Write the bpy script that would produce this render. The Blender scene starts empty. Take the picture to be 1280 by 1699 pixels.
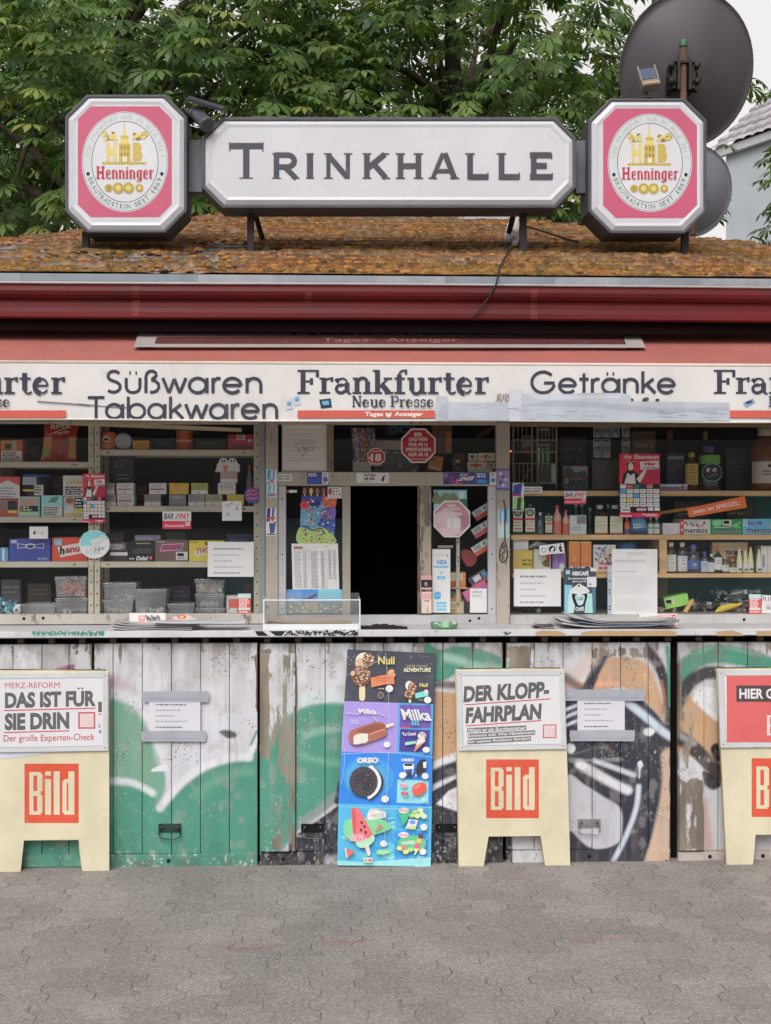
import bpy, math, random
import numpy as np
from mathutils import Vector, Matrix

SC = bpy.context.scene
COL = SC.collection
random.seed(7)
rng = np.random.default_rng(11)
PI = math.pi

# ------------------------------------------------------------------ camera, sky, sun, exposure
FPX, CPX, CPY = 2200.0, 640.0, 849.5          # focal length and centre in pixels of the 1280x1699 photograph
YAW, DIST, EYE = math.radians(2.4), 6.03, 1.60
FWD = Vector((math.sin(YAW), math.cos(YAW), 0)); RGT = Vector((math.cos(YAW), -math.sin(YAW), 0))
CAMP = Vector((-math.sin(YAW) * DIST, -math.cos(YAW) * DIST, EYE))
cd = bpy.data.cameras.new('camera'); cam = bpy.data.objects.new('camera', cd); COL.objects.link(cam)
cd.lens = FPX / 1699.0 * 36.0; cd.sensor_width = 36.0; cd.sensor_fit = 'AUTO'; cd.clip_end = 500; cd.clip_start = 0.05
cam.location = CAMP; cam.rotation_euler = (PI / 2, 0, -YAW)
SC.camera = cam
SUN_EL, SUN_AZ = math.radians(47), math.radians(196)   # azimuth from +Y, clockwise: in front of the facade, a little to the left
world = bpy.data.worlds.new('World'); SC.world = world; world.use_nodes = True
wn = world.node_tree; bg = wn.nodes['Background']; bg.inputs[1].default_value = 0.15
sky = wn.nodes.new('ShaderNodeTexSky'); sky.sky_type = 'NISHITA'; sky.sun_disc = False
sky.sun_elevation = SUN_EL; sky.sun_rotation = SUN_AZ; sky.dust_density = 7.0; sky.air_density = 1.4; sky.ozone_density = 1.0
hs = wn.nodes.new('ShaderNodeHueSaturation'); hs.inputs['Saturation'].default_value = 0.14
wn.links.new(sky.outputs[0], hs.inputs['Color']); wn.links.new(hs.outputs[0], bg.inputs[0])
sl = bpy.data.lights.new('sun', 'SUN'); sl.energy = 1.6; sl.angle = math.radians(40); sl.color = (1.0, 0.97, 0.94)
sun = bpy.data.objects.new('sun', sl); COL.objects.link(sun)
sun.rotation_euler = Vector((math.sin(SUN_AZ) * math.cos(SUN_EL), math.cos(SUN_AZ) * math.cos(SUN_EL), math.sin(SUN_EL))).to_track_quat('Z', 'Y').to_euler()
SC.view_settings.view_transform = 'Standard'; SC.view_settings.look = 'None'
SC.view_settings.exposure = -0.38; SC.view_settings.gamma = 1.0
SC.cycles.max_bounces = 8; SC.cycles.transparent_max_bounces = 16; SC.cycles.use_denoising = True
SC.cycles.sample_clamp_indirect = 4.0

# ------------------------------------------------------------------ helpers
def lin(c): return c / 12.92 if c <= 0.04045 else ((c + 0.055) / 1.055) ** 2.4
KB = 1.0   # observed colour -> own colour of things that stand in shade
def C(r, g, b, a=1.0):
 q = [lin(v / 255.0) for v in (r, g, b)]; l = 0.3 * q[0] + 0.59 * q[1] + 0.11 * q[2]
 return tuple(min((l + (v - l) * 0.94) * KB, 0.84) for v in q) + (a,)
WHITE = C(226, 225, 228); BLACK = C(24, 24, 28); DARK = C(45, 45, 52); GREY = C(120, 120, 124); LGREY = C(178, 178, 184)
CREAM = C(216, 206, 172); RED = C(196, 44, 50); REDP = C(205, 72, 70)

class Pl:
 """vertical (or leaning: Y = Y0 + Z*k) plane; pl(px,py,off) = where the sight line of that photo point meets it"""
 def __init__(s, Y0, k=0.0):
  s.Y0, s.k = Y0, k; q = math.sqrt(1 + k * k); s.n = Vector((0, -1 / q, k / q))
 def __call__(s, px, py, off=0.0):
  d = FWD + RGT * ((px - CPX) / FPX) + Vector((0, 0, -(py - CPY) / FPX))
  t = (s.Y0 + s.k * CAMP.z - CAMP.y) / (d.y - s.k * d.z)
  return CAMP + d * t + s.n * off
def PX(px, Y, py=849.5): return Pl(Y)(px, py).x
def PZ(py, Y, px=640): return Pl(Y)(px, py).z

def tag(o, label=None, cat=None, group=None, kind=None):
 if label: o['label'] = label
 if cat: o['category'] = cat
 if group: o['group'] = group
 if kind: o['kind'] = kind
 return o
def thing(name, loc, label, cat, group=None):
 o = bpy.data.objects.new(name, None); COL.objects.link(o); o.location = loc; o.empty_display_size = 0.05
 return tag(o, label, cat, group)
def world_of(o):
 return (world_of(o.parent) @ o.matrix_parent_inverse if o.parent else Matrix()) @ Matrix.Translation(o.location)
def attach(o, parent):
 o.parent = parent; o.matrix_parent_inverse = world_of(parent).inverted()
def copy_tree(o, parent=None):
 c = o.copy(); COL.objects.link(c)
 if parent: c.parent = parent
 for ch in list(o.children): copy_tree(ch, c)
 return c

class MB:
 def __init__(s): s.v = []; s.f = []; s.c = []; s.sm = []
 def add(s, vs, fs, col, smooth=False):
  o = len(s.v); s.v += [tuple(v) for v in vs]
  for f in fs: s.f.append(tuple(i + o for i in f)); s.c.append(col); s.sm.append(smooth)
 def box(s, x0, x1, y0, y1, z0, z1, col):
  v = [(x0, y0, z0), (x1, y0, z0), (x1, y1, z0), (x0, y1, z0), (x0, y0, z1), (x1, y0, z1), (x1, y1, z1), (x0, y1, z1)]
  s.add(v, [(0, 3, 2, 1), (4, 5, 6, 7), (0, 1, 5, 4), (1, 2, 6, 5), (2, 3, 7, 6), (3, 0, 4, 7)], col)
 def obox(s, mat, sx, sy, sz, col):
  v = [mat @ Vector((x * sx / 2, y * sy / 2, z * sz / 2)) for z in (-1, 1) for (x, y) in ((-1, -1), (1, -1), (1, 1), (-1, 1))]
  s.add(v, [(0, 3, 2, 1), (4, 5, 6, 7), (0, 1, 5, 4), (1, 2, 6, 5), (2, 3, 7, 6), (3, 0, 4, 7)], col)
 def prism(s, pts, ext, col, side=None):
  """closed outline (3-D points, one plane) extruded by vector ext"""
  n = len(pts); e = Vector(ext); a = [Vector(p) for p in pts]; b = [p + e for p in a]
  s.add(a + b, [tuple(range(n)), tuple(range(2 * n - 1, n - 1, -1))], col)
  s.add(a + b, [(i, (i + 1) % n, n + (i + 1) % n, n + i) for i in range(n)], side or col)
 def lathe(s, prof, c, col, n=20, cols=None, axis='Z', smooth=True, a0=0.0, a1=2 * PI):
  """prof: (radius, height); cols: colour per band"""
  full = abs(a1 - a0 - 2 * PI) < 1e-6; m = n if full else n + 1
  vs = []
  for r, h in prof:
   for i in range(m):
    a = a0 + (a1 - a0) * i / n
    p = (r * math.cos(a), r * math.sin(a), h)
    if axis == 'Y': p = (p[0], h, p[1])
    if axis == 'X': p = (h, p[0], p[1])
    vs.append((c[0] + p[0], c[1] + p[1], c[2] + p[2]))
  for k in range(len(prof) - 1):
   fs = [(k * m + i, k * m + (i + 1) % m, (k + 1) * m + (i + 1) % m, (k + 1) * m + i) for i in range(n)]
   o = len(s.v)
   if k == 0: base = o; s.v += vs
   for f in fs: s.f.append(tuple(base + i for i in f)); s.c.append(cols[k] if cols else col); s.sm.append(smooth)
 def tube(s, pts, r, col, n=8, closed=False):
  pts = [Vector(p) for p in pts]; m = len(pts); rs = r if isinstance(r, (list, tuple)) else [r] * m
  vs = []; up = Vector((0, 0, 1))
  for i, p in enumerate(pts):
   t = (pts[(i + 1) % m if closed else min(i + 1, m - 1)] - pts[(i - 1) % m if closed else max(i - 1, 0)])
   t = t.normalized() if t.length > 1e-9 else Vector((0, 0, 1))
   u = Vector((1, 0, 0)) if abs(t.x) < 0.8 else Vector((0, 1, 0))
   a = t.cross(u).normalized(); b = t.cross(a)
   for j in range(n):
    q = 2 * PI * j / n; vs.append(p + a * (rs[i] * math.cos(q)) + b * (rs[i] * math.sin(q)))
  fs = [(i * n + j, i * n + (j + 1) % n, ((i + 1) % m) * n + (j + 1) % n, ((i + 1) % m) * n + j) for i in range(m if closed else m - 1) for j in range(n)]
  if not closed: fs += [tuple(range(n)), tuple(range(m * n - 1, (m - 1) * n - 1, -1))]
  s.add(vs, fs, col, True)
 def build(s, name, mat, parent=None, origin=None, bev=0.0, label=None):
  if origin is None:
   if parent is not None: origin = (0, 0, 0)
   else:
    a = np.array(s.v); origin = ((a[:, 0].min() + a[:, 0].max()) / 2, (a[:, 1].min() + a[:, 1].max()) / 2, a[:, 2].min())
  me = bpy.data.meshes.new(name); O = Vector(origin)
  me.from_pydata([tuple(Vector(v) - O) for v in s.v], [], s.f)
  at = me.color_attributes.new('Col', 'FLOAT_COLOR', 'CORNER')
  ln = [len(f) for f in s.f]; arr = np.repeat(np.array([c if len(c) == 4 else tuple(c) + (1.0,) for c in s.c], dtype=np.float32), ln, axis=0)
  if len(arr) == len(me.loops): at.data.foreach_set('color', arr.ravel())
  me.polygons.foreach_set('use_smooth', np.array(s.sm, dtype=bool))
  me.materials.append(M[mat] if isinstance(mat, str) else mat)
  me.update()
  o = bpy.data.objects.new(name, me); COL.objects.link(o); o.location = O
  if bev > 0:
   b = o.modifiers.new('bevel', 'BEVEL'); b.width = bev; b.segments = 2; b.limit_method = 'ANGLE'; b.angle_limit = math.radians(40)
  if parent is not None: attach(o, parent)
  if label: o['label'] = label
  return o

# ------------------------------------------------------------------ lettering
_tc = {}
def textmesh(s, bold=0.0, sp=1.0):
 k = (s, bold, sp)
 if k not in _tc:
  cu = bpy.data.curves.new('t', 'FONT'); cu.body = s; cu.resolution_u = 3; cu.space_character = sp
  cu.offset = bold; cu.fill_mode = 'FRONT'
  ob = bpy.data.objects.new('t', cu); me = ob.to_mesh()
  vs = [(v.co.x, v.co.y) for v in me.vertices]; fs = [tuple(p.vertices) for p in me.polygons]
  ob.to_mesh_clear(); bpy.data.objects.remove(ob); bpy.data.curves.remove(cu)
  xs = [v[0] for v in vs] or [0, 1]; ys = [v[1] for v in vs] or [0, 1]
  x0, x1, y0, y1 = min(xs), max(xs), min(ys), max(ys)
  vs = [((x - x0) / max(x1 - x0, 1e-6), (y - y0) / max(y1 - y0, 1e-6)) for x, y in vs]
  _tc[k] = (vs, fs)
 return _tc[k]
def catmull(pts, n=6, closed=False):
 p = [Vector((a, b)) for a, b in pts]; out = []; m = len(p)
 for i in range(m if closed else m - 1):
  p0 = p[(i - 1) % m] if (closed or i > 0) else p[i]; p1 = p[i]; p2 = p[(i + 1) % m]; p3 = p[(i + 2) % m] if (closed or i + 2 < m) else p2
  for j in range(n):
   t = j / n
   q = 0.5 * ((2 * p1) + (p2 - p0) * t + (2 * p0 - 5 * p1 + 4 * p2 - p3) * t * t + (3 * p1 - p0 - 3 * p2 + p3) * t ** 3)
   out.append((q.x, q.y))
 if not closed: out.append(tuple(p[-1]))
 return out

class Art(MB):
 """flat print laid on a plane, drawn in photo pixels; every next shape lies a hair in front of the last"""
 STEP = 0.00004
 def __init__(s, pl, start=0.0):
  super().__init__(); s.pl = pl; s.off = start
 def up(s): s.off += s.STEP; return s.off
 def poly(s, pts, col, smooth_n=0):
  if smooth_n: pts = catmull(pts, smooth_n, True)
  o = s.up(); s.add([s.pl(x, y, o) for x, y in pts], [tuple(range(len(pts)))[::-1]], col)
 def rect(s, x0, y0, x1, y1, col): s.poly([(x0, y0), (x1, y0), (x1, y1), (x0, y1)], col)
 def frame(s, x0, y0, x1, y1, w, col):
  s.rect(x0, y0, x1, y0 + w, col); s.rect(x0, y1 - w, x1, y1, col); s.rect(x0, y0, x0 + w, y1, col); s.rect(x1 - w, y0, x1, y1, col)
 def ell(s, cx, cy, rx, ry, col, n=20, rot=0.0):
  cr, sr = math.cos(rot), math.sin(rot); q = []
  for i in range(n):
   a = 2 * PI * i / n; u, v = rx * math.cos(a), ry * math.sin(a); q.append((cx + u * cr - v * sr, cy + u * sr + v * cr))
  s.poly(q, col)
 def ring(s, cx, cy, rx, ry, w, col, n=48):
  o = s.up(); vs = []
  for k in (0, 1):
   for i in range(n):
    a = 2 * PI * i / n; vs.append(s.pl(cx + (rx - w * k) * math.cos(a), cy + (ry - w * k) * math.sin(a), o))
  s.add(vs, [(i, n + i, n + (i + 1) % n, (i + 1) % n) for i in range(n)], col)
 def line(s, pts, w, col, sm=0):
  if sm: pts = catmull(pts, sm)
  n = len(pts); L = []; R = []
  for i in range(n):
   a = pts[max(i - 1, 0)]; b = pts[min(i + 1, n - 1)]; dx, dy = b[0] - a[0], b[1] - a[1]; q = math.hypot(dx, dy) or 1
   ww = (w[i] if isinstance(w, (list, tuple)) else w) / 2
   L.append((pts[i][0] - dy / q * ww, pts[i][1] + dx / q * ww)); R.append((pts[i][0] + dy / q * ww, pts[i][1] - dx / q * ww))
  o = s.up()
  s.add([s.pl(x, y, o) for x, y in L + R], [(i, i + 1, n + i + 1, n + i) for i in range(n - 1)], col)
 def text(s, t, x0, y0, x1, y1, col, bold=0.0, shear=0.0, dy=0.0, sp=1.0, arch=None):
  """text stretched to the pixel box (top y0, base y1); shear slants it, dy lowers its right end"""
  vs, fs = textmesh(t, bold, sp); o = s.up(); q = []
  for u, v in vs:
   y = y1 + (y0 - y1) * v + dy * u
   q.append(s.pl(x0 + (x1 - x0) * u + shear * (v - 0.5) * (y1 - y0), y, o))
  s.add(q, fs, col)
 def words(s, x0, y0, x1, h, col, fill=1.0, seed=None, dy=0.0):
  """one line of print too small to read"""
  r = random.Random(seed if seed is not None else (x0 * 31 + y0 * 17)); x = x0; end = x0 + (x1 - x0) * fill
  o = s.up()
  while x < end - 0.5:
   w = min(r.uniform(2.0, 6.5) * h / 2.2, end - x); yy = y0 + dy * (x - x0) / max(x1 - x0, 1)
   hh = h * r.uniform(0.75, 1.0)
   s.add([s.pl(a, b, o) for a, b in ((x, yy), (x + w, yy), (x + w, yy + hh), (x, yy + hh))], [(3, 2, 1, 0)], col)
   x += w + h * 0.45
 def slab(s, pts, th, col, side=None):
  a = [s.pl(x, y, 0) for x, y in pts]; s.prism(a[::-1], -s.pl.n * th, col, side)

# stroke glyphs: box 0..1 x 0..1 (y up); each entry a polyline (points) with a weight class: S stem, T thin, E serif
def arc(cx, cy, rx, ry, a0, a1, n=12): return [(cx + rx * math.cos(math.radians(a0 + (a1 - a0) * i / n)), cy + ry * math.sin(math.radians(a0 + (a1 - a0) * i / n))) for i in range(n + 1)]
GL = {  # slab serif: advance width, strokes
 'F': (0.86, [('S', [(.24, 0), (.24, 1)]), ('T', [(.02, .97), (.82, .97)]), ('T', [(.24, .52), (.58, .52)]), ('T', [(.02, .03), (.50, .03)]), ('M', [(.80, 1), (.80, .70)]), ('M', [(.57, .66), (.57, .38)])]),
 'r': (0.60, [('S', [(.20, 0), (.20, .66)]), ('T', [(.02, .03), (.44, .03)]), ('T', [(.02, .64), (.26, .64)]), ('T', arc(.44, .42, .22, .22, 170, 70)), ('S', [(.46, .60), (.56, .60)])]),
 'a': (0.70, [('S', [(.50, .05), (.50, .46)]), ('T', arc(.31, .46, .19, .18, 0, 160)), ('S', arc(.13, .53, .03, .02, 0, 180)), ('M', arc(.26, .20, .18, .17, 60, 330)), ('T', [(.35, .36), (.50, .40)]), ('T', arc(.62, .12, .12, .12, 180, 290))]),
 'n': (0.80, [('S', [(.19, 0), (.19, .66)]), ('T', [(.01, .03), (.36, .03)]), ('T', [(.02, .64), (.24, .64)]), ('M', arc(.41, .46, .18, .20, 160, 20)), ('S', [(.60, 0), (.60, .52)]), ('T', [(.42, .03), (.78, .03)])]),
 'k': (0.82, [('S', [(.19, 0), (.19, 1)]), ('T', [(.01, .03), (.37, .03)]), ('T', [(.01, .97), (.24, .97)]), ('T', [(.24, .26), (.58, .62)]), ('S', [(.38, .36), (.64, .03)]), ('T', [(.46, .03), (.81, .03)]), ('T', [(.43, .64), (.76, .64)])]),
 'f': (0.52, [('S', [(.22, 0), (.22, .80)]), ('T', [(.02, .03), (.45, .03)]), ('T', [(.03, .64), (.44, .64)]), ('T', arc(.40, .80, .18, .18, 180, 50)), ('S', [(.44, .92), (.53, .92)])]),
 'u': (0.80, [('S', [(.19, .16), (.19, .66)]), ('T', [(.01, .64), (.24, .64)]), ('M', arc(.37, .20, .18, .20, 190, 345)), ('S', [(.59, 0), (.59, .66)]), ('T', [(.42, .64), (.62, .64)]), ('T', [(.59, .03), (.78, .03)])]),
 't': (0.52, [('S', [(.22, .14), (.22, .88)]), ('T', [(.02, .64), (.46, .64)]), ('T', arc(.37, .16, .15, .15, 180, 330))]),
 'e': (0.72, [('S', arc(.34, .32, .24, .30, 90, 270)), ('T', arc(.34, .33, .25, .31, 0, 90)), ('T', [(.12, .34), (.60, .34)]), ('T', arc(.36, .32, .26, .30, 270, 330))]),
 'N': (0.95, [('M', [(.17, 0), (.17, 1)]), ('S', [(.20, .97), (.74, .03)]), ('M', [(.76, 0), (.76, 1)]), ('T', [(.01, .03), (.34, .03)]), ('T', [(.02, .97), (.26, .97)]), ('T', [(.60, .97), (.93, .97)])]),
 'P': (0.82, [('S', [(.20, 0), (.20, 1)]), ('T', [(.01, .03), (.42, .03)]), ('T', [(.01, .97), (.48, .97)]), ('M', arc(.46, .72, .26, .25, 90, -90)), ('T', [(.20, .47), (.48, .47)])]),
 's': (0.60, [('M', arc(.29, .49, .19, .16, 20, 240)), ('M', arc(.29, .17, .20, .16, 80, -160)), ('T', [(.48, .46), (.48, .66)]), ('T', [(.08, 0), (.08, .2)])]),
 ' ': (0.34, []),
 'gS': (.62, [('T', arc(.31, .745, .20, .21, 30, 250)), ('T', arc(.29, .27, .23, .235, 75, -140)), ('T', [(.24, .55), (.35, .50)])]),
 'gu': (.66, [('T', [(.10, .66), (.10, .26), (.13, .13), (.22, .04), (.33, .015), (.45, .05), (.53, .13), (.56, .26), (.56, .66)]), ('D', [(.20, .88), (.25, .88)]), ('D', [(.41, .88), (.46, .88)])]),
 'gz': (.62, [('T', [(.10, 0), (.10, .72), (.13, .86), (.22, .95), (.33, .96), (.43, .88), (.44, .76), (.38, .66), (.28, .60)]), ('T', [(.28, .58), (.42, .52), (.52, .40), (.53, .22), (.45, .08), (.32, .03), (.24, .04)])]),
 'gw': (.86, [('T', [(.04, .66), (.25, .0)]), ('T', [(.25, .0), (.43, .62)]), ('T', [(.43, .62), (.61, .0)]), ('T', [(.61, .0), (.82, .66)])]),
 'ga': (.76, [('T', arc(.35, .33, .28, .32, 0, 360, 22)), ('T', [(.66, .0), (.66, .66)])]),
 'gA': (.76, [('T', arc(.35, .33, .28, .32, 0, 360, 22)), ('T', [(.66, .0), (.66, .66)]), ('D', [(.21, .88), (.27, .88)]), ('D', [(.43, .88), (.49, .88)])]),
 'gr': (.40, [('T', [(.10, 0), (.10, .66)]), ('T', [(.10, .42), (.15, .57), (.25, .645), (.36, .63)])]),
 'ge': (.74, [('T', arc(.35, .33, .29, .32, 0, 322, 20)), ('T', [(.06, .335), (.64, .335)])]),
 'gn': (.66, [('T', [(.10, 0), (.10, .66)]), ('T', [(.10, .38), (.13, .52), (.22, .62), (.33, .645), (.45, .61), (.53, .52), (.56, .38), (.56, 0)])]),
 'gT': (.60, [('T', [(.30, 0), (.30, .97)]), ('T', [(.0, .955), (.60, .955)])]),
 'gb': (.76, [('T', [(.10, 0), (.10, 1)]), ('T', arc(.41, .33, .28, .32, 0, 360, 22))]),
 'gk': (.60, [('T', [(.10, 0), (.10, 1)]), ('T', [(.13, .30), (.48, .65)]), ('T', [(.24, .40), (.55, .0)])]),
 'gG': (1.0, [('T', arc(.47, .49, .41, .48, 42, 348, 24)), ('T', [(.50, .46), (.88, .46)])]),
 'gt': (.40, [('T', [(.20, 0), (.20, .90)]), ('T', [(.03, .64), (.37, .64)])]),
 # copperplate capitals
 'cT': (1, [('S', [(.5, 0), (.5, 1)]), ('S', [(.0, .93), (1, .93)]), ('E', [(.30, .015), (.70, .015)]), ('E', [(.02, 1.04), (.02, .77)]), ('E', [(.98, 1.04), (.98, .77)])]),
 'cR': (1, [('S', [(.17, 0), (.17, 1)]), ('S', [(.1, .93), (.6, .93)]), ('S', arc(.58, .70, .26, .235, 92, -92)), ('S', [(.17, .46), (.6, .46)]), ('S', [(.50, .44), (.92, 0)]), ('E', [(.0, .02), (.34, .02)]), ('E', [(.0, .98), (.3, .98)]), ('E', [(.74, .02), (1.04, .02)])]),
 'cI': (1, [('I', [(.5, 0), (.5, 1)]), ('E', [(-.05, .02), (1.05, .02)]), ('E', [(-.05, .98), (1.05, .98)])]),
 'cN': (1, [('M', [(.16, 0), (.16, 1)]), ('S', [(.14, .95), (.84, .05)]), ('M', [(.86, 0), (.86, 1)]), ('E', [(.0, .02), (.32, .02)]), ('E', [(.0, .98), (.28, .98)]), ('E', [(.72, .98), (1.02, .98)])]),
 'cK': (1, [('S', [(.16, 0), (.16, 1)]), ('S', [(.2, .42), (.84, .97)]), ('S', [(.42, .58), (.88, .03)]), ('E', [(.0, .02), (.33, .02)]), ('E', [(.0, .98), (.33, .98)]), ('E', [(.72, .02), (1.04, .02)]), ('E', [(.68, .98), (1.0, .98)])]),
 'cH': (1, [('S', [(.17, 0), (.17, 1)]), ('S', [(.83, 0), (.83, 1)]), ('S', [(.17, .5), (.83, .5)]), ('E', [(.0, .02), (.34, .02)]), ('E', [(.0, .98), (.34, .98)]), ('E', [(.66, .02), (1., .02)]), ('E', [(.66, .98), (1., .98)])]),
 'cA': (1, [('M', [(.10, .0), (.47, 1)]), ('S', [(.53, 1), (.88, .0)]), ('M', [(.24, .30), (.74, .30)]), ('E', [(-.04, .02), (.26, .02)]), ('E', [(.72, .02), (1.04, .02)])]),
 'cL': (1, [('S', [(.2, 0), (.2, 1)]), ('S', [(.1, .07), (.95, .07)]), ('E', [(.0, .98), (.4, .98)]), ('E', [(.96, -.0), (.96, .24)])]),
 'cE': (1, [('S', [(.2, 0), (.2, 1)]), ('S', [(.05, .07), (.95, .07)]), ('S', [(.05, .93), (.92, .93)]), ('S', [(.2, .51), (.7, .51)]), ('E', [(.97, .0), (.97, .22)]), ('E', [(.94, 1.), (.94, .78)]), ('E', [(.72, .40), (.72, .62)])]),
 # black letter
 'bH': (0.70, [('S', [(.15, .02), (.15, .98)]), ('S', [(.52, .02), (.52, .98)]), ('S', [(.15, .52), (.52, .52)]), ('M', [(.02, .03), (.28, .03)]), ('M', [(.02, .97), (.28, .97)]), ('M', [(.40, .03), (.66, .03)]), ('M', [(.40, .97), (.66, .97)])]),
 'be': (0.46, [('S', [(.12, .08), (.12, .60)]), ('M', [(.12, .60), (.24, .70), (.36, .58)]), ('M', [(.36, .58), (.34, .42), (.14, .32)]), ('M', [(.12, .10), (.24, .0), (.40, .10)])]),
 'bn': (0.52, [('S', [(.12, .02), (.12, .68)]), ('S', [(.38, .02), (.38, .58)]), ('M', [(.12, .56), (.26, .70), (.38, .56)]), ('M', [(.04, .05), (.2, .05)]), ('M', [(.30, .05), (.47, .05)]), ('M', [(.03, .62), (.16, .70)])]),
 'bi': (0.27, [('S', [(.12, .02), (.12, .66)]), ('M', [(.04, .05), (.22, .05)]), ('M', [(.03, .62), (.16, .70)]), ('M', [(.07, .84), (.19, .92)])]),
 'bg': (0.50, [('S', [(.12, .10), (.12, .60)]), ('M', [(.12, .60), (.24, .70), (.38, .60)]), ('S', [(.36, -.14), (.36, .62)]), ('M', [(.12, .10), (.24, .0), (.36, .10)]), ('M', [(.36, -.12), (.2, -.22), (.04, -.14)]), ('M', [(.36, .62), (.47, .70)])]),
 'br': (0.38, [('S', [(.12, .02), (.12, .66)]), ('M', [(.04, .05), (.22, .05)]), ('M', [(.03, .62), (.14, .70)]), ('M', [(.14, .56), (.24, .68), (.34, .60)])]),
}
def glyph(a, key, x0, y0, x1, y1, col, W, dy=0.0):
 """W: weight classes in pixels. Strokes of one letter share the letter's own print, each a hair apart"""
 for wc, pts in GL[key][1]:
  a.line([(x0 + (x1 - x0) * x, y1 + (y0 - y1) * y + dy) for x, y in pts], W[wc], col)
def word(a, keys, x0, y0, x1, y1, col, W, dy=0.0):
 tot = sum(GL[k][0] for k in keys); x = x0; sx = (x1 - x0) / tot
 for k in keys:
  glyph(a, k, x, y0, x + sx, y1, col, W, dy * (x - x0) / (x1 - x0)); x += GL[k][0] * sx

# ------------------------------------------------------------------ noise for painted / grown surfaces
def vnoise(x, y, seed=0):
 xi = np.floor(x).astype(np.int64); yi = np.floor(y).astype(np.int64); xf = x - xi; yf = y - yi
 def h(a, b):
  n = (a * 374761393 + b * 668265263 + seed * 974711) & 0x7fffffff
  n = ((n ^ (n >> 13)) * 1274126177) & 0x7fffffff
  return ((n ^ (n >> 16)) & 0xffff) / 65535.0
 u = xf * xf * (3 - 2 * xf); v = yf * yf * (3 - 2 * yf)
 return (h(xi, yi) * (1 - u) + h(xi + 1, yi) * u) * (1 - v) + (h(xi, yi + 1) * (1 - u) + h(xi + 1, yi + 1) * u) * v
def fbm(x, y, seed=0, o=4):
 s = 0; a = 0.5; t = 0
 for i in range(o): s = s + a * vnoise(x * 2 ** i, y * 2 ** i, seed + i * 17); t += a; a *= 0.5
 return s / t
def sstep(e0, e1, x): t = np.clip((x - e0) / (e1 - e0), 0, 1); return t * t * (3 - 2 * t)

# ------------------------------------------------------------------ materials
M = {}
def mat(key, rough=0.6, var=0.10, vs=8.0, bump=0.0, bs=40.0, metal=0.0, spec=0.4, dirt=0.0, dirtcol=(0.12, 0.10, 0.08), stretch=(1, 1, 1), coat=0.0, wear=False, grain=0.0):
 m = bpy.data.materials.new(key); m.use_nodes = True; nt = m.node_tree; b = nt.nodes['Principled BSDF']; L = nt.links.new
 at = nt.nodes.new('ShaderNodeAttribute'); at.attribute_name = 'Col'
 tc = nt.nodes.new('ShaderNodeTexCoord'); mp = nt.nodes.new('ShaderNodeMapping'); mp.inputs['Scale'].default_value = stretch
 g = nt.nodes.new('ShaderNodeNewGeometry'); L(g.outputs['Position'], mp.inputs['Vector'])
 def noise(sc, det=4, r=0.55):
  n = nt.nodes.new('ShaderNodeTexNoise'); n.inputs['Scale'].default_value = sc; n.inputs['Detail'].default_value = det; n.inputs['Roughness'].default_value = r
  L(mp.outputs[0], n.inputs['Vector']); return n
 def ramp(src, a, b_, lo=0.0, hi=1.0):
  r = nt.nodes.new('ShaderNodeMapRange'); r.interpolation_type = 'SMOOTHSTEP'
  for i, v in ((1, a), (2, b_), (3, lo), (4, hi)): r.inputs[i].default_value = v
  L(src, r.inputs[0]); return r.outputs[0]
 def mix(fac, a, b_, mode='MIX'):
  x = nt.nodes.new('ShaderNodeMix'); x.data_type = 'RGBA'; x.blend_type = mode
  if isinstance(fac, float): x.inputs[0].default_value = fac
  else: L(fac, x.inputs[0])
  for i, v in ((6, a), (7, b_)):
   if isinstance(v, tuple): x.inputs[i].default_value = v
   else: L(v, x.inputs[i])
  return x.outputs[2]
 col = at.outputs['Color']
 n1 = noise(vs, 5)
 v = ramp(n1.outputs[0], 0.25, 0.75, 1 - var, 1 + var * 0.4)
 cc = nt.nodes.new('ShaderNodeCombineColor')
 for i in range(3): L(v, cc.inputs[i])
 col = mix(1.0, col, cc.outputs[0], 'MULTIPLY')
 if grain > 0:
  n3 = noise(220.0, 2); vg = ramp(n3.outputs[0], 0.3, 0.7, 1 - grain, 1 + grain)
  c3 = nt.nodes.new('ShaderNodeCombineColor')
  for i in range(3): L(vg, c3.inputs[i])
  col = mix(1.0, col, c3.outputs[0], 'MULTIPLY')
 if dirt > 0:
  n2 = noise(vs * 2.3, 6, 0.7); f = ramp(n2.outputs[0], 0.52, 0.74, 0.0, dirt)
  col = mix(f, col, tuple(dirtcol) + (1,))
 if wear:   # flaking paint: alpha of the paint is how sound it is
  n4 = noise(24.0, 7, 0.72)
  add = nt.nodes.new('ShaderNodeMath'); add.operation = 'SUBTRACT'; L(n4.outputs[0], add.inputs[0]); L(at.outputs['Alpha'], add.inputs[1])
  f = ramp(add.outputs[0], -0.03, 0.03)
  n5 = noise(9.0, 4); wood = mix(ramp(n5.outputs[0], 0.35, 0.65), (0.32, 0.27, 0.22, 1), (0.17, 0.14, 0.115, 1))
  col = mix(f, col, wood)
 L(col, b.inputs['Base Color'])
 b.inputs['Roughness'].default_value = rough; b.inputs['Metallic'].default_value = metal; b.inputs['Specular IOR Level'].default_value = spec
 if coat: b.inputs['Coat Weight'].default_value = coat; b.inputs['Coat Roughness'].default_value = 0.1
 rr = ramp(n1.outputs[0], 0.3, 0.7, max(rough - 0.12, 0.03), min(rough + 0.12, 1)); L(rr, b.inputs['Roughness'])
 if bump > 0:
  bp = nt.nodes.new('ShaderNodeBump'); bp.inputs['Strength'].default_value = bump; bp.inputs['Distance'].default_value = 0.004
  nb = noise(bs, 5, 0.6); L(nb.outputs[0], bp.inputs['Height']); L(bp.outputs[0], b.inputs['Normal'])
 M[key] = m; return m
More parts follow.
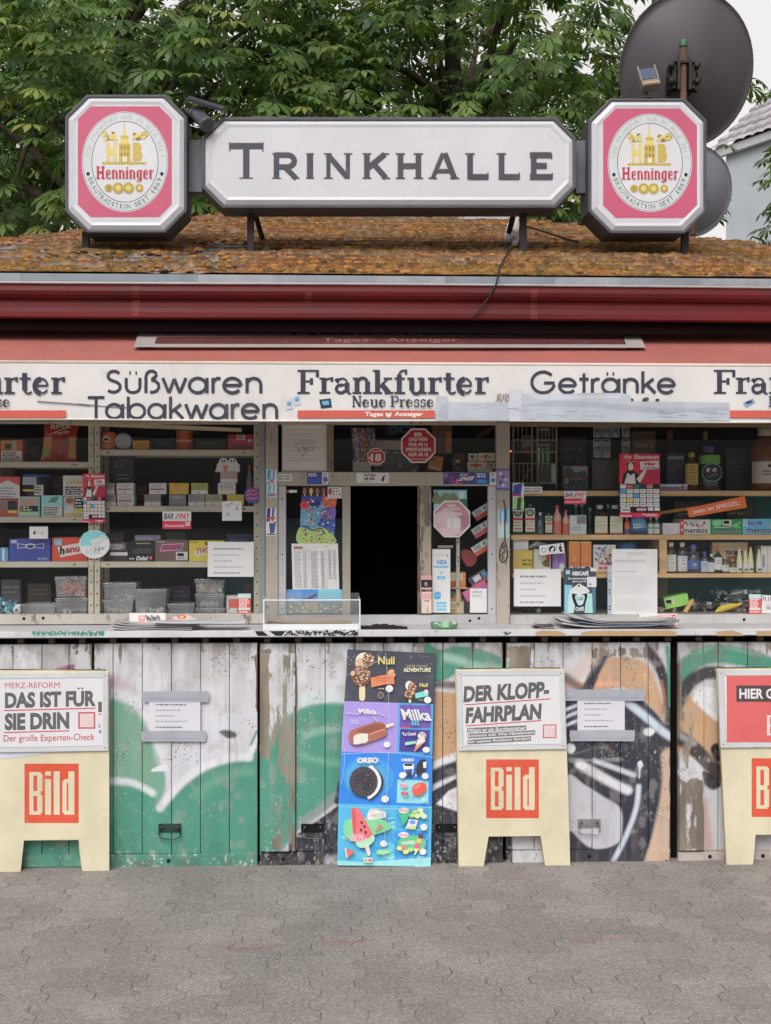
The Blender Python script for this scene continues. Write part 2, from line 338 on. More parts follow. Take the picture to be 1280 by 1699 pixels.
mat('paper', 0.55, 0.05, 6, 0.15, 30)
mat('print', 0.32, 0.06, 10, 0.0)
mat('poster', 0.38, 0.08, 7, 0.25, 9, dirt=0.10, dirtcol=(0.5, 0.5, 0.5))
mat('plastic', 0.38, 0.06, 14)
mat('card', 0.5, 0.08, 16, 0.1, 60)
mat('glossy', 0.12, 0.04, 12, spec=0.5)
mat('steel', 0.35, 0.2, 18, metal=0.8, dirt=0.25)
mat('darkmetal', 0.5, 0.3, 9, 0.1, 50, dirt=0.35, dirtcol=(0.16, 0.13, 0.10))
mat('enamel', 0.42, 0.10, 5, 0.06, 30, dirt=0.25, dirtcol=(0.25, 0.22, 0.16))
mat('signface', 0.25, 0.05, 3, 0.0, dirt=0.10, dirtcol=(0.4, 0.38, 0.34))
mat('rust', 0.8, 0.4, 30, 0.3, 60)
mat('oldpaint', 0.6, 0.14, 5, 0.35, 26, dirt=0.35, dirtcol=(0.22, 0.18, 0.13), wear=True, stretch=(1, 1, 0.35))
mat('panelpaint', 0.5, 0.10, 7, 0.40, 30, dirt=0.14, dirtcol=(0.25, 0.22, 0.20), wear=True, stretch=(1, 1, 0.22))
mat('wood', 0.65, 0.25, 14, 0.2, 40, stretch=(0.15, 1, 1), dirt=0.2, dirtcol=(0.12, 0.08, 0.05))
mat('awning', 0.85, 0.10, 3.5, 0.15, 12, dirt=0.22, dirtcol=(0.28, 0.25, 0.23))
mat('gutterpaint', 0.5, 0.40, 4, 0.12, 16, spec=0.15, dirt=0.55, dirtcol=(0.05, 0.018, 0.02), stretch=(0.25, 1, 1))
mat('zinc', 0.55, 0.2, 10, 0.1, 40, metal=0.3, dirt=0.35, dirtcol=(0.2, 0.2, 0.2))
mat('boardpaint', 0.5, 0.10, 5, 0.15, 20, dirt=0.30, dirtcol=(0.45, 0.36, 0.22))
mat('moss', 0.95, 0.35, 28, 0.6, 90, grain=0.35, spec=0.1)
mat('bark', 0.9, 0.4, 16, 0.8, 30, stretch=(1, 1, 0.25))
mat('tile', 0.8, 0.2, 6, 0.2, 40, dirt=0.2)
mat('render_wall', 0.85, 0.06, 2, 0.1, 60)
mat('interior', 0.9, 0.3, 3, spec=0.05)
mat('rubber', 0.7, 0.1, 10)
mat('fabric', 0.9, 0.3, 12, 0.5, 60)

def leafmat():
 m = bpy.data.materials.new('leaf'); m.use_nodes = True; nt = m.node_tree; b = nt.nodes['Principled BSDF']; L = nt.links.new
 at = nt.nodes.new('ShaderNodeAttribute'); at.attribute_name = 'Col'
 L(at.outputs['Color'], b.inputs['Base Color']); b.inputs['Roughness'].default_value = 0.42; b.inputs['Specular IOR Level'].default_value = 0.4
 tr = nt.nodes.new('ShaderNodeBsdfTranslucent')
 mx = nt.nodes.new('ShaderNodeMix'); mx.data_type = 'RGBA'; mx.blend_type = 'MULTIPLY'; mx.inputs[0].default_value = 1.0
 L(at.outputs['Color'], mx.inputs[6]); mx.inputs[7].default_value = (1.5, 1.7, 0.6, 1); L(mx.outputs[2], tr.inputs[0])
 ms = nt.nodes.new('ShaderNodeMixShader'); ms.inputs[0].default_value = 0.28
 L(b.outputs[0], ms.inputs[1]); L(tr.outputs[0], ms.inputs[2]); L(ms.outputs[0], nt.nodes['Material Output'].inputs[0]); M['leaf'] = m
leafmat()
def clearmat(key, tint, solid, gloss, rough=0.03, solidcol=None):
 """thin clear stuff: see-through, partly milky, with a reflection"""
 m = bpy.data.materials.new(key); m.use_nodes = True; nt = m.node_tree; L = nt.links.new
 nt.nodes.remove(nt.nodes['Principled BSDF'])
 t = nt.nodes.new('ShaderNodeBsdfTransparent'); t.inputs[0].default_value = tint
 g = nt.nodes.new('ShaderNodeBsdfGlossy'); g.inputs['Roughness'].default_value = rough
 d = nt.nodes.new('ShaderNodeBsdfDiffuse')
 at = nt.nodes.new('ShaderNodeAttribute'); at.attribute_name = 'Col'; L(at.outputs['Color'], d.inputs[0])
 a = nt.nodes.new('ShaderNodeMixShader')
 ge = nt.nodes.new('ShaderNodeNewGeometry'); n = nt.nodes.new('ShaderNodeTexNoise'); n.inputs['Scale'].default_value = 5.0; n.inputs['Detail'].default_value = 6
 mp = nt.nodes.new('ShaderNodeMapping'); mp.inputs['Scale'].default_value = (1, 1, 0.5); L(ge.outputs['Position'], mp.inputs[0]); L(mp.outputs[0], n.inputs['Vector'])
 r = nt.nodes.new('ShaderNodeMapRange'); r.inputs[1].default_value = 0.35; r.inputs[2].default_value = 0.75; r.inputs[3].default_value = solid * 0.55; r.inputs[4].default_value = solid * 1.6
 L(n.outputs[0], r.inputs[0]); L(r.outputs[0], a.inputs[0]); L(t.outputs[0], a.inputs[1]); L(d.outputs[0], a.inputs[2])
 b = nt.nodes.new('ShaderNodeMixShader'); lw = nt.nodes.new('ShaderNodeLayerWeight'); lw.inputs[0].default_value = 0.25
 mr = nt.nodes.new('ShaderNodeMapRange'); mr.inputs[3].default_value = gloss; mr.inputs[4].default_value = min(gloss * 8, 0.6); L(lw.outputs['Facing'], mr.inputs[0])
 L(mr.outputs[0], b.inputs[0]); L(a.outputs[0], b.inputs[1]); L(g.outputs[0], b.inputs[2]); L(b.outputs[0], nt.nodes['Material Output'].inputs[0]); M[key] = m
clearmat('pane', (0.965, 0.97, 0.97, 1), 0.006, 0.016)
clearmat('tub', (0.95, 0.96, 0.98, 1), 0.24, 0.08, 0.12)
clearmat('acrylic', (0.96, 0.97, 0.97, 1), 0.06, 0.05)
clearmat('clearglass', (0.75, 0.82, 0.84, 1), 0.14, 0.08, 0.05)
clearmat('fadedmark', (1, 1, 1, 1), 0.10, 0.0)
# ------------------------------------------------------------------ ground of interlocking pavers
def ground():
 m = bpy.data.materials.new('pavers'); m.use_nodes = True; nt = m.node_tree; b = nt.nodes['Principled BSDF']; L = nt.links.new
 g = nt.nodes.new('ShaderNodeNewGeometry'); sp = nt.nodes.new('ShaderNodeSeparateXYZ'); L(g.outputs['Position'], sp.inputs[0])
 def mt(op, a, b_=None, c=None):
  n = nt.nodes.new('ShaderNodeMath'); n.operation = op
  for i, v in enumerate((a, b_, c)):
   if v is None: continue
   if isinstance(v, (int, float)): n.inputs[i].default_value = v
   else: L(v, n.inputs[i])
  return n.outputs[0]
 def noise(sc, det=3, r=0.5):
  n = nt.nodes.new('ShaderNodeTexNoise'); n.inputs['Scale'].default_value = sc; n.inputs['Detail'].default_value = det; n.inputs['Roughness'].default_value = r
  L(g.outputs['Position'], n.inputs['Vector']); return n.outputs[0]
 def ramp(s, a, b_, lo=0.0, hi=1.0):
  r = nt.nodes.new('ShaderNodeMapRange'); r.interpolation_type = 'SMOOTHSTEP'
  for i, v in ((1, a), (2, b_), (3, lo), (4, hi)): r.inputs[i].default_value = v
  L(s, r.inputs[0]); return r.outputs[0]
 W, Lr, A = 0.150, 0.190, 0.020
 wob = mt('MULTIPLY', mt('SUBTRACT', noise(9, 3), 0.5), 0.009)
 x = mt('ADD', sp.outputs[0], wob); y = mt('ADD', sp.outputs[1], mt('MULTIPLY', mt('SUBTRACT', noise(7, 3), 0.5), 0.012))
 # zigzag flanks: trapezoid wave along the row
 ph = mt('FRACT', mt('DIVIDE', y, Lr)); tri = mt('ABSOLUTE', mt('SUBTRACT', mt('MULTIPLY', ph, 2.0), 1.0))
 zz = mt('MULTIPLY', mt('SUBTRACT', ramp(tri, 0.25, 0.75), 0.5), 2 * A)
 u = mt('DIVIDE', mt('ADD', x, zz), W); iu = mt('FLOOR', u); fu = mt('SUBTRACT', u, iu)
 par = mt('FRACT', mt('MULTIPLY', iu, 0.5)); v = mt('ADD', mt('DIVIDE', y, Lr), par); iv = mt('FLOOR', v); fv = mt('SUBTRACT', v, iv)
 du = mt('MULTIPLY', mt('SUBTRACT', 0.5, mt('ABSOLUTE', mt('SUBTRACT', fu, 0.5))), W)
 dv = mt('MULTIPLY', mt('SUBTRACT', 0.5, mt('ABSOLUTE', mt('SUBTRACT', fv, 0.5))), Lr)
 ju = ramp(du, 0.0008, 0.0040, 1.0, 0.0); jv = ramp(dv, 0.0006, 0.0028, 1.0, 0.0)
 pat = noise(5.5, 4, 0.6); patu = ramp(pat, 0.40, 0.60, 0.2, 1.0); patv = ramp(noise(4.3, 4, 0.6), 0.42, 0.62, 0.10, 0.9)
 joint = mt('MAXIMUM', mt('MULTIPLY', ju, patu), mt('MULTIPLY', jv, patv))
 # stone: speckled aggregate
 vo = nt.nodes.new('ShaderNodeTexVoronoi'); vo.inputs['Scale'].default_value = 260; L(g.outputs['Position'], vo.inputs['Vector'])
 cr = nt.nodes.new('ShaderNodeSeparateColor'); L(vo.outputs['Color'], cr.inputs[0])
 sp1 = ramp(cr.outputs[0], 0.0, 1.0, 0.72, 1.22); fl = ramp(cr.outputs[1], 0.955, 0.985, 0.0, 0.55); dk = ramp(cr.outputs[2], 0.93, 0.97, 0.0, 0.45)
 big = ramp(noise(1.6, 5, 0.6), 0.3, 0.7, 0.86, 1.12); fine = ramp(noise(60, 3, 0.6), 0.3, 0.7, 0.85, 1.13)
 wn_ = nt.nodes.new('ShaderNodeTexWhiteNoise'); wn_.noise_dimensions = '2D'; cv = nt.nodes.new('ShaderNodeCombineXYZ'); L(iu, cv.inputs[0]); L(iv, cv.inputs[1]); L(cv.outputs[0], wn_.inputs['Vector'])
 per = ramp(wn_.outputs[0], 0, 1, 0.90, 1.08)
 val = mt('MULTIPLY', mt('MULTIPLY', sp1, big), mt('MULTIPLY', fine, per))
 def mix(f, a, b_, mode='MIX'):
  n = nt.nodes.new('ShaderNodeMix'); n.data_type = 'RGBA'; n.blend_type = mode
  if isinstance(f, float): n.inputs[0].default_value = f
  else: L(f, n.inputs[0])
  for i, q in ((6, a), (7, b_)):
   if isinstance(q, tuple): n.inputs[i].default_value = q
   else: L(q, n.inputs[i])
  return n.outputs[2]
 cc = nt.nodes.new('ShaderNodeCombineColor')
 for i, k in enumerate((0.286, 0.262, 0.246)): L(mt('MULTIPLY', val, k), cc.inputs[i])
 col = mix(ramp(noise(2.2, 4), 0.45, 0.7, 0.0, 0.35), cc.outputs[0], (0.25, 0.227, 0.205, 1))
 col = mix(fl, col, (0.62, 0.61, 0.59, 1)); col = mix(dk, col, (0.07, 0.065, 0.06, 1))
 mossf = ramp(noise(14, 4, 0.65), 0.5, 0.68); jc = mix(mossf, (0.085, 0.072, 0.058, 1), (0.15, 0.125, 0.045, 1))
 col = mix(mt('MULTIPLY', joint, 0.68), col, jc)
 L(col, b.inputs['Base Color']); b.inputs['Roughness'].default_value = 0.85; b.inputs['Specular IOR Level'].default_value = 0.25
 bp = nt.nodes.new('ShaderNodeBump'); bp.inputs['Strength'].default_value = 0.5; bp.inputs['Distance'].default_value = 0.004
 L(mt('ADD', mt('MULTIPLY', joint, -1.0), mt('MULTIPLY', noise(180, 2), 0.25)), bp.inputs['Height']); L(bp.outputs[0], b.inputs['Normal'])
 M['pavers'] = m
 q = MB(); R = 120; xs = [-R, -8, 8, R]; ys = [-R, -8, 8, R]
 for i in range(3):
  for j in range(3): q.add([(xs[i], ys[j], 0), (xs[i + 1], ys[j], 0), (xs[i + 1], ys[j + 1], 0), (xs[i], ys[j + 1], 0)], [(0, 1, 2, 3)], C(140, 138, 135))
 o = q.build('pavement', 'pavers', origin=(0, 0, 0)); tag(o, kind='structure')
 # worn red paint line across the stones
 q = MB(); gp = lambda px, py: CAMP + (FWD + RGT * ((px - CPX) / FPX) - Vector((0, 0, (py - CPY) / FPX))) * (EYE * FPX / (py - CPY))
 for x0, x1, ya, yb, h in ((535, 612, 1567, 1563, 7), (372, 470, 1574, 1571, 6), (945, 1052, 1564, 1556, 5)):
  n = 10
  for i in range(n):
   a, c = x0 + (x1 - x0) * i / n, x0 + (x1 - x0) * (i + 1) / n; y0 = ya + (yb - ya) * i / n; y1 = ya + (yb - ya) * (i + 1) / n
   p = [gp(a, y0 + h / 2), gp(c, y1 + h / 2), gp(c, y1 - h / 2), gp(a, y0 - h / 2)]
   q.add([(v.x, v.y, 0.004) for v in p], [(0, 1, 2, 3)], C(205, 95, 85))
 tag(q.build('paint_line', 'fadedmark', origin=(0, 0, 0)), kind='structure')
ground()

# ------------------------------------------------------------------ the kiosk
KIOSK = thing('kiosk', (0, 0.3, 0), 'small weathered drinks kiosk with mossy roof, red gutter and graffiti covered wooden shutters', 'kiosk')
YG = 0.31          # window glass
YP = 0.36          # goods stand behind it
def pbox(m, x0, y0, x1, y1, Y, dep, col):
 xm, ym = (x0 + x1) / 2, (y0 + y1) / 2
 m.box(PX(x0, Y, ym), PX(x1, Y, ym), Y, Y + dep, PZ(y1, Y, xm), PZ(y0, Y, xm), col)

PITCH, EAVE_Y, EAVE_Z = 0.322, -0.10, 2.655
def roof():
 nx, nt_ = 1000, 330
 t = np.linspace(0, 2.5, nt_)[:, None] * np.ones((1, nx)); s = np.concatenate([np.linspace(0, .24, 70), np.linspace(.2408, .80, 870), np.linspace(.804, 1, 60)])[None, :] * np.ones((nt_, 1))
 # denser in the middle
 xl, xr = -2.7 + .7 * t, 3.1 - .92 * t; x = xl + s * (xr - xl)
 row = t / 0.145 + 0.12 * vnoise(x * 1.5, t * 2, 3); fr = row - np.floor(row)
 tile = np.floor(x / 0.16 + 0.5 * np.mod(np.floor(row), 2)); tr = vnoise(tile * 7.3, np.floor(row) * 3.7, 5)
 h = 0.015 * (1 - fr) + 0.004 * tr
 bias = 0.10 * sstep(-1.6, 0.6, x) + 0.10 * sstep(0.5, 0.0, t) - 0.08 * sstep(-0.6, -2.2, x)
 mm = fbm(x * 2.6, t * 4.0, 21, 5) + bias + 0.12 * (fbm(x * 14, t * 14, 5, 3) - 0.5) + 0.24 * (0.5 - fr)
 mk = sstep(0.44, 0.58, mm)
 cl = fbm(x * 16, t * 20, 31, 4); cl2 = vnoise(x * 70, t * 70, 9)
 cl3 = fbm(x * 42, t * 50, 37, 3)
 h = h + mk * (1.25 - .7 * fr) * (0.004 + 0.012 * cl + 0.012 * cl3 + 0.006 * cl2)
 h = h * sstep(-0.02, 0.06, t)
 z = EAVE_Z + PITCH * t + h; y = EAVE_Y + t - 0.02 * mk * (t < 0.02)
 c1 = np.array(C(164, 106, 54)[:3]); c2 = np.array(C(96, 88, 40)[:3]); c3 = np.array(C(104, 78, 60)[:3]); cs = np.array(C(150, 138, 128)[:3]); cs2 = np.array(C(92, 82, 76)[:3]); cy = np.array(C(176, 126, 70)[:3])
 a = fbm(x * 5, t * 6, 41, 4)[..., None]; b_ = fbm(x * 3.1, t * 3.7, 51, 4)[..., None]
 g = sstep(0.5, 0.62, b_ + 0.14 * sstep(0.7, 0.0, t)[..., None])
 moss = c1 * (1 - a) + c3 * a; moss = moss * (1 - g * 0.45) + c2 * g * 0.45
 hi = sstep(0.5, 0.75, cl3)[..., None]; moss = moss * (1 - 0.45 * hi) + cy * 0.45 * hi
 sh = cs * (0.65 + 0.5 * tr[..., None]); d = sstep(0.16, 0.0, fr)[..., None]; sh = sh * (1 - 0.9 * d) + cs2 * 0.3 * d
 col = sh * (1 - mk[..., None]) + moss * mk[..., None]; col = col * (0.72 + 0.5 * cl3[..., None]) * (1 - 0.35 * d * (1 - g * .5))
 # dead twigs and bare flecks
 tw = sstep(0.84, 0.88, vnoise(x * 90 + t * 40, t * 120, 77))[..., None]; col = col * (1 - 0.22 * tw) + np.array(C(190, 170, 150)[:3]) * 0.22 * tw
 me = bpy.data.meshes.new('roof')
 V = np.stack([x, y, z], -1).reshape(-1, 3); idx = np.arange(nx * nt_).reshape(nt_, nx)
 F = np.stack([idx[:-1, :-1], idx[:-1, 1:], idx[1:, 1:], idx[1:, :-1]], -1).reshape(-1, 4)
 e = np.array([(-2.7, EAVE_Y, EAVE_Z), (3.1, EAVE_Y, EAVE_Z), (3.1, 4.9, EAVE_Z), (-2.7, 4.9, EAVE_Z), (-.95, 2.4, EAVE_Z + PITCH * 2.5), (.8, 2.4, EAVE_Z + PITCH * 2.5)])
 o0 = len(V); V = np.vstack([V, e]); extra = [(o0 + 1, o0 + 2, o0 + 5), (o0 + 3, o0, o0 + 4), (o0 + 2, o0 + 3, o0 + 4, o0 + 5)]
 me.from_pydata(V.tolist(), [], [tuple(f) for f in F.tolist()] + extra)
 at = me.color_attributes.new('Col', 'FLOAT_COLOR', 'POINT'); cc = np.ones((len(V), 4), dtype=np.float32); cc[:o0, :3] = col.reshape(-1, 3); cc[o0:, :3] = c3
 at.data.foreach_set('color', cc.ravel()); me.materials.append(M['moss'])
 sm = np.ones(len(me.polygons), dtype=bool); sm[-3:] = False; me.polygons.foreach_set('use_smooth', sm); me.update()
 o = bpy.data.objects.new('roof', me); COL.objects.link(o); attach(o, KIOSK)
 # moss cushions sitting on the courses
 n = 60000; X = rng.uniform(-2.5, 2.7, n); T = rng.uniform(0, 2.45, n); R0 = T / .145 + .12 * vnoise(X * 1.5, T * 2, 3); FR = R0 - np.floor(R0)
 bi = 0.10 * sstep(-1.6, 0.6, X) + 0.10 * sstep(0.5, 0.0, T) - 0.08 * sstep(-0.6, -2.2, X); MM = fbm(X * 2.6, T * 4.0, 21, 5) + bi + .30 * (.45 - FR) + .10 * rng.normal(size=n)
 ok = (MM > .56) & (X > -2.65 + .7 * T) & (X < 3.05 - .92 * T); X, T, FR = X[ok][:17000], T[ok][:17000], FR[ok][:17000]; n = len(X)
 rad = rng.uniform(.007, .022, n) * (1.1 - .4 * FR); Z = EAVE_Z + PITCH * T + .012 * (1 - FR) + .004; A = np.linspace(0, 2 * PI, 8)[:-1]
 rings = [(1.0, -.25), (1.02, .18), (.66, .58), (0.0, .74)]; vs = []
 for k, (q, z) in enumerate(rings):
  jit = 1 + .22 * rng.normal(size=(n, 7)) * (q > 0); vs.append(np.stack([X[:, None] + rad[:, None] * q * jit * np.cos(A) * 1.25, (EAVE_Y + T)[:, None] + rad[:, None] * q * jit * np.sin(A) * .9, Z[:, None] + rad[:, None] * (z + .1 * rng.normal(size=(n, 7))) * .95 + 0 * A], -1))
 V = np.stack(vs, 1).reshape(-1, 3); b = (np.arange(n) * 28)[:, None]; F = np.concatenate([b + np.array([[k * 7 + i, k * 7 + (i + 1) % 7, (k + 1) * 7 + (i + 1) % 7, (k + 1) * 7 + i]]) for k in range(3) for i in range(7)])
 g = fbm(X * 3.1, T * 3.7, 51, 4) + .14 * sstep(.7, 0, T) + .05 * rng.normal(size=n); u = rng.uniform(size=n)[:, None]; c = c1 * (1 - u) + cy * u; c = np.where((rng.uniform(size=n) < .28)[:, None], c3 * (.6 + .7 * u), c); gg = sstep(.48, .62, g)[:, None]; c = c * (1 - .42 * gg) + (c2 * (.7 + .8 * u)) * .42 * gg
 me = bpy.data.meshes.new('moss'); me.from_pydata(V.tolist(), [], F.tolist()); at = me.color_attributes.new('Col', 'FLOAT_COLOR', 'POINT'); cc = np.ones((len(V), 4), np.float32); cc[:, :3] = (c[:, None, :] * (1 + .18 * rng.normal(size=(n, 28, 1)))).reshape(-1, 3).clip(.005, .8); at.data.foreach_set('color', cc.ravel()); me.materials.append(M['moss']); me.polygons.foreach_set('use_smooth', np.ones(len(me.polygons), bool))
 o2 = bpy.data.objects.new('moss', me); COL.objects.link(o2); attach(o2, o); o2['kind'] = 'stuff'
roof()
def kiosk_shell():
 # eave flashing with lap joints
 m = MB(); x = -2.7
 r = random.Random(4)
 while x < 3.1:
  w = r.uniform(0.28, 0.5); m.box(x, min(x + w, 3.1), -0.116 - r.uniform(0, .003), -0.102, 2.612, 2.653, C(*r.choice([(150, 155, 164), (138, 145, 155), (162, 165, 172)]))); x += w - 0.0005
 m.build('eave_flashing', 'zinc', KIOSK)
 # boxy ogee gutter with a rolled lip
 GR = C(104, 28, 32); prof = [(-0.110, 2.598), (-0.160, 2.600), (-0.171, 2.588), (-0.177, 2.570), (-0.174, 2.554), (-0.164, 2.540), (-0.152, 2.531), (-0.150, 2.522), (-0.153, 2.500), (-0.161, 2.478), (-0.173, 2.462), (-0.178, 2.456), (-0.172, 2.449), (-0.100, 2.452)]
 m = MB(); xs = np.linspace(-2.75, 3.15, 60); n = len(prof)
 vs = [(xx, p[0] + 0.0015 * math.sin(xx * 3.1), p[1] + 0.002 * math.sin(xx * 1.7 + 1)) for xx in xs for p in prof]
 m.add(vs, [(i * n + j, i * n + j + 1, (i + 1) * n + j + 1, (i + 1) * n + j) for i in range(59) for j in range(n - 1)], GR)
 g = m.build('gutter', 'gutterpaint', KIOSK)
 m = MB(); m.tube([(xx, -0.163 + 0.0015 * math.sin(xx * 3.1), 2.606 + 0.002 * math.sin(xx * 1.7 + 1)) for xx in xs], 0.006, C(176, 168, 166)); m.build('gutter_lip', 'zinc', g)
 for px in (226, 512, 886):
  m = MB(); xx = PX(px, -.16); o = [(p[0] - .0012, p[1]) for p in prof[2:12]]; q = [(x_, a_, b_) for x_ in (xx - .016, xx + .016) for a_, b_ in o]; no = len(o)
  m.add(q, [(i, i + 1, i + no + 1, i + no) for i in range(no - 1)], C(124, 48, 44)); m.build('gutter_joint', 'gutterpaint', g)
 # soffit, wall above the windows, side and back walls, floor and ceiling inside
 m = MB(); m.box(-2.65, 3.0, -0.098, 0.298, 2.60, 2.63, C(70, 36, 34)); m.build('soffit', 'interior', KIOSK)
 m = MB(); m.box(-2.7, 3.1, -0.142, -0.122, 2.396, 2.4505, C(26, 13, 14)); m.build('added_shade_board', 'interior', KIOSK)  # added board, near-black to stand in for shade under the gutter
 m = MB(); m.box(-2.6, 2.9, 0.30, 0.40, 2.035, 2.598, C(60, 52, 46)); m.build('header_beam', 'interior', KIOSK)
 m = MB(); D = C(70, 62, 58)
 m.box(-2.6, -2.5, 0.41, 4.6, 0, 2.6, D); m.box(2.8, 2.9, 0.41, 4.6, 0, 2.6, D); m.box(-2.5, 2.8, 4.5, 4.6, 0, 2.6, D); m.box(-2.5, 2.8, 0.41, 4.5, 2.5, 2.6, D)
 m.build('wall', 'render_wall', KIOSK)
 m = MB(); m.box(-2.5, 2.8, 0.42, 4.5, 0.001, 0.05, C(50, 46, 44)); m.build('floor', 'interior', KIOSK)
 # inner fit-out wall, so that the back of the shop stays dark
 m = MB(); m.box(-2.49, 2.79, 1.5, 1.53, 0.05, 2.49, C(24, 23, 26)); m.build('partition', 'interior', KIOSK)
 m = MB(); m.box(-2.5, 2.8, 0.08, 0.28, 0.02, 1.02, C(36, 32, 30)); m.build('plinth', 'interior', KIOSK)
kiosk_shell()

def counter():
 W_ = (*C(206, 205, 208)[:3], 0.66)
 m = MB(); m.box(-2.6, 2.9, -0.055, 0.285, 1.038, 1.067, W_)
 o = m.build('counter', 'oldpaint', KIOSK, bev=0.003)
 a = Art(Pl(-0.0555)); TAN = C(188, 158, 118)
 for p in ([(888, 1055), (890, 1049), (900, 1046), (925, 1047), (938, 1051), (941, 1055)], [(963, 1055), (966, 1049), (980, 1047), (1110, 1046), (1122, 1048), (1124, 1055)], [(1190, 1055), (1188, 1048), (1215, 1046), (1232, 1051), (1234, 1055)], [(1256, 1055), (1255, 1047), (1330, 1046), (1332, 1055)]): a.poly(p, TAN); a.build('bare_patch', 'print', o); a = Art(Pl(-0.0555))
 r = random.Random(3)
 for x in range(55, 175, 2): a.line([(x, r.uniform(1046, 1050)), (x + r.uniform(-4, 5), r.uniform(1051, 1055))], r.uniform(1.2, 2.8), C(70, 150, 120))
 a.build('paint_streak', 'print', o); a = Art(Pl(-0.0555)); a.poly([(423, 1047), (436, 1047), (446, 1055), (428, 1055)], C(30, 30, 34)); a.poly([(447, 1047), (474, 1047), (468, 1055), (458, 1055)], C(40, 40, 46))
 for i in range(150): x = r.uniform(470, 596); a.ell(x, 1050 + (r.uniform(-4, 4.4)) , r.uniform(.8, 2.4), r.uniform(.6, 1.6), C(28, 28, 32), 7)
 a.build('marker_scrawl', 'print', o); a = Art(Pl(-0.0555)); a.line([(836, 1048), (842, 1053), (848, 1049)], 2, C(25, 25, 28)); a.line([(838, 1054), (843, 1048)], 1.5, C(25, 25, 28))
 a.build('marker_scrawl', 'print', o)
 m = MB(); m.box(-2.6, 2.9, 0.045, 0.06, 1.02, 1.037, C(30, 26, 24))
 for px in range(-20, 1300, 51): m.box(PX(px, 0.02), PX(px + 10, 0.02), 0.0, 0.044, 1.008, 1.0365, C(84, 66, 48))
 m.build('counter_bearer', 'wood', KIOSK)
counter()

# ------------------------------------------------------------------ graffiti shutters
Pn = Pl(0.0)
def d_poly(X, Y, pts):
 d = np.full(X.shape, 1e9)
 for (ax, ay), (bx, by) in zip(pts[:-1], pts[1:]):
  vx, vy = bx - ax, by - ay; q = vx * vx + vy * vy or 1e-9
  t = np.clip(((X - ax) * vx + (Y - ay) * vy) / q, 0, 1)
  d = np.minimum(d, np.hypot(X - ax - t * vx, Y - ay - t * vy))
 return d
def inside(X, Y, pts):
 r = np.zeros(X.shape, bool); n = len(pts)
 for i in range(n):
  (ax, ay), (bx, by) = pts[i], pts[(i + 1) % n]
  if ay == by: continue
  c = ((ay > Y) != (by > Y)) & (X < (bx - ax) * (Y - ay) / (by - ay) + ax); r ^= c
 return r
class Wallpaint:
 def __init__(s, X, Y): s.X, s.Y = X, Y; s.c = np.zeros(X.shape + (3,)); s.w = np.full(X.shape, 0.70)
 def blend(s, a, col): s.c = s.c * (1 - a[..., None]) + np.array(C(*col)[:3]) * a[..., None]
 def stroke(s, pts, w, col, soft=3.0, op=1.0, sm=6):
  if sm: pts = catmull(pts, sm)
  d = d_poly(s.X, s.Y, pts); s.blend(op * (1 - sstep(w / 2 - soft, w / 2 + soft, d)), col)
 def fill(s, pts, col, soft=2.0, op=1.0, sm=6):
  if sm: pts = catmull(pts, sm, True)
  d = d_poly(s.X, s.Y, pts + [pts[0]]); d = np.where(inside(s.X, s.Y, pts), -d, d); s.blend(op * (1 - sstep(-soft, soft, d)), col)
 def wood(s, x0, y0, x1, y1, al, jag=10):
  X, Y = s.X, s.Y; n = (fbm(X * 0.08, Y * 0.02, 61, 4) - .5) * jag * 2
  a = sstep(-4, 4, np.minimum(np.minimum(X - x0, x1 - X), np.minimum(Y - y0, y1 - Y)) + n); s.w = s.w * (1 - a) + al * a
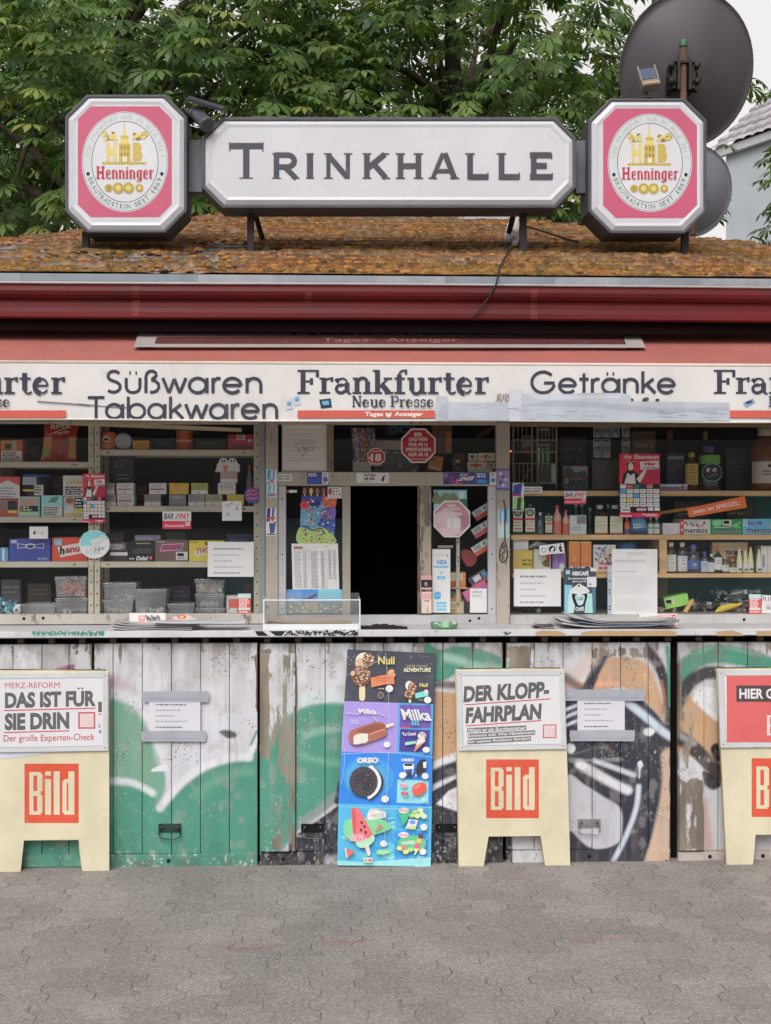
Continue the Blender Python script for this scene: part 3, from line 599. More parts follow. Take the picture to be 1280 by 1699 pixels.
def paint(X, Y):
 p = Wallpaint(X, Y); base = np.array(C(208, 207, 212)[:3]); v = fbm(X * 0.012, Y * 0.008, 2, 4)[..., None]
 p.c = base * (0.90 + 0.26 * v)
 G1, G2, G3 = (78, 152, 130), (116, 166, 142), (60, 140, 116); WH = (226, 226, 232); NV = (58, 58, 70); TN = (200, 160, 124); GT = (168, 166, 164)
 # weathered grey at the top boards
 p.blend(0.55 * sstep(1180, 1085, Y) * sstep(0.42, 0.62, fbm(X * 0.03, Y * 0.012, 8, 4)), GT)
 if X.min() < 300:   # far left
  p.fill([(25, 1082), (40, 1078), (60, 1090), (62, 1110), (25, 1112)], WH, 4, .8); p.fill([(92, 1112), (105, 1106), (122, 1102), (124, 1111), (118, 1114)], (150, 92, 132), 2)
  p.fill([(20, 1390), (160, 1390), (160, 1445), (20, 1445)], G1, 3)
  p.stroke([(190, 1130), (205, 1140), (215, 1150)], 22, (190, 150, 170), 8, .5)
 if X.min() < 440 and X.max() > 160:
  p.fill([(140, 1162), (180, 1158), (205, 1163), (228, 1180), (246, 1205), (258, 1240), (272, 1275), (280, 1330), (268, 1345), (140, 1340)], G2, 3)
  p.stroke([(170, 1148), (200, 1152), (226, 1166), (248, 1192), (262, 1225), (272, 1262)], 20, (216, 222, 226), 9, .75)
  p.fill([(140, 1300), (185, 1304), (225, 1308), (255, 1322), (270, 1340), (300, 1306), (340, 1274), (385, 1260), (418, 1254), (440, 1225), (440, 1445), (140, 1445)], G1, 4)
  p.blend(0.35 * sstep(1330, 1440, Y) * sstep(150, 180, X), G3)
  p.fill([(262, 1190), (300, 1185), (400, 1180), (430, 1170), (428, 1205), (416, 1246), (385, 1250), (340, 1265), (298, 1298), (272, 1330), (276, 1280)], (212, 212, 220), 5, .9)
  p.stroke([(180, 1296), (212, 1297), (235, 1305), (254, 1316)], 11, (214, 222, 226), 4)
  p.stroke([(266, 1340), (282, 1320), (310, 1292), (345, 1270), (385, 1258), (414, 1256)], 13, WH, 4); p.stroke([(412, 1258), (420, 1240), (430, 1215), (436, 1195)], 9, WH, 3); p.stroke([(417, 1235), (426, 1214)], 4, G1, 2)
  p.fill([(250, 1279), (262, 1271), (276, 1268), (278, 1278), (262, 1280)], WH, 1); p.fill([(364, 1214), (376, 1211), (390, 1215), (393, 1222), (380, 1225), (370, 1220)], (96, 94, 96), 2)
  p.stroke([(330, 1318), (350, 1300), (385, 1285), (415, 1280)], 14, (120, 178, 154), 7, .5)
  sp = sstep(0.66, 0.74, fbm(X * 0.16, Y * 0.16, 91, 3)) * sstep(1400, 1430, Y); p.blend(sp * .8, (214, 216, 212))
 if X.max() > 430 and X.min() < 880:
  p.fill([(425, 1256), (445, 1222), (470, 1190), (505, 1172), (540, 1166), (575, 1168), (640, 1200), (660, 1320), (575, 1320), (540, 1345), (500, 1372), (425, 1440)], G1, 3)
  p.stroke([(428, 1240), (452, 1200), (485, 1170), (525, 1156), (570, 1156), (600, 1165)], 20, (206, 220, 222), 9, .8)
  p.stroke([(508, 1220), (530, 1212), (560, 1208)], 12, (170, 205, 190), 6, .55); p.stroke([(505, 1255), (530, 1262), (565, 1268)], 10, (130, 184, 160), 6, .5)
  p.stroke([(500, 1368), (530, 1345), (575, 1310), (620, 1290)], 16, (150, 152, 152), 5, .8)
  p.fill([(480, 1392), (500, 1380), (540, 1352), (580, 1322), (700, 1322), (760, 1290), (850, 1330), (850, 1445), (478, 1445)], NV, 2, 1, 0)
  p.fill([(425, 1414), (575, 1408), (850, 1408), (850, 1445), (425, 1445)], (46, 46, 54), 2, 1, 0)
  p.fill([(540, 1424), (560, 1418), (575, 1420), (575, 1440), (545, 1440)], (206, 206, 214), 5, .7)
  p.fill([(706, 1068), (730, 1078), (760, 1072), (800, 1078), (850, 1100), (850, 1118), (780, 1106), (740, 1128), (706, 1128)], G1, 3)
  p.stroke([(740, 1090), (770, 1098), (800, 1108), (840, 1112)], 14, (180, 212, 200), 6, .7)
  p.fill([(706, 1146), (760, 1150), (800, 1150), (800, 1230), (760, 1254), (706, 1272)], TN, 2, 1, 0); p.stroke([(706, 1134), (770, 1138), (800, 1142)], 12, (92, 74, 66), 4, .85)
  p.stroke([(706, 1276), (745, 1258), (790, 1240)], 10, WH, 3); p.stroke([(706, 1296), (745, 1278), (800, 1262)], 22, NV, 3)
  p.fill([(724, 1334), (745, 1312), (780, 1296), (780, 1352), (758, 1346)], WH, 2, 1, 0); p.stroke([(560, 1330), (564, 1310), (566, 1300)], 10, NV, 2)
  sp = sstep(0.67, 0.73, fbm(X * 0.22, Y * 0.16, 93, 3)) * sstep(1320, 1380, Y); p.blend(sp * .75, (170, 172, 178))
 if X.max() > 850 and X.min() < 1120 and X.max() < 1200 and X.min() > 820:
  p.blend(sstep(1160, 1090, Y) * .5, (196, 196, 204))
  p.fill([(842, 1150), (935, 1150), (985, 1180), (1000, 1300), (842, 1300)], NV, 3, 1, 0)
  p.fill([(986, 1152), (990, 1118), (1004, 1096), (1030, 1090), (1064, 1096), (1084, 1118), (1098, 1160), (1106, 1200), (1070, 1162), (1030, 1140)], TN, 3)
  p.stroke([(944, 1138), (985, 1135), (1026, 1134)], 9, (226, 168, 140), 2); p.stroke([(1002, 1086), (990, 1108), (980, 1132), (970, 1152)], 17, NV, 3); p.stroke([(942, 1130), (968, 1110), (996, 1072)], 24, (206, 186, 176), 8, .7)
  p.stroke([(940, 1125), (958, 1138), (975, 1152)], 14, (96, 84, 82), 5, .8)
  p.fill([(1040, 1150), (1072, 1166), (1108, 1208), (1116, 1250), (1104, 1258), (1094, 1300), (1084, 1360), (1066, 1432), (946, 1432), (945, 1400), (945, 1285), (970, 1240), (1000, 1180)], NV, 3)
  p.stroke([(1076, 1080), (1092, 1102), (1106, 1140), (1112, 1185), (1110, 1230)], 17, (56, 54, 62), 3)
  p.stroke([(1098, 1130), (1103, 1160), (1100, 1182)], 5, (170, 104, 66), 2)
  p.stroke([(1042, 1166), (1070, 1188), (1098, 1212), (1112, 1222)], 13, (198, 212, 226), 3.5); p.fill([(1068, 1212), (1078, 1207), (1087, 1213), (1080, 1221), (1070, 1219)], WH, 2)
  for yy in (1174, 1186, 1200): p.stroke([(938, yy + 4), (968, yy - 8)], 5.5, (214, 222, 232), 1.8)
  p.fill([(941, 1236), (950, 1234), (955, 1242), (950, 1250), (942, 1248)], WH, 2)
  p.stroke([(962, 1268), (990, 1284), (1018, 1300), (1042, 1311)], 15, WH, 4); p.stroke([(986, 1262), (1015, 1272), (1052, 1286)], 8, (206, 210, 220), 3)
  p.fill([(941, 1288), (970, 1302), (1002, 1322), (1030, 1342), (1032, 1380), (1026, 1398), (1000, 1408), (975, 1404), (950, 1380), (941, 1372)], (198, 198, 206), 2.5)
  p.stroke([(1060, 1305), (1056, 1340), (1040, 1385), (1016, 1432)], 8, (206, 216, 228), 3); p.fill([(1058, 1266), (1064, 1262), (1067, 1270), (1063, 1277), (1062, 1290), (1060, 1290), (1060, 1277)], WH, 1)
  p.fill([(1094, 1256), (1118, 1256), (1118, 1436), (1070, 1436), (1086, 1370), (1092, 1310)], (202, 172, 150), 4); p.blend(.55 * sstep(0.45, .65, fbm(X * .02, Y * .012, 33, 3)) * sstep(1075, 1095, X) * sstep(1290, 1340, Y), (206, 200, 198))
  p.stroke([(1088, 1250), (1092, 1290), (1084, 1350), (1070, 1400), (1056, 1436)], 14, (54, 54, 66), 4); p.fill([(1000, 1240), (1008, 1236), (1020, 1250), (1016, 1254)], (110, 96, 90), 2, .6)
  p.fill([(945, 1257), (985, 1260), (1028, 1256), (1028, 1264), (990, 1262), (950, 1266)], (170, 168, 168), 2, .6)
  p.stroke([(990, 1240), (940, 1255)], 3, (120, 120, 126), 2, .6)
  p.stroke([(1108, 1075), (1112, 1130), (1113, 1170)], 8, G1, 3); p.fill([(944, 1412), (990, 1412), (986, 1434), (944, 1434)], (66, 66, 74), 3)
 if X.max() > 1200:
  p.fill([(1118, 1100), (1150, 1076), (1300, 1072), (1300, 1120), (1150, 1118), (1118, 1180)], (206, 206, 210), 3)
  p.stroke([(1120, 1150), (1140, 1104), (1180, 1086), (1230, 1090), (1270, 1102)], 30, G1, 4); p.stroke([(1150, 1082), (1200, 1074), (1260, 1086)], 7, (130, 180, 156), 3, .8)
  p.stroke([(1122, 1176), (1140, 1136), (1165, 1118), (1195, 1116)], 22, (66, 62, 66), 4)
  p.fill([(1130, 1180), (1150, 1150), (1190, 1170), (1196, 1300), (1160, 1262), (1122, 1240)], TN, 3); p.fill([(1148, 1158), (1164, 1140), (1190, 1148), (1194, 1196), (1176, 1186), (1160, 1172)], WH, 3)
  p.stroke([(1112, 1216), (1140, 1232), (1172, 1262), (1200, 1288)], 24, (72, 64, 64), 3); p.stroke([(1125, 1218), (1150, 1232)], 10, (190, 190, 196), 4, .6); p.fill([(1164, 1280), (1184, 1286), (1196, 1304), (1176, 1310)], (52, 50, 58), 2)
  p.fill([(1180, 1240), (1192, 1234), (1196, 1262), (1184, 1258)], (40, 40, 46), 2)
  p.fill([(1118, 1300), (1160, 1300), (1200, 1318), (1300, 1320), (1300, 1440), (1118, 1440)], (206, 206, 212), 5); p.stroke([(1166, 1330), (1172, 1370), (1178, 1420)], 16, (190, 140, 112), 6, .6)
  p.fill([(1120, 1412), (1300, 1412), (1300, 1440), (1120, 1440)], (196, 184, 176), 3)
 X, Y = p.X, p.Y
 gr = fbm(X * 0.16, Y * 0.018, 171, 5); gb = fbm(X * 0.03, Y * 0.025, 173, 4); p.blend(.24 * sstep(.50, .72, gr) * sstep(.36, .60, gb), (146, 140, 136)); p.blend(.35 * sstep(.58, .75, fbm(X * .06, Y * .05, 175, 5)), (168, 162, 158))
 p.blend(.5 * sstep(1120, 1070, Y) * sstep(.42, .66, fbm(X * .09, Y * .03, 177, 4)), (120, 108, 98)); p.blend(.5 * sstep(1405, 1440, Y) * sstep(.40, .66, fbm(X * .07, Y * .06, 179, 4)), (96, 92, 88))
 p.blend(.8 * sstep(.80, .84, vnoise(X * .42, Y * .42, 181)) * sstep(.55, .7, fbm(X * .02, Y * .02, 183, 3)), (110, 102, 96)); p.blend(.45 * sstep(.88, .91, vnoise(X * .5, Y * .3, 185)) * sstep(.5, .65, fbm(X * .02, Y * .02, 187, 3)), (226, 224, 224))
 # wear: alpha of sound paint
 streak = fbm(X * 0.11, Y * 0.012, 71, 4); blot = fbm(X * 0.035, Y * 0.03, 73, 4)
 w = 0.88 - 0.24 * sstep(0.52, 0.75, streak) * sstep(0.40, 0.62, blot) - 0.20 * sstep(1125, 1072, Y) * sstep(0.40, 0.62, blot + .1 * streak) - 0.22 * sstep(1416, 1436, Y) * sstep(.4, .6, blot)
 w = w + .09 * sstep(930, 945, X) * sstep(1116, 1104, X) * sstep(1105, 1140, Y); p.w = np.minimum(p.w + .2, w)
 p.wood(432, 1078, 449, 1260, 0.30, 8); p.wood(449, 1085, 492, 1412, 0.52, 6); p.wood(1115, 1084, 1150, 1290, 0.56, 8); p.wood(1120, 1290, 1166, 1412, 0.40, 8)
 p.wood(150, 1068, 157, 1130, 0.30, 4); p.wood(426, 1068, 434, 1180, 0.3, 4); p.wood(160, 1108, 172, 1118, .3, 4); p.wood(842, 1072, 882, 1112, .34, 3); p.wood(1108, 1240, 1116, 1436, .5, 4); p.wood(832, 1068, 842, 1120, .3, 4)
 p.wood(1010, 1074, 1076, 1090, .48, 6); p.wood(985, 1074, 1012, 1092, .45, 6)
 return p.c, p.w
def shutter(edges, top, bot, raised=(), rail=None, res=0.0042, slant=0.0):
 """one shutter of upright boards: bands of boards between the pixel columns in edges"""
 V = []; F = []; ED = []; n0 = 0; r = random.Random(int(edges[0]) + 5)
 boards = []
 zt, zb = PZ(top, 0, edges[0]), PZ(bot, 0, edges[0])
 for a, b in zip(edges[:-1], edges[1:]):
  y0 = r.uniform(-.0015, .0015); zr = PZ(rail, 0, a) if rail else zb
  rs = [(a, b, zr if rail else zb, zt, y0)]
  for (ra, rb, rt, rbt) in raised:
   if abs(ra - a) < 4: rs = rs + [(a + 1, b, PZ(rbt, 0, a), PZ(rt, 0, a), -0.016)]
  boards += rs
 if rail: boards.append((edges[0], edges[-1], zb, PZ(rail, 0, edges[0]) - 0.004, -0.002))
 for a, b, z0, z1, yf in boards:
  x0, x1 = PX(a, 0) + .0012, PX(b, 0) - .0012
  nx = max(int((x1 - x0) / res), 3); nz = max(int((z1 - z0) / res), 3)
  xs = np.concatenate([[x0, x0], np.linspace(x0 + .002, x1 - .002, nx), [x1, x1]]); zs = np.concatenate([[z0, z0], np.linspace(z0 + .002, z1 - .002, nz), [z1, z1]])
  XX, ZZ = np.meshgrid(xs, zs); YY = np.full(XX.shape, yf)
  ex = np.minimum(XX - x0, x1 - XX) < .0015; ez = np.minimum(ZZ - z0, z1 - ZZ) < .0015
  YY = np.where(ex | ez, yf + .0022, YY); YY[0, :] = YY[-1, :] = yf + .022; YY[:, 0] = YY[:, -1] = yf + .022
  YY = YY + .0012 * (fbm(XX * 30, ZZ * 4, int(a) + 3, 3) - .5)
  ny_, nx_ = XX.shape; idx = np.arange(ny_ * nx_).reshape(ny_, nx_) + n0
  ED.append((.20 * sstep(.013, .001, np.minimum(XX - x0, x1 - XX)) * sstep(.42, .62, fbm(ZZ * 9, XX * 3, int(a) + 7, 4))).reshape(-1))
  V.append(np.stack([XX, YY, ZZ], -1).reshape(-1, 3)); F.append(np.stack([idx[:-1, :-1], idx[:-1, 1:], idx[1:, 1:], idx[1:, :-1]], -1).reshape(-1, 4)); n0 += ny_ * nx_
 V = np.vstack(V); F = np.vstack(F)
 # photo position of every point of the boards' plane
 rel = V - np.array(CAMP); rel[:, 1] = -CAMP.y; dep = rel @ np.array(FWD); pxx = CPX + FPX * (rel @ np.array(RGT)) / dep; pyy = CPY - FPX * rel[:, 2] / dep
 c, w = paint(pxx, pyy); w = w - np.concatenate(ED); nv = len(V)
 bx0, bx1 = PX(edges[0], 0) + .004, PX(edges[-1], 0) - .004
 bv = [(bx0, .018, zb + .004), (bx1, .018, zb + .004), (bx1, .018, zt - .004), (bx0, .018, zt - .004), (bx0, .04, zb + .004), (bx1, .04, zb + .004), (bx1, .04, zt - .004), (bx0, .04, zt - .004)]
 me = bpy.data.meshes.new('shutter'); me.from_pydata(V.tolist() + bv, [], [tuple(f) for f in F.tolist()] + [tuple(nv + i for i in f) for f in ((0, 1, 2, 3), (7, 6, 5, 4), (0, 4, 5, 1), (3, 2, 6, 7), (0, 3, 7, 4), (1, 5, 6, 2))])
 at = me.color_attributes.new('Col', 'FLOAT_COLOR', 'POINT'); cc = np.zeros((nv + 8, 4), np.float32); cc[:nv, :3] = c; cc[:nv, 3] = w; cc[nv:, :3] = .02; cc[nv:, 3] = 1
 at.data.foreach_set('color', cc.ravel()); me.materials.append(M['panelpaint']); me.update()
 o = bpy.data.objects.new('shutter', me); COL.objects.link(o); attach(o, KIOSK); return o
def handle(par, cx, cy, w=38, h=22, dark=True):
 """sunken pull handle: plate, two eyes and a drop bow"""
 a = Pl(-0.004); col = C(66, 92, 84) if dark == 'g' else (C(48, 48, 52) if dark else C(176, 174, 178))
 m = MB(); pbox(m, cx - w / 2, cy - h / 2, cx + w / 2, cy - h / 2 + 14, -0.0045, .004, col)
 for s in (-1, 1): m.lathe([(0, -.010), (.006, -.008), (.0075, 0)], tuple(a(cx + s * 13, cy - h / 2 + 6)), C(120, 96, 70), 10, axis='Y')
 q = [(-13, -6), (-17, 0), (-18, 5), (-15, 10), (-8, 11.5), (8, 11.5), (15, 10), (18, 5), (17, 0), (13, -6)]
 m.tube([Pl(-0.012 - .006 * (i in (3, 4, 5, 6)))(cx + u, cy + v + 2) for i, (u, v) in enumerate(q)], .0034, C(92, 86, 80) if dark is True else col, 8)
 m.build('handle', 'steel', par)
def bolthole(par, pts):
 for x, y in pts: m = MB(); m.lathe([(.0, -.0060), (.008, -.0055), (.0095, -.001)], tuple(Pn(x, y)), C(24, 22, 24), 12, axis='Y'); m.build('bolt', 'rubber', par)
s1 = shutter([-120, -72, -25, 22, 70, 115, 153], 1070, 1441, rail=1418)
s2 = shutter([156, 188, 236.5, 285, 333, 381, 428], 1068, 1440, rail=1417); handle(s2, 282, 1378, dark='g'); bolthole(s2, [(280, 1428)])
s3 = shutter([431, 491, 540, 588, 637, 686, 735, 785, 835], 1068, 1436, raised=[(431, 491, 1084, 1412)], rail=1413); handle(s3, 519, 1378); handle(s3, 742, 1378); bolthole(s3, [(470, 1425)])
s4 = shutter([840, 887, 935, 983, 1030, 1076, 1113], 1067, 1433, rail=1410); handle(s4, 978, 1370, dark=False); bolthole(s4, [(978, 1420), (1106, 1430)])
s5 = shutter([1125, 1167, 1192, 1241, 1290, 1340, 1400], 1066, 1430, raised=[(1125, 1167, 1084, 1410)], rail=1412); bolthole(s5, [(1178, 1421), (1266, 1420)])
m = MB(); m.box(-2.6, 2.9, .045, .075, .005, 1.0, C(28, 24, 22)); m.build('shutter_backing', 'interior', KIOSK)

# ------------------------------------------------------------------ posts, rails and panes of the serving front
def front():
 def op(r, g, b, w): return (*C(r, g, b)[:3], w)
 GW = op(190, 180, 166, .60); WT = op(196, 196, 198, .72); CR = op(186, 176, 156, .58)
 def part(name, boxes, mt='oldpaint', bev=.003, par=KIOSK):
  m = MB()
  for b in boxes: pbox(m, *b)
  return m.build(name, mt, par, bev=bev)
 part('post', [(441, 700, 461.5, 1036, .270, .06, GW)]); part('post', [(824, 700, 846.5, 1036, .270, .06, GW)])
 part('edge_strip', [(430.5, 700, 440.5, 1036, .285, .04, op(150, 158, 160, .9))], 'enamel')
 part('transom', [(462, 783, 823.5, 806, .274, .05, GW)])
 part('top_rail', [(462, 698, 823.5, 704.5, .278, .04, GW)]); part('top_rail', [(-200, 697, 430, 703, .290, .04, CR)]); part('top_rail', [(847, 699, 1480, 708, .290, .04, op(140, 116, 86, .6))])
 part('mullion', [(544, 705, 554, 783, .278, .04, op(150, 136, 112, .55))])
 part('mullion', [(568.5, 806.5, 582, 1020, .277, .05, op(178, 172, 158, .62))]); part('mullion', [(697, 806.5, 716, 1020, .277, .05, op(184, 172, 156, .52))])
 part('jamb', [(693.5, 806.5, 696.5, 1020, .281, .05, op(96, 84, 72, .45))])
 part('window_frame', [(462, 806.5, 475, 1020, .279, .03, WT)], 'enamel'); part('window_frame', [(810, 806.5, 823.5, 1020, .279, .03, WT)], 'enamel')
 part('sill', [(462, 1020.5, 823.5, 1036, .275, .045, WT)])
 part('sill', [(-200, 1019, 441, 1036, .276, .05, op(196, 190, 182, .60))]); part('sill', [(847, 1019.5, 1480, 1036, .276, .05, op(200, 198, 196, .64))])
 for x, y in ((40, 1026.5), (72, 1025.5), (1235, 1028), (795, 1026), (780, 1030)): m = MB(); m.lathe([(0, -.003), (.006, -.002), (.008, .001)], tuple(Pl(.2755)(x, y)), C(40, 28, 20), 10, axis='Y'); m.build('screw', 'rust', KIOSK)
 for x in (468.5, 816.5):
  for y in (828, 920, 1010): m = MB(); m.lathe([(0, -.0015), (.0035, -.001), (.004, .001)], tuple(Pl(.279)(x, y)), C(50, 48, 46), 8, axis='Y'); m.build('screw', 'steel', KIOSK)
 def pane(x0, y0, x1, y1, Y=YG):
  m = MB(); pbox(m, x0, y0, x1, y1, Y, .004, C(200, 205, 205)); m.build('pane', 'pane', KIOSK)
 pane(-200, 703.5, 430, 1019); pane(847.5, 708.5, 1480, 1019); pane(554.5, 705, 823.5, 782.5, .302); pane(475.5, 807, 568, 1020, .303); pane(716.5, 807, 809.5, 1020, .303)
 # dark chipboard wall beside the hatch, behind the goods
front()

def sky_backdrop():
 em = bpy.data.materials.new('overcast'); em.use_nodes = True; nt = em.node_tree; nt.nodes.remove(nt.nodes['Principled BSDF']); e = nt.nodes.new('ShaderNodeEmission'); e.inputs[0].default_value = (1, .985, .97, 1); e.inputs[1].default_value = 1.15; nt.links.new(e.outputs[0], nt.nodes['Material Output'].inputs[0]); M['overcast'] = em
 m = MB(); n = 40; R = 110; vs = [(R * math.cos(math.radians(25 + 130 * i / n)), R * math.sin(math.radians(25 + 130 * i / n)), z) for z in (-1, 45, 90) for i in range(n + 1)]; k = n + 1
 m.add(vs, [(r * k + i, r * k + i + 1, (r + 1) * k + i + 1, (r + 1) * k + i) for r in range(2) for i in range(n)], WHITE); tag(m.build('sky', 'overcast', origin=(0, 0, 0)), kind='structure')
sky_backdrop()
# ------------------------------------------------------------------ trees behind the kiosk
def leaf_template():
 V = []; F = []
 for ang, ln in ((0, 1.0), (36, .95), (-36, .95), (74, .80), (-74, .80), (112, .56), (-112, .56)):
  a = math.radians(ang); c, s = math.cos(a), math.sin(a); o = len(V)
  for r, w in ((.04, 0), (.36, -.085), (.36, .085), (.70, -.17), (.70, .17), (1.02, 0)):
   x, y = r * ln, w * ln; V.append((x * c - y * s, x * s + y * c, -0.34 * (r * ln) ** 2 + (0.05 if w else 0) * ln))
  F += [(o, o + 1, o + 2, o + 2), (o + 1, o + 3, o + 4, o + 2), (o + 3, o + 5, o + 4, o + 4)]
 return np.array(V), F
LT_V, LT_F = leaf_template()
def tree(name, base, top, ctr, rad, ncl, label, group, seed, size=0.165, shades=((46, 76, 32), (126, 152, 80)), per=20, trunk_r=0.2, spray=.5, zmin=3.2):
 r = np.random.default_rng(seed); rr = random.Random(seed)
 root = thing(name, (base[0], base[1], 0), label, 'tree', group)
 d = r.normal(size=(ncl * 2, 3)); d /= np.linalg.norm(d, axis=1)[:, None]
 cc = np.array(ctr) + d * (r.uniform(.42, 1, (ncl * 2, 1)) ** .55) * np.array(rad) * (1 + .16 * r.normal(size=(ncl * 2, 1)))
 cc = cc[cc[:, 2] > zmin][:ncl]
 # limbs
 m = MB(); B = C(84, 74, 62); bz = ctr[2] - rad[2] * .35
 fork = Vector((base[0] + (ctr[0] - base[0]) * .5, base[1] + (ctr[1] - base[1]) * .5, bz))
 m.tube([(base[0], base[1], -.1), (base[0], base[1], .25), (base[0] + .03, base[1], bz * .5), tuple(fork), (ctr[0], ctr[1], ctr[2] + rad[2] * .55)], [trunk_r * 1.5, trunk_r * 1.1, trunk_r * .9, trunk_r * .8, trunk_r * .2], B, 12)
 for c in cc[:: max(1, len(cc) // 34)]:
  c = Vector(c); s = fork + Vector((0, 0, rr.uniform(-.4, 1.2))); md = s.lerp(c, .55) + Vector((rr.uniform(-.2, .2), rr.uniform(-.2, .2), rr.uniform(.1, .45)))
  m.tube([s, s.lerp(md, .6) + Vector((0, 0, .1)), md, md.lerp(c, .6) + Vector((rr.uniform(-.1, .1), rr.uniform(-.1, .1), 0)), c], [trunk_r * .3, trunk_r * .2, trunk_r * .13, trunk_r * .07, .008], B, 6)
 m.build('trunk', 'bark', root)
 n = len(cc) * per; ci = np.repeat(np.arange(len(cc)), per)
 a = r.uniform(0, 2 * PI, n); q = np.sqrt(r.uniform(0, 1, n)) * spray * (0.7 + .6 * r.uniform(size=len(cc)))[ci]
 out = cc - np.array(ctr); out[:, 2] *= .3; out /= np.linalg.norm(out, axis=1)[:, None] + 1e-6
 p = cc[ci] + np.stack([np.cos(a) * q, np.sin(a) * q, -.55 * q * q / spray + r.normal(0, .07, n)], 1)
 p[:, 2] -= .12 * (q / spray)
 # forward direction: away from the spray's middle and a little down; face tilted to the light outside
 f = np.stack([np.cos(a), np.sin(a), np.full(n, -.45)], 1) + out[ci] * .7 + r.normal(0, .22, (n, 3)); f /= np.linalg.norm(f, axis=1)[:, None]
 up = np.array([0, 0, 1.0]) + out[ci] * .45 + r.normal(0, .2, (n, 3))
 s = np.cross(up, f); s /= np.linalg.norm(s, axis=1)[:, None]; u = np.cross(f, s)
 sz = size * r.uniform(.7, 1.2, n)
 P_ = p[:, None, :] + sz[:, None, None] * (LT_V[None, :, 0:1] * f[:, None, :] + LT_V[None, :, 1:2] * s[:, None, :] + LT_V[None, :, 2:3] * u[:, None, :])
 nv = len(LT_V); V = P_.reshape(-1, 3) - np.array([base[0], base[1], 0])
 fs = []; ft = np.array(LT_F); tri = ft[:, 2] == ft[:, 3]
 me = bpy.data.meshes.new('crown'); nf = len(ft)
 lt = np.where(tri, 3, 4); loops = np.concatenate([row[:3] if t else row for row, t in zip(ft, tri)])
 L = (loops[None, :] + (np.arange(n) * nv)[:, None]).reshape(-1)
 me.vertices.add(n * nv); me.vertices.foreach_set('co', V.astype(np.float32).ravel())
 me.loops.add(len(L)); me.loops.foreach_set('vertex_index', L.astype(np.int32))
 tot = np.tile(lt, n); st = np.concatenate([[0], np.cumsum(tot)[:-1]])
 me.polygons.add(n * nf); me.polygons.foreach_set('loop_start', st.astype(np.int32)); me.polygons.foreach_set('loop_total', tot.astype(np.int32))
 me.update(calc_edges=True)
 c0, c1 = np.array(C(*shades[0])[:3]), np.array(C(*shades[1])[:3]); t = np.clip(r.normal(.42, .26, n) + .25 * (r.uniform(size=len(cc))[ci] - .5), 0, 1)[:, None]
 col = c0 * (1 - t) + c1 * t; yl = (r.uniform(size=n) < .07)[:, None]; col = np.where(yl, np.array(C(136, 146, 72)[:3]), col)
 at = me.color_attributes.new('Col', 'FLOAT_COLOR', 'POINT'); cc4 = np.ones((n * nv, 4), np.float32); cc4[:, :3] = np.repeat(col, nv, 0); at.data.foreach_set('color', cc4.ravel())
 me.materials.append(M['leaf']); o = bpy.data.objects.new('crown', me); COL.objects.link(o); o.parent = root; return root
TG = 'chestnut trees behind the kiosk'
tree('chestnut_tree', (-2.9, 7.2), 7, (-2.1, 6.7, 5.3), (2.9, 2.9, 2.3), 300, 'large chestnut tree behind the left beer sign, spreading broad leaves over the kiosk roof', TG, 1)
tree('chestnut_tree', (1.2, 7.6), 7, (0.9, 6.8, 5.4), (2.3, 2.9, 2.3), 250, 'dense chestnut tree rising behind the middle of the long white sign', TG, 2)
tree('chestnut_tree', (6.6, 8.5), 7, (5.95, 8.0, 5.2), (1.45, 1.6, 2.6), 95, 'sparse chestnut tree at the right edge in front of the white house', TG, 3, spray=.42)
tree('chestnut_tree', (-4.6, 12.5), 9, (-4.2, 12.0, 6.0), (3.3, 2.6, 4.0), 185, 'shaded chestnut tree far back at the left edge', TG, 4, size=.19, shades=((38, 62, 28), (74, 102, 52)), spray=.6, zmin=1.6)  # far crown: shade is put into the darker leaf colours
tree('chestnut_tree', (0.4, 13.0), 9, (0.3, 12.6, 6.0), (3.6, 2.6, 4.0), 180, 'shaded chestnut tree far back behind the centre of the roof', TG, 5, size=.19, shades=((38, 62, 28), (74, 102, 52)), spray=.6, zmin=1.6)  # same darkened leaf colours give this crown its shade
tree('shrub', (3.9, 6.2), 3, (3.9, 6.0, 3.2), (.8, .6, .75), 34, 'low leafy bush between the satellite dishes and the white house', None, 6, size=.12, shades=((70, 98, 46), (120, 146, 70)), per=14, trunk_r=.06, spray=.35, zmin=2.2)['category'] = 'bush'
tree('shrub', (-3.6, 5.9), 3, (-3.3, 5.7, 3.3), (.9, .7, .8), 44, 'low leafy bush below the left beer sign behind the roof edge', None, 8, size=.13, shades=((62, 92, 42), (112, 138, 64)), per=14, trunk_r=.06, spray=.35, zmin=2.2)['category'] = 'bush'

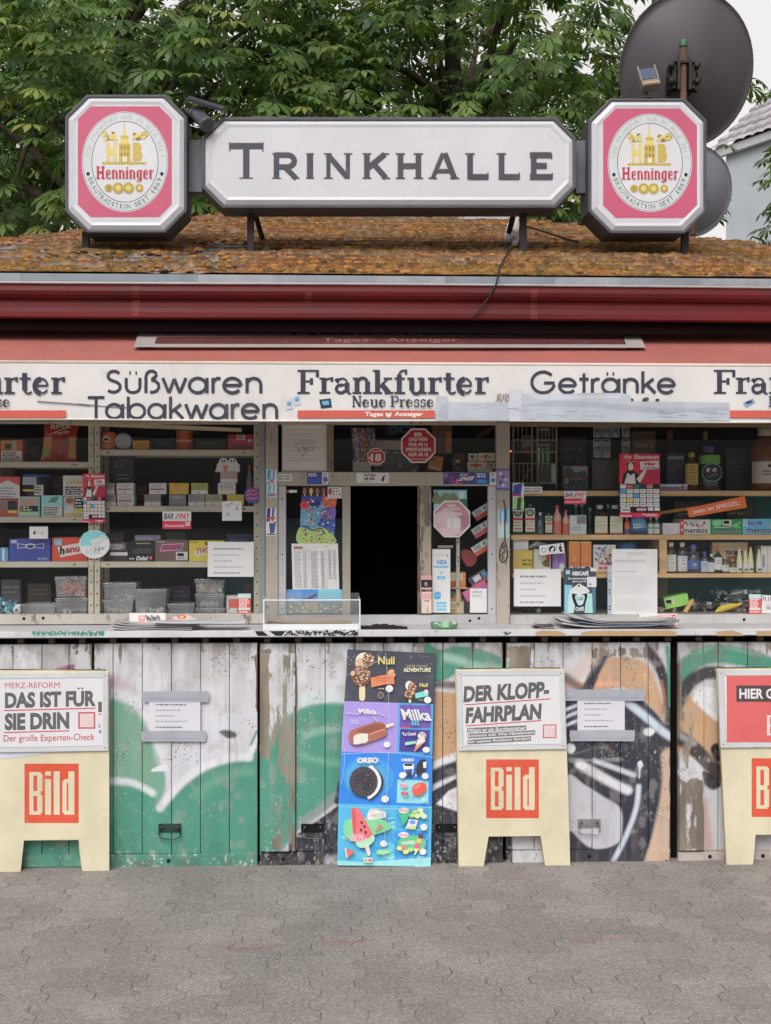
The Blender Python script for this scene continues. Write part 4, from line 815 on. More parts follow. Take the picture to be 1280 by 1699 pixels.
# ------------------------------------------------------------------ white house at the right
def house():
 A = Pl(15.4)(1176, 254); A.z = 7.45; e = Vector((.43, -.90, 0)).normalized(); upv = Vector((.9, .43, 0)).normalized()
 root = thing('house', (A.x + 2, A.y, 0), 'white rendered house with a pale grey tiled roof behind the satellite dishes', 'house')
 nx, ny = 420, 150; Lx, Ly = 9.0, 4.2
 u = np.linspace(0, Lx, nx)[None, :] * np.ones((ny, 1)); v = np.linspace(0, Ly, ny)[:, None] * np.ones((1, nx))
 row = v / .30; fr = row - np.floor(row); st = np.mod(np.floor(row), 2) * .0
 h = .05 * (1 - fr) + .030 * np.abs(np.sin(PI * (u / .21 + st))) ** .7
 nrm = Vector((-upv.x * .66, -upv.y * .66, .75)); dirv = Vector((upv.x * .75, upv.y * .75, .66))
 Pn_ = np.array(A)[None, None] + u[..., None] * np.array(e) + v[..., None] * np.array(dirv) + h[..., None] * np.array(nrm)
 col = np.array(C(176, 170, 174)[:3])[None, None] * (.8 + .35 * fbm(u * 2.2, v * 2.2, 3, 4))[..., None]
 tl = vnoise(np.floor(u / .21) * 3.1, np.floor(row) * 5.3, 9)[..., None]; col = col * (.85 + .3 * tl); col = col * (1 - .6 * sstep(.86, .98, fr))[..., None]
 idx = np.arange(nx * ny).reshape(ny, nx); F = np.stack([idx[:-1, :-1], idx[:-1, 1:], idx[1:, 1:], idx[1:, :-1]], -1).reshape(-1, 4)
 me = bpy.data.meshes.new('roof'); me.from_pydata(Pn_.reshape(-1, 3).tolist(), [], [tuple(f) for f in F.tolist()])
 at = me.color_attributes.new('Col', 'FLOAT_COLOR', 'POINT'); cc = np.ones((nx * ny, 4), np.float32); cc[:, :3] = col.reshape(-1, 3); at.data.foreach_set('color', cc.ravel()); me.materials.append(M['tile'])
 me.polygons.foreach_set('use_smooth', np.ones(len(me.polygons), bool)); o = bpy.data.objects.new('roof', me); COL.objects.link(o); attach(o, root)
 m = MB(); W_ = C(196, 202, 208); i = upv * .10; p0, p1 = A + i + e * .3, A + i + e * 8.7; back = upv * 5.6
 def q(v, z): return (v.x, v.y, z)
 m.add([q(p0, 0), q(p1, 0), q(p1, 7.45), q(p0, 7.45), q(p0 + back, 0), q(p1 + back, 0), q(p1 + back, 7.45), q(p0 + back, 7.45)], [(0, 1, 2, 3), (1, 5, 6, 2), (5, 4, 7, 6), (4, 0, 3, 7)], W_)
 ap0, ap1 = p0 + back * .5, p1 + back * .5
 m.add([q(p0, 7.45), q(p0 + back, 7.45), q(ap0, 10.1), q(p1, 7.45), q(p1 + back, 7.45), q(ap1, 10.1)], [(0, 2, 1), (3, 4, 5)], W_)
 m.build('wall', 'render_wall', root)
 m = MB(); b0 = A + dirv * Ly; b1 = b0 + e * Lx; c0 = A + upv * 6.3; c1 = c0 + e * Lx
 m.add([tuple(b0), tuple(b1), tuple(c1), tuple(c0)], [(0, 1, 2, 3)], C(150, 145, 150)); m.build('rear_roof', 'tile', root)
 m = MB(); m.prism([A + Vector((0, 0, -.02)) - dirv * .02, A + Vector((0, 0, -.10)), A + dirv * Ly + Vector((0, 0, -.10)), A + dirv * Ly + Vector((0, 0, -.02))], e * .06, C(226, 226, 228)); m.build('verge_board', 'enamel', root)
 m = MB(); m.prism([A + Vector((0, 0, .03)), A + Vector((0, 0, -.10)), A + upv * .09 + Vector((0, 0, -.10)), A + upv * .09 + Vector((0, 0, .0))], e * Lx, C(206, 204, 206)); m.build('eave_board', 'enamel', root)
house()

# ------------------------------------------------------------------ illuminated sign boxes on the roof (unlit by day)
def octa(x0, y0, x1, y1, c): return [(x0 + c, y0), (x1 - c, y0), (x1, y0 + c), (x1, y1 - c), (x1 - c, y1), (x0 + c, y1), (x0, y1 - c), (x0, y0 + c)]
SY = 0.45
def signbox(root, x0, y0, x1, y1, c, dep, rim, base=C(84, 84, 92)):
 pl = Pl(SY); m = MB(); o3 = [pl(x, y) for x, y in octa(x0, y0, x1, y1, c)]; cx = sum((p.x for p in o3)) / 8; cz = sum((p.z for p in o3)) / 8
 m.prism(o3[::-1], (0, dep, 0), base)
 # raised rim round the front
 i3 = [pl(x, y) for x, y in octa(x0 + rim, y0 + rim, x1 - rim, y1 - rim, c - rim * .4)]; f = Vector((0, -.012, 0))
 m.add([p + f for p in o3] + [p + f for p in i3] + o3 + i3, [(i, 8 + i, 8 + (i + 1) % 8, (i + 1) % 8) for i in range(8)] + [(i, (i + 1) % 8, 16 + (i + 1) % 8, 16 + i) for i in range(8)] + [(8 + i, 24 + i, 24 + (i + 1) % 8, 8 + (i + 1) % 8) for i in range(8)], base)
 m.build('sign_box', 'darkmetal', root, bev=.004)
 # vacuum formed face: bevelled white border
 m = MB(); q = [octa(x0 + rim, y0 + rim, x1 - rim, y1 - rim, c - rim * .4), octa(x0 + rim + 7, y0 + rim + 7, x1 - rim - 7, y1 - rim - 7, c - rim * .4 - 2), octa(x0 + rim + 12, y0 + rim + 12, x1 - rim - 12, y1 - rim - 12, c - rim * .4 - 4)]
 offs = [.004, .018, .0145]; vs = []
 for k in range(3): vs += [pl(x, y, offs[k]) for x, y in q[k]]
 WF = C(206, 206, 212)
 m.add(vs, [(k * 8 + i, (k + 1) * 8 + i, (k + 1) * 8 + (i + 1) % 8, k * 8 + (i + 1) % 8) for k in range(2) for i in range(8)] + [tuple(range(23, 15, -1))], WF)
 return m, q[2]
def post(root, x, ytop, Y, w=.034, brace=False):
 xx = PX(x, Y); z0 = EAVE_Z + PITCH * (Y - EAVE_Y); m = MB(); z1 = PZ(ytop, Y, x)
 m.box(xx - w / 2, xx + w / 2, Y, Y + w, z0 - .03, z1, C(58, 52, 54))
 m.box(xx - .05, xx + .05, Y - .03, Y + .06, z0 + .004, z0 + .014, C(74, 66, 60))
 if brace: m.prism([(xx - w / 2 - .004, Y + .16, z1 + .1), (xx - w / 2 - .004, Y + .19, z1 + .1), (xx + brace - .0, Y + .62, z0 + .16), (xx + brace, Y + .58, z0 + .16)], (w * .8, 0, 0), C(52, 46, 44))
 m.build('post', 'rust', root)
GOLD, GOLD2, GOLDD = C(202, 176, 72), C(222, 204, 116), C(140, 118, 44)
def brew_sign(x0, y0, x1, y1, ex, ey, k, pinkbox, label, postx):
 root = thing('beer_sign', tuple(Pl(SY + .1)((x0 + x1) / 2, y1)), label, 'sign', 'beer signs on the roof')
 m, _ = signbox(root, x0, y0, x1, y1, 36, .20, 5); face = m.build('face_panel', 'signface', root)
 post(root, postx, y1 - 3, SY + .09)
 a = Art(Pl(SY), .0150); PK = C(200, 88, 120)
 bx0, by0, bx1, by1 = pinkbox; a.poly(octa(bx0, by0, bx1, by1, 21), PK)
 def X(v): return ex + v * k
 def Y(v): return ey + v * k
 SIL = C(206, 210, 214)
 a.ell(ex, ey, 71.5 * k, 83 * k, C(228, 228, 232), 56); a.ring(ex, ey, 70.5 * k, 82 * k, 1.1, C(110, 110, 116), 56)
 a.ell(ex, ey, 69 * k, 80.5 * k, SIL, 56); a.ring(ex, ey, 55.5 * k, 67.5 * k, 1.3, C(104, 92, 92), 56); a.ell(ex, ey, 54.3 * k, 66.3 * k, C(216, 215, 220), 56)
 def ringtext(t, a0, a1, rx, ry, col, h, flip=False):
  n = len(t)
  for i, ch in enumerate(t):
   if ch == ' ': continue
   th = math.radians(a0 + (a1 - a0) * i / max(n - 1, 1)); px, py = ex + rx * math.cos(th), ey + ry * math.sin(th)
   vs, fs = textmesh(ch, .01); tang = th + PI / 2 if not flip else th - PI / 2; ca, sa = math.cos(tang), math.sin(tang); w = h * .72 * (0.4 if ch in 'I1·' else 1); q = []
   for u, v in vs: dx, dy = (u - .5) * w, (.5 - v) * h; q.append(a.pl(px + dx * ca - dy * sa, py + dx * sa + dy * ca, a.off + a.STEP))
   a.add(q, fs, col)
  a.up()
 ringtext('VON FRANKFURT AUS IN ALLE WELT', 188, 352, 62.3 * k, 74 * k, C(176, 180, 178), 7.5 * k)
 ringtext('BRAUTRADITION SEIT 1869', 157, 24, 62.3 * k, 74 * k, C(112, 126, 116), 8.0 * k, True)
 for s in (-1, 1): a.poly([(X(s * 61), Y(16)), (X(s * 61) + 3.6 * k, Y(20)), (X(s * 61), Y(24.5)), (X(s * 61) - 3.6 * k, Y(20))], C(30, 30, 34))
 # gold emblem: tower between two initials on a plinth, hop clusters above, medals below
 a.rect(X(-38), Y(.5), X(36), Y(5), GOLD); a.rect(X(-36), Y(1.6), X(34), Y(3.6), GOLDD)
 for u in range(-34, 34, 5): a.rect(X(u), Y(1.8), X(u + 3), Y(3.4), GOLD2)
 a.rect(X(-10), Y(-30), X(9), Y(.4), GOLD); a.poly([(X(-9), Y(-30)), (X(-4), Y(-44)), (X(-1), Y(-62)), (X(2), Y(-44)), (X(8), Y(-30))], GOLD2); a.rect(X(-7), Y(-43), X(6), Y(-38), GOLD)
 for u in (-7, -1.4, 4): a.rect(X(u), Y(-27), X(u + 2.2), Y(-20), GOLDD); a.rect(X(u), Y(-15), X(u + 2.2), Y(-9), GOLDD)
 a.rect(X(-3.5), Y(-9), X(3), Y(0), C(226, 222, 210)); a.line([(X(-1), Y(-66)), (X(-1), Y(-58))], 1.2, GOLD)
 a.text('H', X(-31), Y(-32), X(-14), Y(-1), GOLD2, .07); a.text('B', X(13), Y(-32), X(29), Y(-1), GOLD, .07)
 r = random.Random(5)
 for s in (-1, 1):
  for i in range(16): a.ell(X(s * 25 + r.uniform(-11, 11)), Y(-42 + r.uniform(-6, 6)), 3.2 * k, 2.8 * k, r.choice([GOLD, GOLD2, GOLD2, GOLDD]), 8)
 for u, rr in ((-27, 6.5), (24, 6.5), (-11, 9), (6, 9)):
  a.ell(X(u), Y(43.5), rr * k, rr * k, GOLD, 18); a.ring(X(u), Y(43.5), rr * k * .8, rr * k * .8, .8, GOLDD, 18); a.ell(X(u), Y(43.5), rr * k * .45, rr * k * .5, r.choice([GOLD2, C(160, 140, 60)]), 10)
 RD = C(196, 40, 66); word(a, ['bH', 'be', 'bn', 'bn', 'bi', 'bn', 'bg', 'be', 'br'], X(-48), Y(8), X(48), Y(28), RD, {'S': 3.1 * k, 'M': 1.7 * k})
 a.build('brewery_emblem', 'signface', face)
brew_sign(109, 158, 311, 387, 208.5, 269.7, 1.0, (130.5, 178, 286, 361.5), 'octagonal pink and white beer sign at the left end of the roof', 142)
brew_sign(976, 164, 1172, 388, 1077.5, 271.5, .978, (1000, 181.5, 1155.5, 363), 'octagonal pink and white beer sign with a floodlight on top', 1138)
def main_sign():
 root = thing('kiosk_sign', tuple(Pl(SY + .1)(645, 350)), 'long white roof sign lettered TRINKHALLE in dark copperplate capitals', 'sign')
 m, _ = signbox(root, 335, 195, 956, 346, 34, .18, 6); face = m.build('face_panel', 'signface', root)
 a = Art(Pl(SY), .0150); LT = C(70, 72, 82)
 B = [('cT', 381, 240, 438, 298), ('cR', 452, 256, 496, 298), ('cI', 509, 256, 521, 298), ('cN', 538, 256, 584, 298), ('cK', 602, 256, 646, 298), ('cH', 657, 256, 702, 298), ('cA', 713, 256, 760, 298), ('cL', 772, 256, 811, 298), ('cL', 824, 256, 863, 298), ('cE', 877, 256, 917, 298)]
 HL = C(196, 150, 132)
 for k, x0, y0, x1, y1 in B:
  big = k == 'cT'; W_ = {'S': 12 if big else 9, 'M': 6.5, 'E': 1.8, 'I': 10}
  if big: W_['S'] = 10.5
  glyph(a, k, x0 - .8, y0 - .9, x1 - .8, y1 - .9, HL, W_); glyph(a, k, x0, y0, x1, y1, LT, W_)
 a.build('lettering', 'signface', face)
 post(root, 416, 352, SY + .10, brace=.03); post(root, 869, 352, SY + .10, brace=-.03)
 for x0, x1, y0, y1 in ((312, 335.5, 232, 318), (956.5, 975.5, 233, 320)):
  m = MB(); pbox(m, x0, y0, x1, y1, SY + .07, .05, C(108, 108, 116)); m.build('connecting_plate', 'darkmetal', root)
main_sign()

# ------------------------------------------------------------------ things on the roof
def dish(cx, cy, rx, ry, Y, label, mast, col, detail):
 c = Pl(Y)(cx, cy); d = (c - CAMP).dot(FWD); rx = rx / FPX * d; ry = ry / FPX * d
 root = thing('satellite_dish', (c.x, Y - .1, 3.3), label, 'satellite dish', 'satellite dishes on the roof')
 tilt = math.radians(18); m = MB(); n = 56; vs = []; K = 9
 for side in (0, 1):
  for k in range(K + 1):
   q = k / K
   for i in range(n):
    an = 2 * PI * i / n; u, w = q * rx * math.cos(an), q * ry * math.sin(an) / math.cos(tilt); dep = -.16 * rx / .43 * (1 - q * q) + side * .008
    y = dep * math.cos(tilt) - w * math.sin(tilt); z = w * math.cos(tilt) + dep * math.sin(tilt)
    vs.append((c.x + u, c.y + y, c.z + z))
 f = []; S = (K + 1) * n
 for side in (0, 1):
  for k in range(K):
   for i in range(n):
    t = (side * S + k * n + i, side * S + k * n + (i + 1) % n, side * S + (k + 1) * n + (i + 1) % n, side * S + (k + 1) * n + i); f.append(t if side else t[::-1])
 f += [(K * n + i, K * n + (i + 1) % n, S + K * n + (i + 1) % n, S + K * n + i) for i in range(n)]
 m.add(vs, f, col, True); m.build('reflector', 'dishpaint', root)
 m = MB(); m.tube([(c.x + u, c.y + (-ry * math.sin(an) * math.tan(tilt) if True else 0), c.z + ry * math.sin(an)) for an, u in [(2 * PI * i / 48, rx * math.cos(2 * PI * i / 48)) for i in range(48)]], .006, col, 6, True); m.build('rim', 'darkmetal', root)
 mx, my = mast; mp = Pl(Y - .24)(mx, my); zr = min(EAVE_Z + PITCH * (mp.y - EAVE_Y), 3.48)
 m = MB(); m.lathe([(.0, mp.z), (.021, mp.z), (.021, zr - .05)], (mp.x, mp.y, 0), C(96, 70, 54), 14); ms = m.build('mast', 'rust', root)
 m = MB(); m.lathe([(0, mp.z + .012), (.022, mp.z + .008), (.026, mp.z - .002), (.026, mp.z - .035)], (mp.x, mp.y, 0), C(62, 104, 84), 14); m.build('mast_cap', 'plastic', ms)
 if detail:
  m = MB(); K2 = C(30, 28, 30); bz = mp.z - .21
  m.box(mp.x - .045, mp.x + .045, mp.y - .03, mp.y + .03, bz + .07, bz + .085, K2)
  for s in (-1, 1):
   m.box(mp.x + s * .06 - .012, mp.x + s * .06 + .012, mp.y - .02, c.y - .10, bz - .08, bz + .08, K2)
   m.lathe([(0, -.05), (.018, -.05), (.018, .0)], (mp.x + s * .078, mp.y, bz + .05), K2, 10, axis='Y'); m.lathe([(0, -.05), (.018, -.05), (.018, .0)], (mp.x + s * .078, mp.y, bz - .045), K2, 10, axis='Y')
   m.tube([(mp.x + s * .04, mp.y - .03, bz - .06), (mp.x + s * .09, mp.y + .02, bz + .01), (mp.x + s * .05, mp.y - .02, bz + .075)], .009, K2)
   m.box(mp.x + s * .035 - .008, mp.x + s * .035 + .008, mp.y - .035, mp.y + .04, bz - .09, bz + .09, C(44, 40, 40))
  m.tube([(mp.x - .09, mp.y + .03, bz - .085), (mp.x + .09, mp.y + .03, bz - .085)], .008, K2); m.build('mast_clamp', 'darkmetal', root)
 else:
  m = MB(); m.box(mp.x - .03, mp.x + .03, mp.y, c.y - .03, c.z - .06, c.z + .02, C(60, 60, 64)); m.build('mast_clamp', 'darkmetal', root)
mat('dishpaint', 0.5, 0.18, 3, 0.05, 30, dirt=.22, dirtcol=(0.13, 0.12, 0.09))
dish(1139, 117, 111, 119, 2.15, 'large dark grey satellite dish seen from behind, rising above the right beer sign', (1134, 68), C(84, 80, 86), True)
dish(1150, 318, 64, 70, 2.35, 'small grey satellite dish half hidden behind the right beer sign', (1150, 300), C(122, 124, 134), False)
def floodlight():
 b = Pl(SY + .06)(1073, 165); root = thing('floodlight', tuple(b), 'small floodlight tilted up on top of the right beer sign', 'floodlight')
 m = MB(); m.lathe([(.040, 0), (.036, .008), (.014, .022), (.009, .028), (.009, .055), (0, .055)], tuple(b), C(58, 56, 54), 18); m.build('stalk', 'darkmetal', root)
 R = Matrix.Translation(b + Vector((.004, -.005, .105))) @ Matrix.Rotation(math.radians(-8), 4, 'Y') @ Matrix.Rotation(math.radians(-26), 4, 'X'); H = C(126, 120, 108)
 m = MB(); m.obox(R, .084, .034, .088, H); m.obox(R @ Matrix.Translation((0, -.006, -.056)), .092, .052, .034, H); m.obox(R @ Matrix.Translation((0, -.034, -.062)), .074, .006, .012, C(190, 150, 110))
 for s in (-1, 1): m.obox(R @ Matrix.Translation((s * .042, -.012, .008)), .010, .040, .094, H)
 m.build('housing', 'enamel', root, bev=.003)
 m = MB(); m.obox(R @ Matrix.Translation((0, -.0185, .010)), .062, .004, .066, C(120, 140, 180)); m.build('lamp_glass', 'mirror', root)
m = bpy.data.materials.new('mirror'); m.use_nodes = True; b = m.node_tree.nodes['Principled BSDF']; b.inputs['Base Color'].default_value = (.14, .18, .27, 1); b.inputs['Metallic'].default_value = .9; b.inputs['Roughness'].default_value = .08; M['mirror'] = m
floodlight()
def cctv():
 c = Pl(SY - .03)(333, 195); root = thing('security_camera', tuple(Pl(SY + .03)(318, 200)), 'black security camera with small solar panel beside the left beer sign', 'security camera')
 ax = (Pl(SY - .07)(346, 211) - Pl(SY + .05)(318, 180)); ax.normalize(); q = Vector((0, 0, 1)).rotation_difference(ax); K = C(84, 84, 92)
 m = MB(); prof = [(0, -.055), (.024, -.055), (.026, -.04), (.026, .050), (.029, .052), (.029, .070), (.024, .071), (.0, .060)]; prof = [(u * 1.25, v * 1.15) for u, v in prof]
 t = MB(); t.lathe(prof, (0, 0, 0), K, 18); t.v = [tuple(c + q @ Vector(v)) for v in t.v]; t.build('camera_body', 'plastic', root)
 t = MB(); t.lathe([(0, .0655), (.012, .066), (.012, .060)], (0, 0, 0), C(16, 16, 20), 14); t.lathe([(.015, .0695), (.021, .0705), (.021, .06)], (0, 0, 0), C(120, 120, 128), 14); t.v = [tuple(c + q @ Vector(v)) for v in t.v]; t.build('lens', 'glossy', root)
 m = MB(); pc = Pl(SY - .02)(341, 172); R = Matrix.Translation(pc) @ Matrix.Rotation(math.radians(16), 4, 'Y') @ Matrix.Rotation(math.radians(24), 4, 'X'); m.obox(R, .18, .11, .010, C(60, 62, 72)); m.obox(R @ Matrix.Translation((0, -.004, .006)), .165, .095, .004, C(36, 40, 56)); m.build('solar_panel', 'plastic', root)
 m = MB(); m.tube([c + Vector((-.03, .02, .03)), pc + Vector((0, .01, -.01))], .010, K); e = Pl(SY + .05)(311, 196); m.tube([c + Vector((-.02, .01, .0)), e + Vector((.01, 0, .03)), e + Vector((-.01, .0, .03))], .012, K); m.lathe([(0, -.004), (.02, -.004), (.02, .004), (0, .004)], tuple(e + Vector((0, 0, .03))), K, 12, axis='X'); m.build('bracket', 'darkmetal', root)
cctv()
RP = Pl(EAVE_Y - EAVE_Z / PITCH, 1 / PITCH)
a = MB(); q = [RP(x, y, .055) for x, y in ((738, 363.5), (852, 361), (858, 370), (772, 373))]; a.prism(q, (0, 0, -.03), C(190, 194, 202)); a.prism([RP(x, y, .058) for x, y in ((752, 364.4), (846, 362.2), (848, 368.6), (778, 371))], (0, 0, -.002), C(214, 216, 222))
tag(a.build('sheet_panel', 'enamel'), 'pale flat sheet lying on the moss high on the roof under the sign', 'roof panel')
m = MB(); pts = [RP(x, y, o) for x, y, o in ((868, 392, .14), (858, 398, .12), (851, 412, .06), (846, 428, .05), (836, 448, .05), (829, 458, .04))] + [Pl(-.178)(x, y) for x, y in ((824, 471), (812, 492), (799, 510), (786, 526))]
m.tube(pts, .0042, C(38, 36, 36), 6); tag(m.build('wire', 'rubber'), 'thin black wire hanging from the sign post down across the red gutter', 'wire')
m = MB()
for k, (dx, rr) in enumerate(((0, 1.0), (4, .85), (-3, .7))):
 m.tube([RP(x + dx, y, o) for x, y, o in ((866, 384, .16), (856, 392, .14), (846, 402, .1), (840, 412, .06), (842, 418, .05), (850, 416, .07), (856, 406, .10), (860, 394, .14), (858, 410, .06), (852, 422, .05))], .005 * rr + .002, C(206, 200, 188), 6)
tag(m.build('cable_bundle', 'rubber'), 'looped pale cable bundle at the foot of the right sign post', 'cable')
m = MB(); m.tube([RP(x, y, .06) for x, y in ((872, 394), (888, 398), (912, 406), (936, 415), (958, 421))], .006, C(40, 38, 40), 6); tag(m.build('roof_cable', 'rubber'), 'dark cable lying over the moss right of the sign post', 'cable')

# ------------------------------------------------------------------ awning
def awning():
 YB, ZB, SL = -.36, PZ(603.5, -.36), .53
 root = thing('awning', (0, YB, ZB), 'faded red shop awning with printed white valance over the kiosk windows', 'awning')
 x0, x1 = PX(-380, YB), PX(1700, YB); RDF = C(170, 96, 88)
 m = MB(); n = 90; K = 12; vs = []
 for k in range(K + 1):
  t = .56 * k / K
  for i in range(n): x = x0 + (x1 - x0) * i / (n - 1); vs.append((x, YB + .006 + t, ZB + .004 + SL * t - .010 * math.sin(PI * k / K) + .0015 * math.sin(x * 5 + k)))
 m.add(vs, [(k * n + i, k * n + i + 1, (k + 1) * n + i + 1, (k + 1) * n + i) for k in range(K) for i in range(n - 1)], RDF, True)
 fab = m.build('fabric', 'awning', root)
 m = MB(); m.tube([(x0 + .05, .215, 2.54), (x1 - .05, .215, 2.54)], .032, C(150, 150, 154), 16); m.build('roller', 'enamel', root)
 ap = Pl(YB - (ZB + .010) / SL, 1 / SL); a = Art(ap, .003); WS = C(160, 150, 146)
 for p in ([(222, 577), (256, 577), (262, 553), (231, 552)], [(1040, 578), (1072, 578), (1060, 553), (1033, 553)], [(256, 577), (1040, 578), (1040, 572.5), (256, 571.5)], [(262, 553), (1033, 553), (1030, 560), (260, 561)]): a.poly(p, WS)
 a.poly([(262, 560), (1034, 560), (1036, 572), (258, 571)], C(92, 40, 42)); a.text('Neue Presse', 484, 546, 800, 556, C(40, 34, 40), .02); a.text('Tages   Anzeiger', 535, 561.5, 762, 570, C(150, 96, 92), .0)
 a.build('fabric_print', 'awning', fab)
 m = MB(); m.tube([(x0, YB + .004, ZB + .0), (x1, YB + .004, ZB + .0)], .0085, C(214, 196, 184), 10); m.build('front_bar', 'enamel', root)
 # valance: slightly wavy lower edge
 V0 = Pl(YB - .006); m = MB(); n = 260; zt, zb = ZB - .006, PZ(698, YB); vs = []; K = 8
 for k in range(K + 1):
  for i in range(n):
   x = x0 + (x1 - x0) * i / (n - 1); q = k / K
   vs.append((x, YB - .0030 + .0022 * q * math.sin(x * 7.3) , zt + (zb - zt) * q + (.0025 * math.sin(x * 3.3) if k == K else 0)))
 m.add(vs, [(k * n + i, (k + 1) * n + i, (k + 1) * n + i + 1, k * n + i + 1) for k in range(K) for i in range(n - 1)], C(216, 212, 210), True)
 val = m.build('valance', 'awning', root)
 m = MB(); m.tube([(x0 + (x1 - x0) * i / 80, YB - .003, zb + .0025 * math.sin((x0 + (x1 - x0) * i / 80) * 3.3)) for i in range(81)], .0042, C(226, 218, 208), 8); m.build('hem', 'awning', val)
 NVY = C(62, 62, 78); W1 = {'S': 8.2, 'M': 5.2, 'T': 3.3}; WG = {'T': 5.2, 'D': 5.4}; r = random.Random(9)
 for x, xr, t0 in ((-210, 110, 0), (493, 722, 1), (1184, 1520, 2)):
  a = Art(V0); word(a, list('Frankfurter'), x, 614, x + 320, 653, NVY, W1); word(a, list('Neue Presse'), x + 91, 657, x + 228, 675, NVY, {'S': 3.4, 'M': 2.2, 'T': 1.5}); a.rect((x + 2, x + 1, x + 27)[t0], 681, xr, 693.5, C(206, 92, 80))
  if t0 == 1: a.text('Tages', 606, 683.5, 636, 692.5, C(236, 226, 220), .03); a.text('Anzeiger', 655, 683.5, 702, 692.5, C(236, 226, 220), .03); a.poly([(640, 684), (645, 687), (650, 684), (649, 690), (645, 693), (641, 690)], C(236, 226, 220))
  a.build('lettering', 'awning', val)
 for lines in ((('S u z w a r e n', 174, 438, 614, 652), 0), (('T a b a k w a r e n', 146, 464, 658, 694.5), 1), (('G e t r A n k e', 880, 1124, 616, 652), 2)):
  a = Art(V0)
  w_, x0_, x1_, y0_, y1_ = lines[0]; word(a, ['g' + c_ for c_ in w_.split()], x0_, y0_, x1_, y1_, NVY, WG)
  if lines[1] == 2:
   a.build('lettering', 'awning', val); a = Art(V0, .002)
   for x in (1048, 1071, 1091): a.ell(x, 663.5 + .3 * (x > 1050), 3.6, 2.6, NVY, 8)
   a.poly([(1064, 668), (1067, 661), (1074, 659), (1078, 662), (1072, 664), (1070, 668)], NVY)
   for i in range(26): x = r.uniform(825, 850); a.line([(x, r.uniform(652, 668)), (x + r.uniform(-6, 6), r.uniform(652, 668))], .9, C(150, 135, 125))
  if lines[1] == 1: a.build('lettering', 'awning', val); a = Art(V0, .002); a.line([(62, 666), (90, 668), (120, 670), (150, 673)], 2, C(110, 104, 106)); a.line([(130, 670), (180, 675), (215, 677)], 1.4, C(90, 84, 88)); a.build('scratch', 'awning', val); continue
  a.build('lettering', 'awning', val)
 for q_ in (((473, 666), (485, 661), (487, 678), (476, 680), (190, 200, 212), (110, 150, 190)), ((486, 659), (498, 654), (500, 671), (489, 673), (190, 200, 212), (110, 150, 190)), ((530, 663), (549, 661), (551, 676), (533, 678), (40, 52, 78), (100, 170, 215)), ((1233, 668), (1250, 661), (1253, 668), (1238, 677), (140, 160, 190), (50, 70, 110))):
  a = Art(V0, .0003); a.poly(list(q_[:4]), C(*q_[4])); cx = sum(p[0] for p in q_[:4]) / 4; cy = sum(p[1] for p in q_[:4]) / 4; a.poly([(cx + (p[0] - cx) * .6, cy - 1 + (p[1] - cy) * .45) for p in q_[:4]], C(*q_[5])); a.build('torn_sticker', 'print', val)
 # grey tape stuck over the lower right lettering, crease light and shade painted on
 m = Art(Pl(YB - .0085)); T1, T2, T3 = C(182, 188, 198), C(168, 174, 186), C(196, 201, 210)
 m.poly([(723, 697), (724, 657), (742, 657), (745, 667), (790, 668), (848, 667), (849, 697)], T1); m.poly([(723, 690), (735, 672), (745, 668), (744, 697)], T2)
 m.poly([(845, 699), (847, 647), (866, 647), (868, 653), (920, 655), (970, 652), (1030, 652), (1046, 656), (1048, 666), (1120, 667), (1211, 668), (1211, 698), (1000, 700)], T1)
 m.poly([(847, 676), (920, 664), (1000, 668), (1100, 678), (1211, 676), (1211, 682), (1090, 686), (980, 676), (900, 674)], T2); m.poly([(870, 655), (960, 656), (1030, 655), (1030, 660), (900, 664)], T3); m.poly([(845, 647), (866, 647), (864, 699), (846, 699)], T3)
 r = random.Random(17)
 for i in range(46): x = r.uniform(728, 1195); y = r.uniform(672, 695); w = r.uniform(6, 34); m.line([(x, y), (x + w * .5, y + r.uniform(-2, 2)), (min(x + w, 1208), y + r.uniform(-4, 4))], [.3, r.uniform(.5, 1.3), .3], r.choice([T2, T3, C(150, 156, 168), C(206, 210, 218)]))
 m.build('tape_strip', 'tape', root)
mat("tape", 0.42, 0.12, 9, 0.3, 14, dirt=.12, dirtcol=(.5, .5, .5))
awning()
# ------------------------------------------------------------------ newspaper boards, ice cream board, notices
def gpt(px, py): return CAMP + (FWD + RGT * ((px - CPX) / FPX) - Vector((0, 0, (py - CPY) / FPX))) * (EYE * FPX / (py - CPY))
BRED, BCRM = C(222, 84, 56), C(220, 210, 180)
def bild(a, x0, y0, x1, y1, fg, bgc, cream, dy=0.0):
 """the red newspaper logo: condensed letters in a square"""
 if bgc: a.poly([(x0, y0), (x1, y0 + dy), (x1, y1 + dy), (x0, y1)], bgc)
 def R(u0, v0, u1, v1, c): a.poly([(x0 + (x1 - x0) * u, y0 + (y1 - y0) * v + dy * u) for u, v in ((u0, v0), (u1, v0), (u1, v1), (u0, v1))], c)
 c, b = fg, bgc or cream
 R(.09, .14, .30, .86, c); R(.30, .17, .33, .46, c); R(.30, .53, .33, .83, c); R(.165, .20, .235, .46, b); R(.165, .54, .235, .80, b)
 R(.38, .13, .49, .20, c); R(.38, .26, .49, .86, c); R(.54, .13, .65, .86, c)
 R(.81, .13, .92, .86, c); R(.70, .29, .78, .83, c); R(.73, .26, .81, .33, c); R(.73, .79, .81, .86, c)
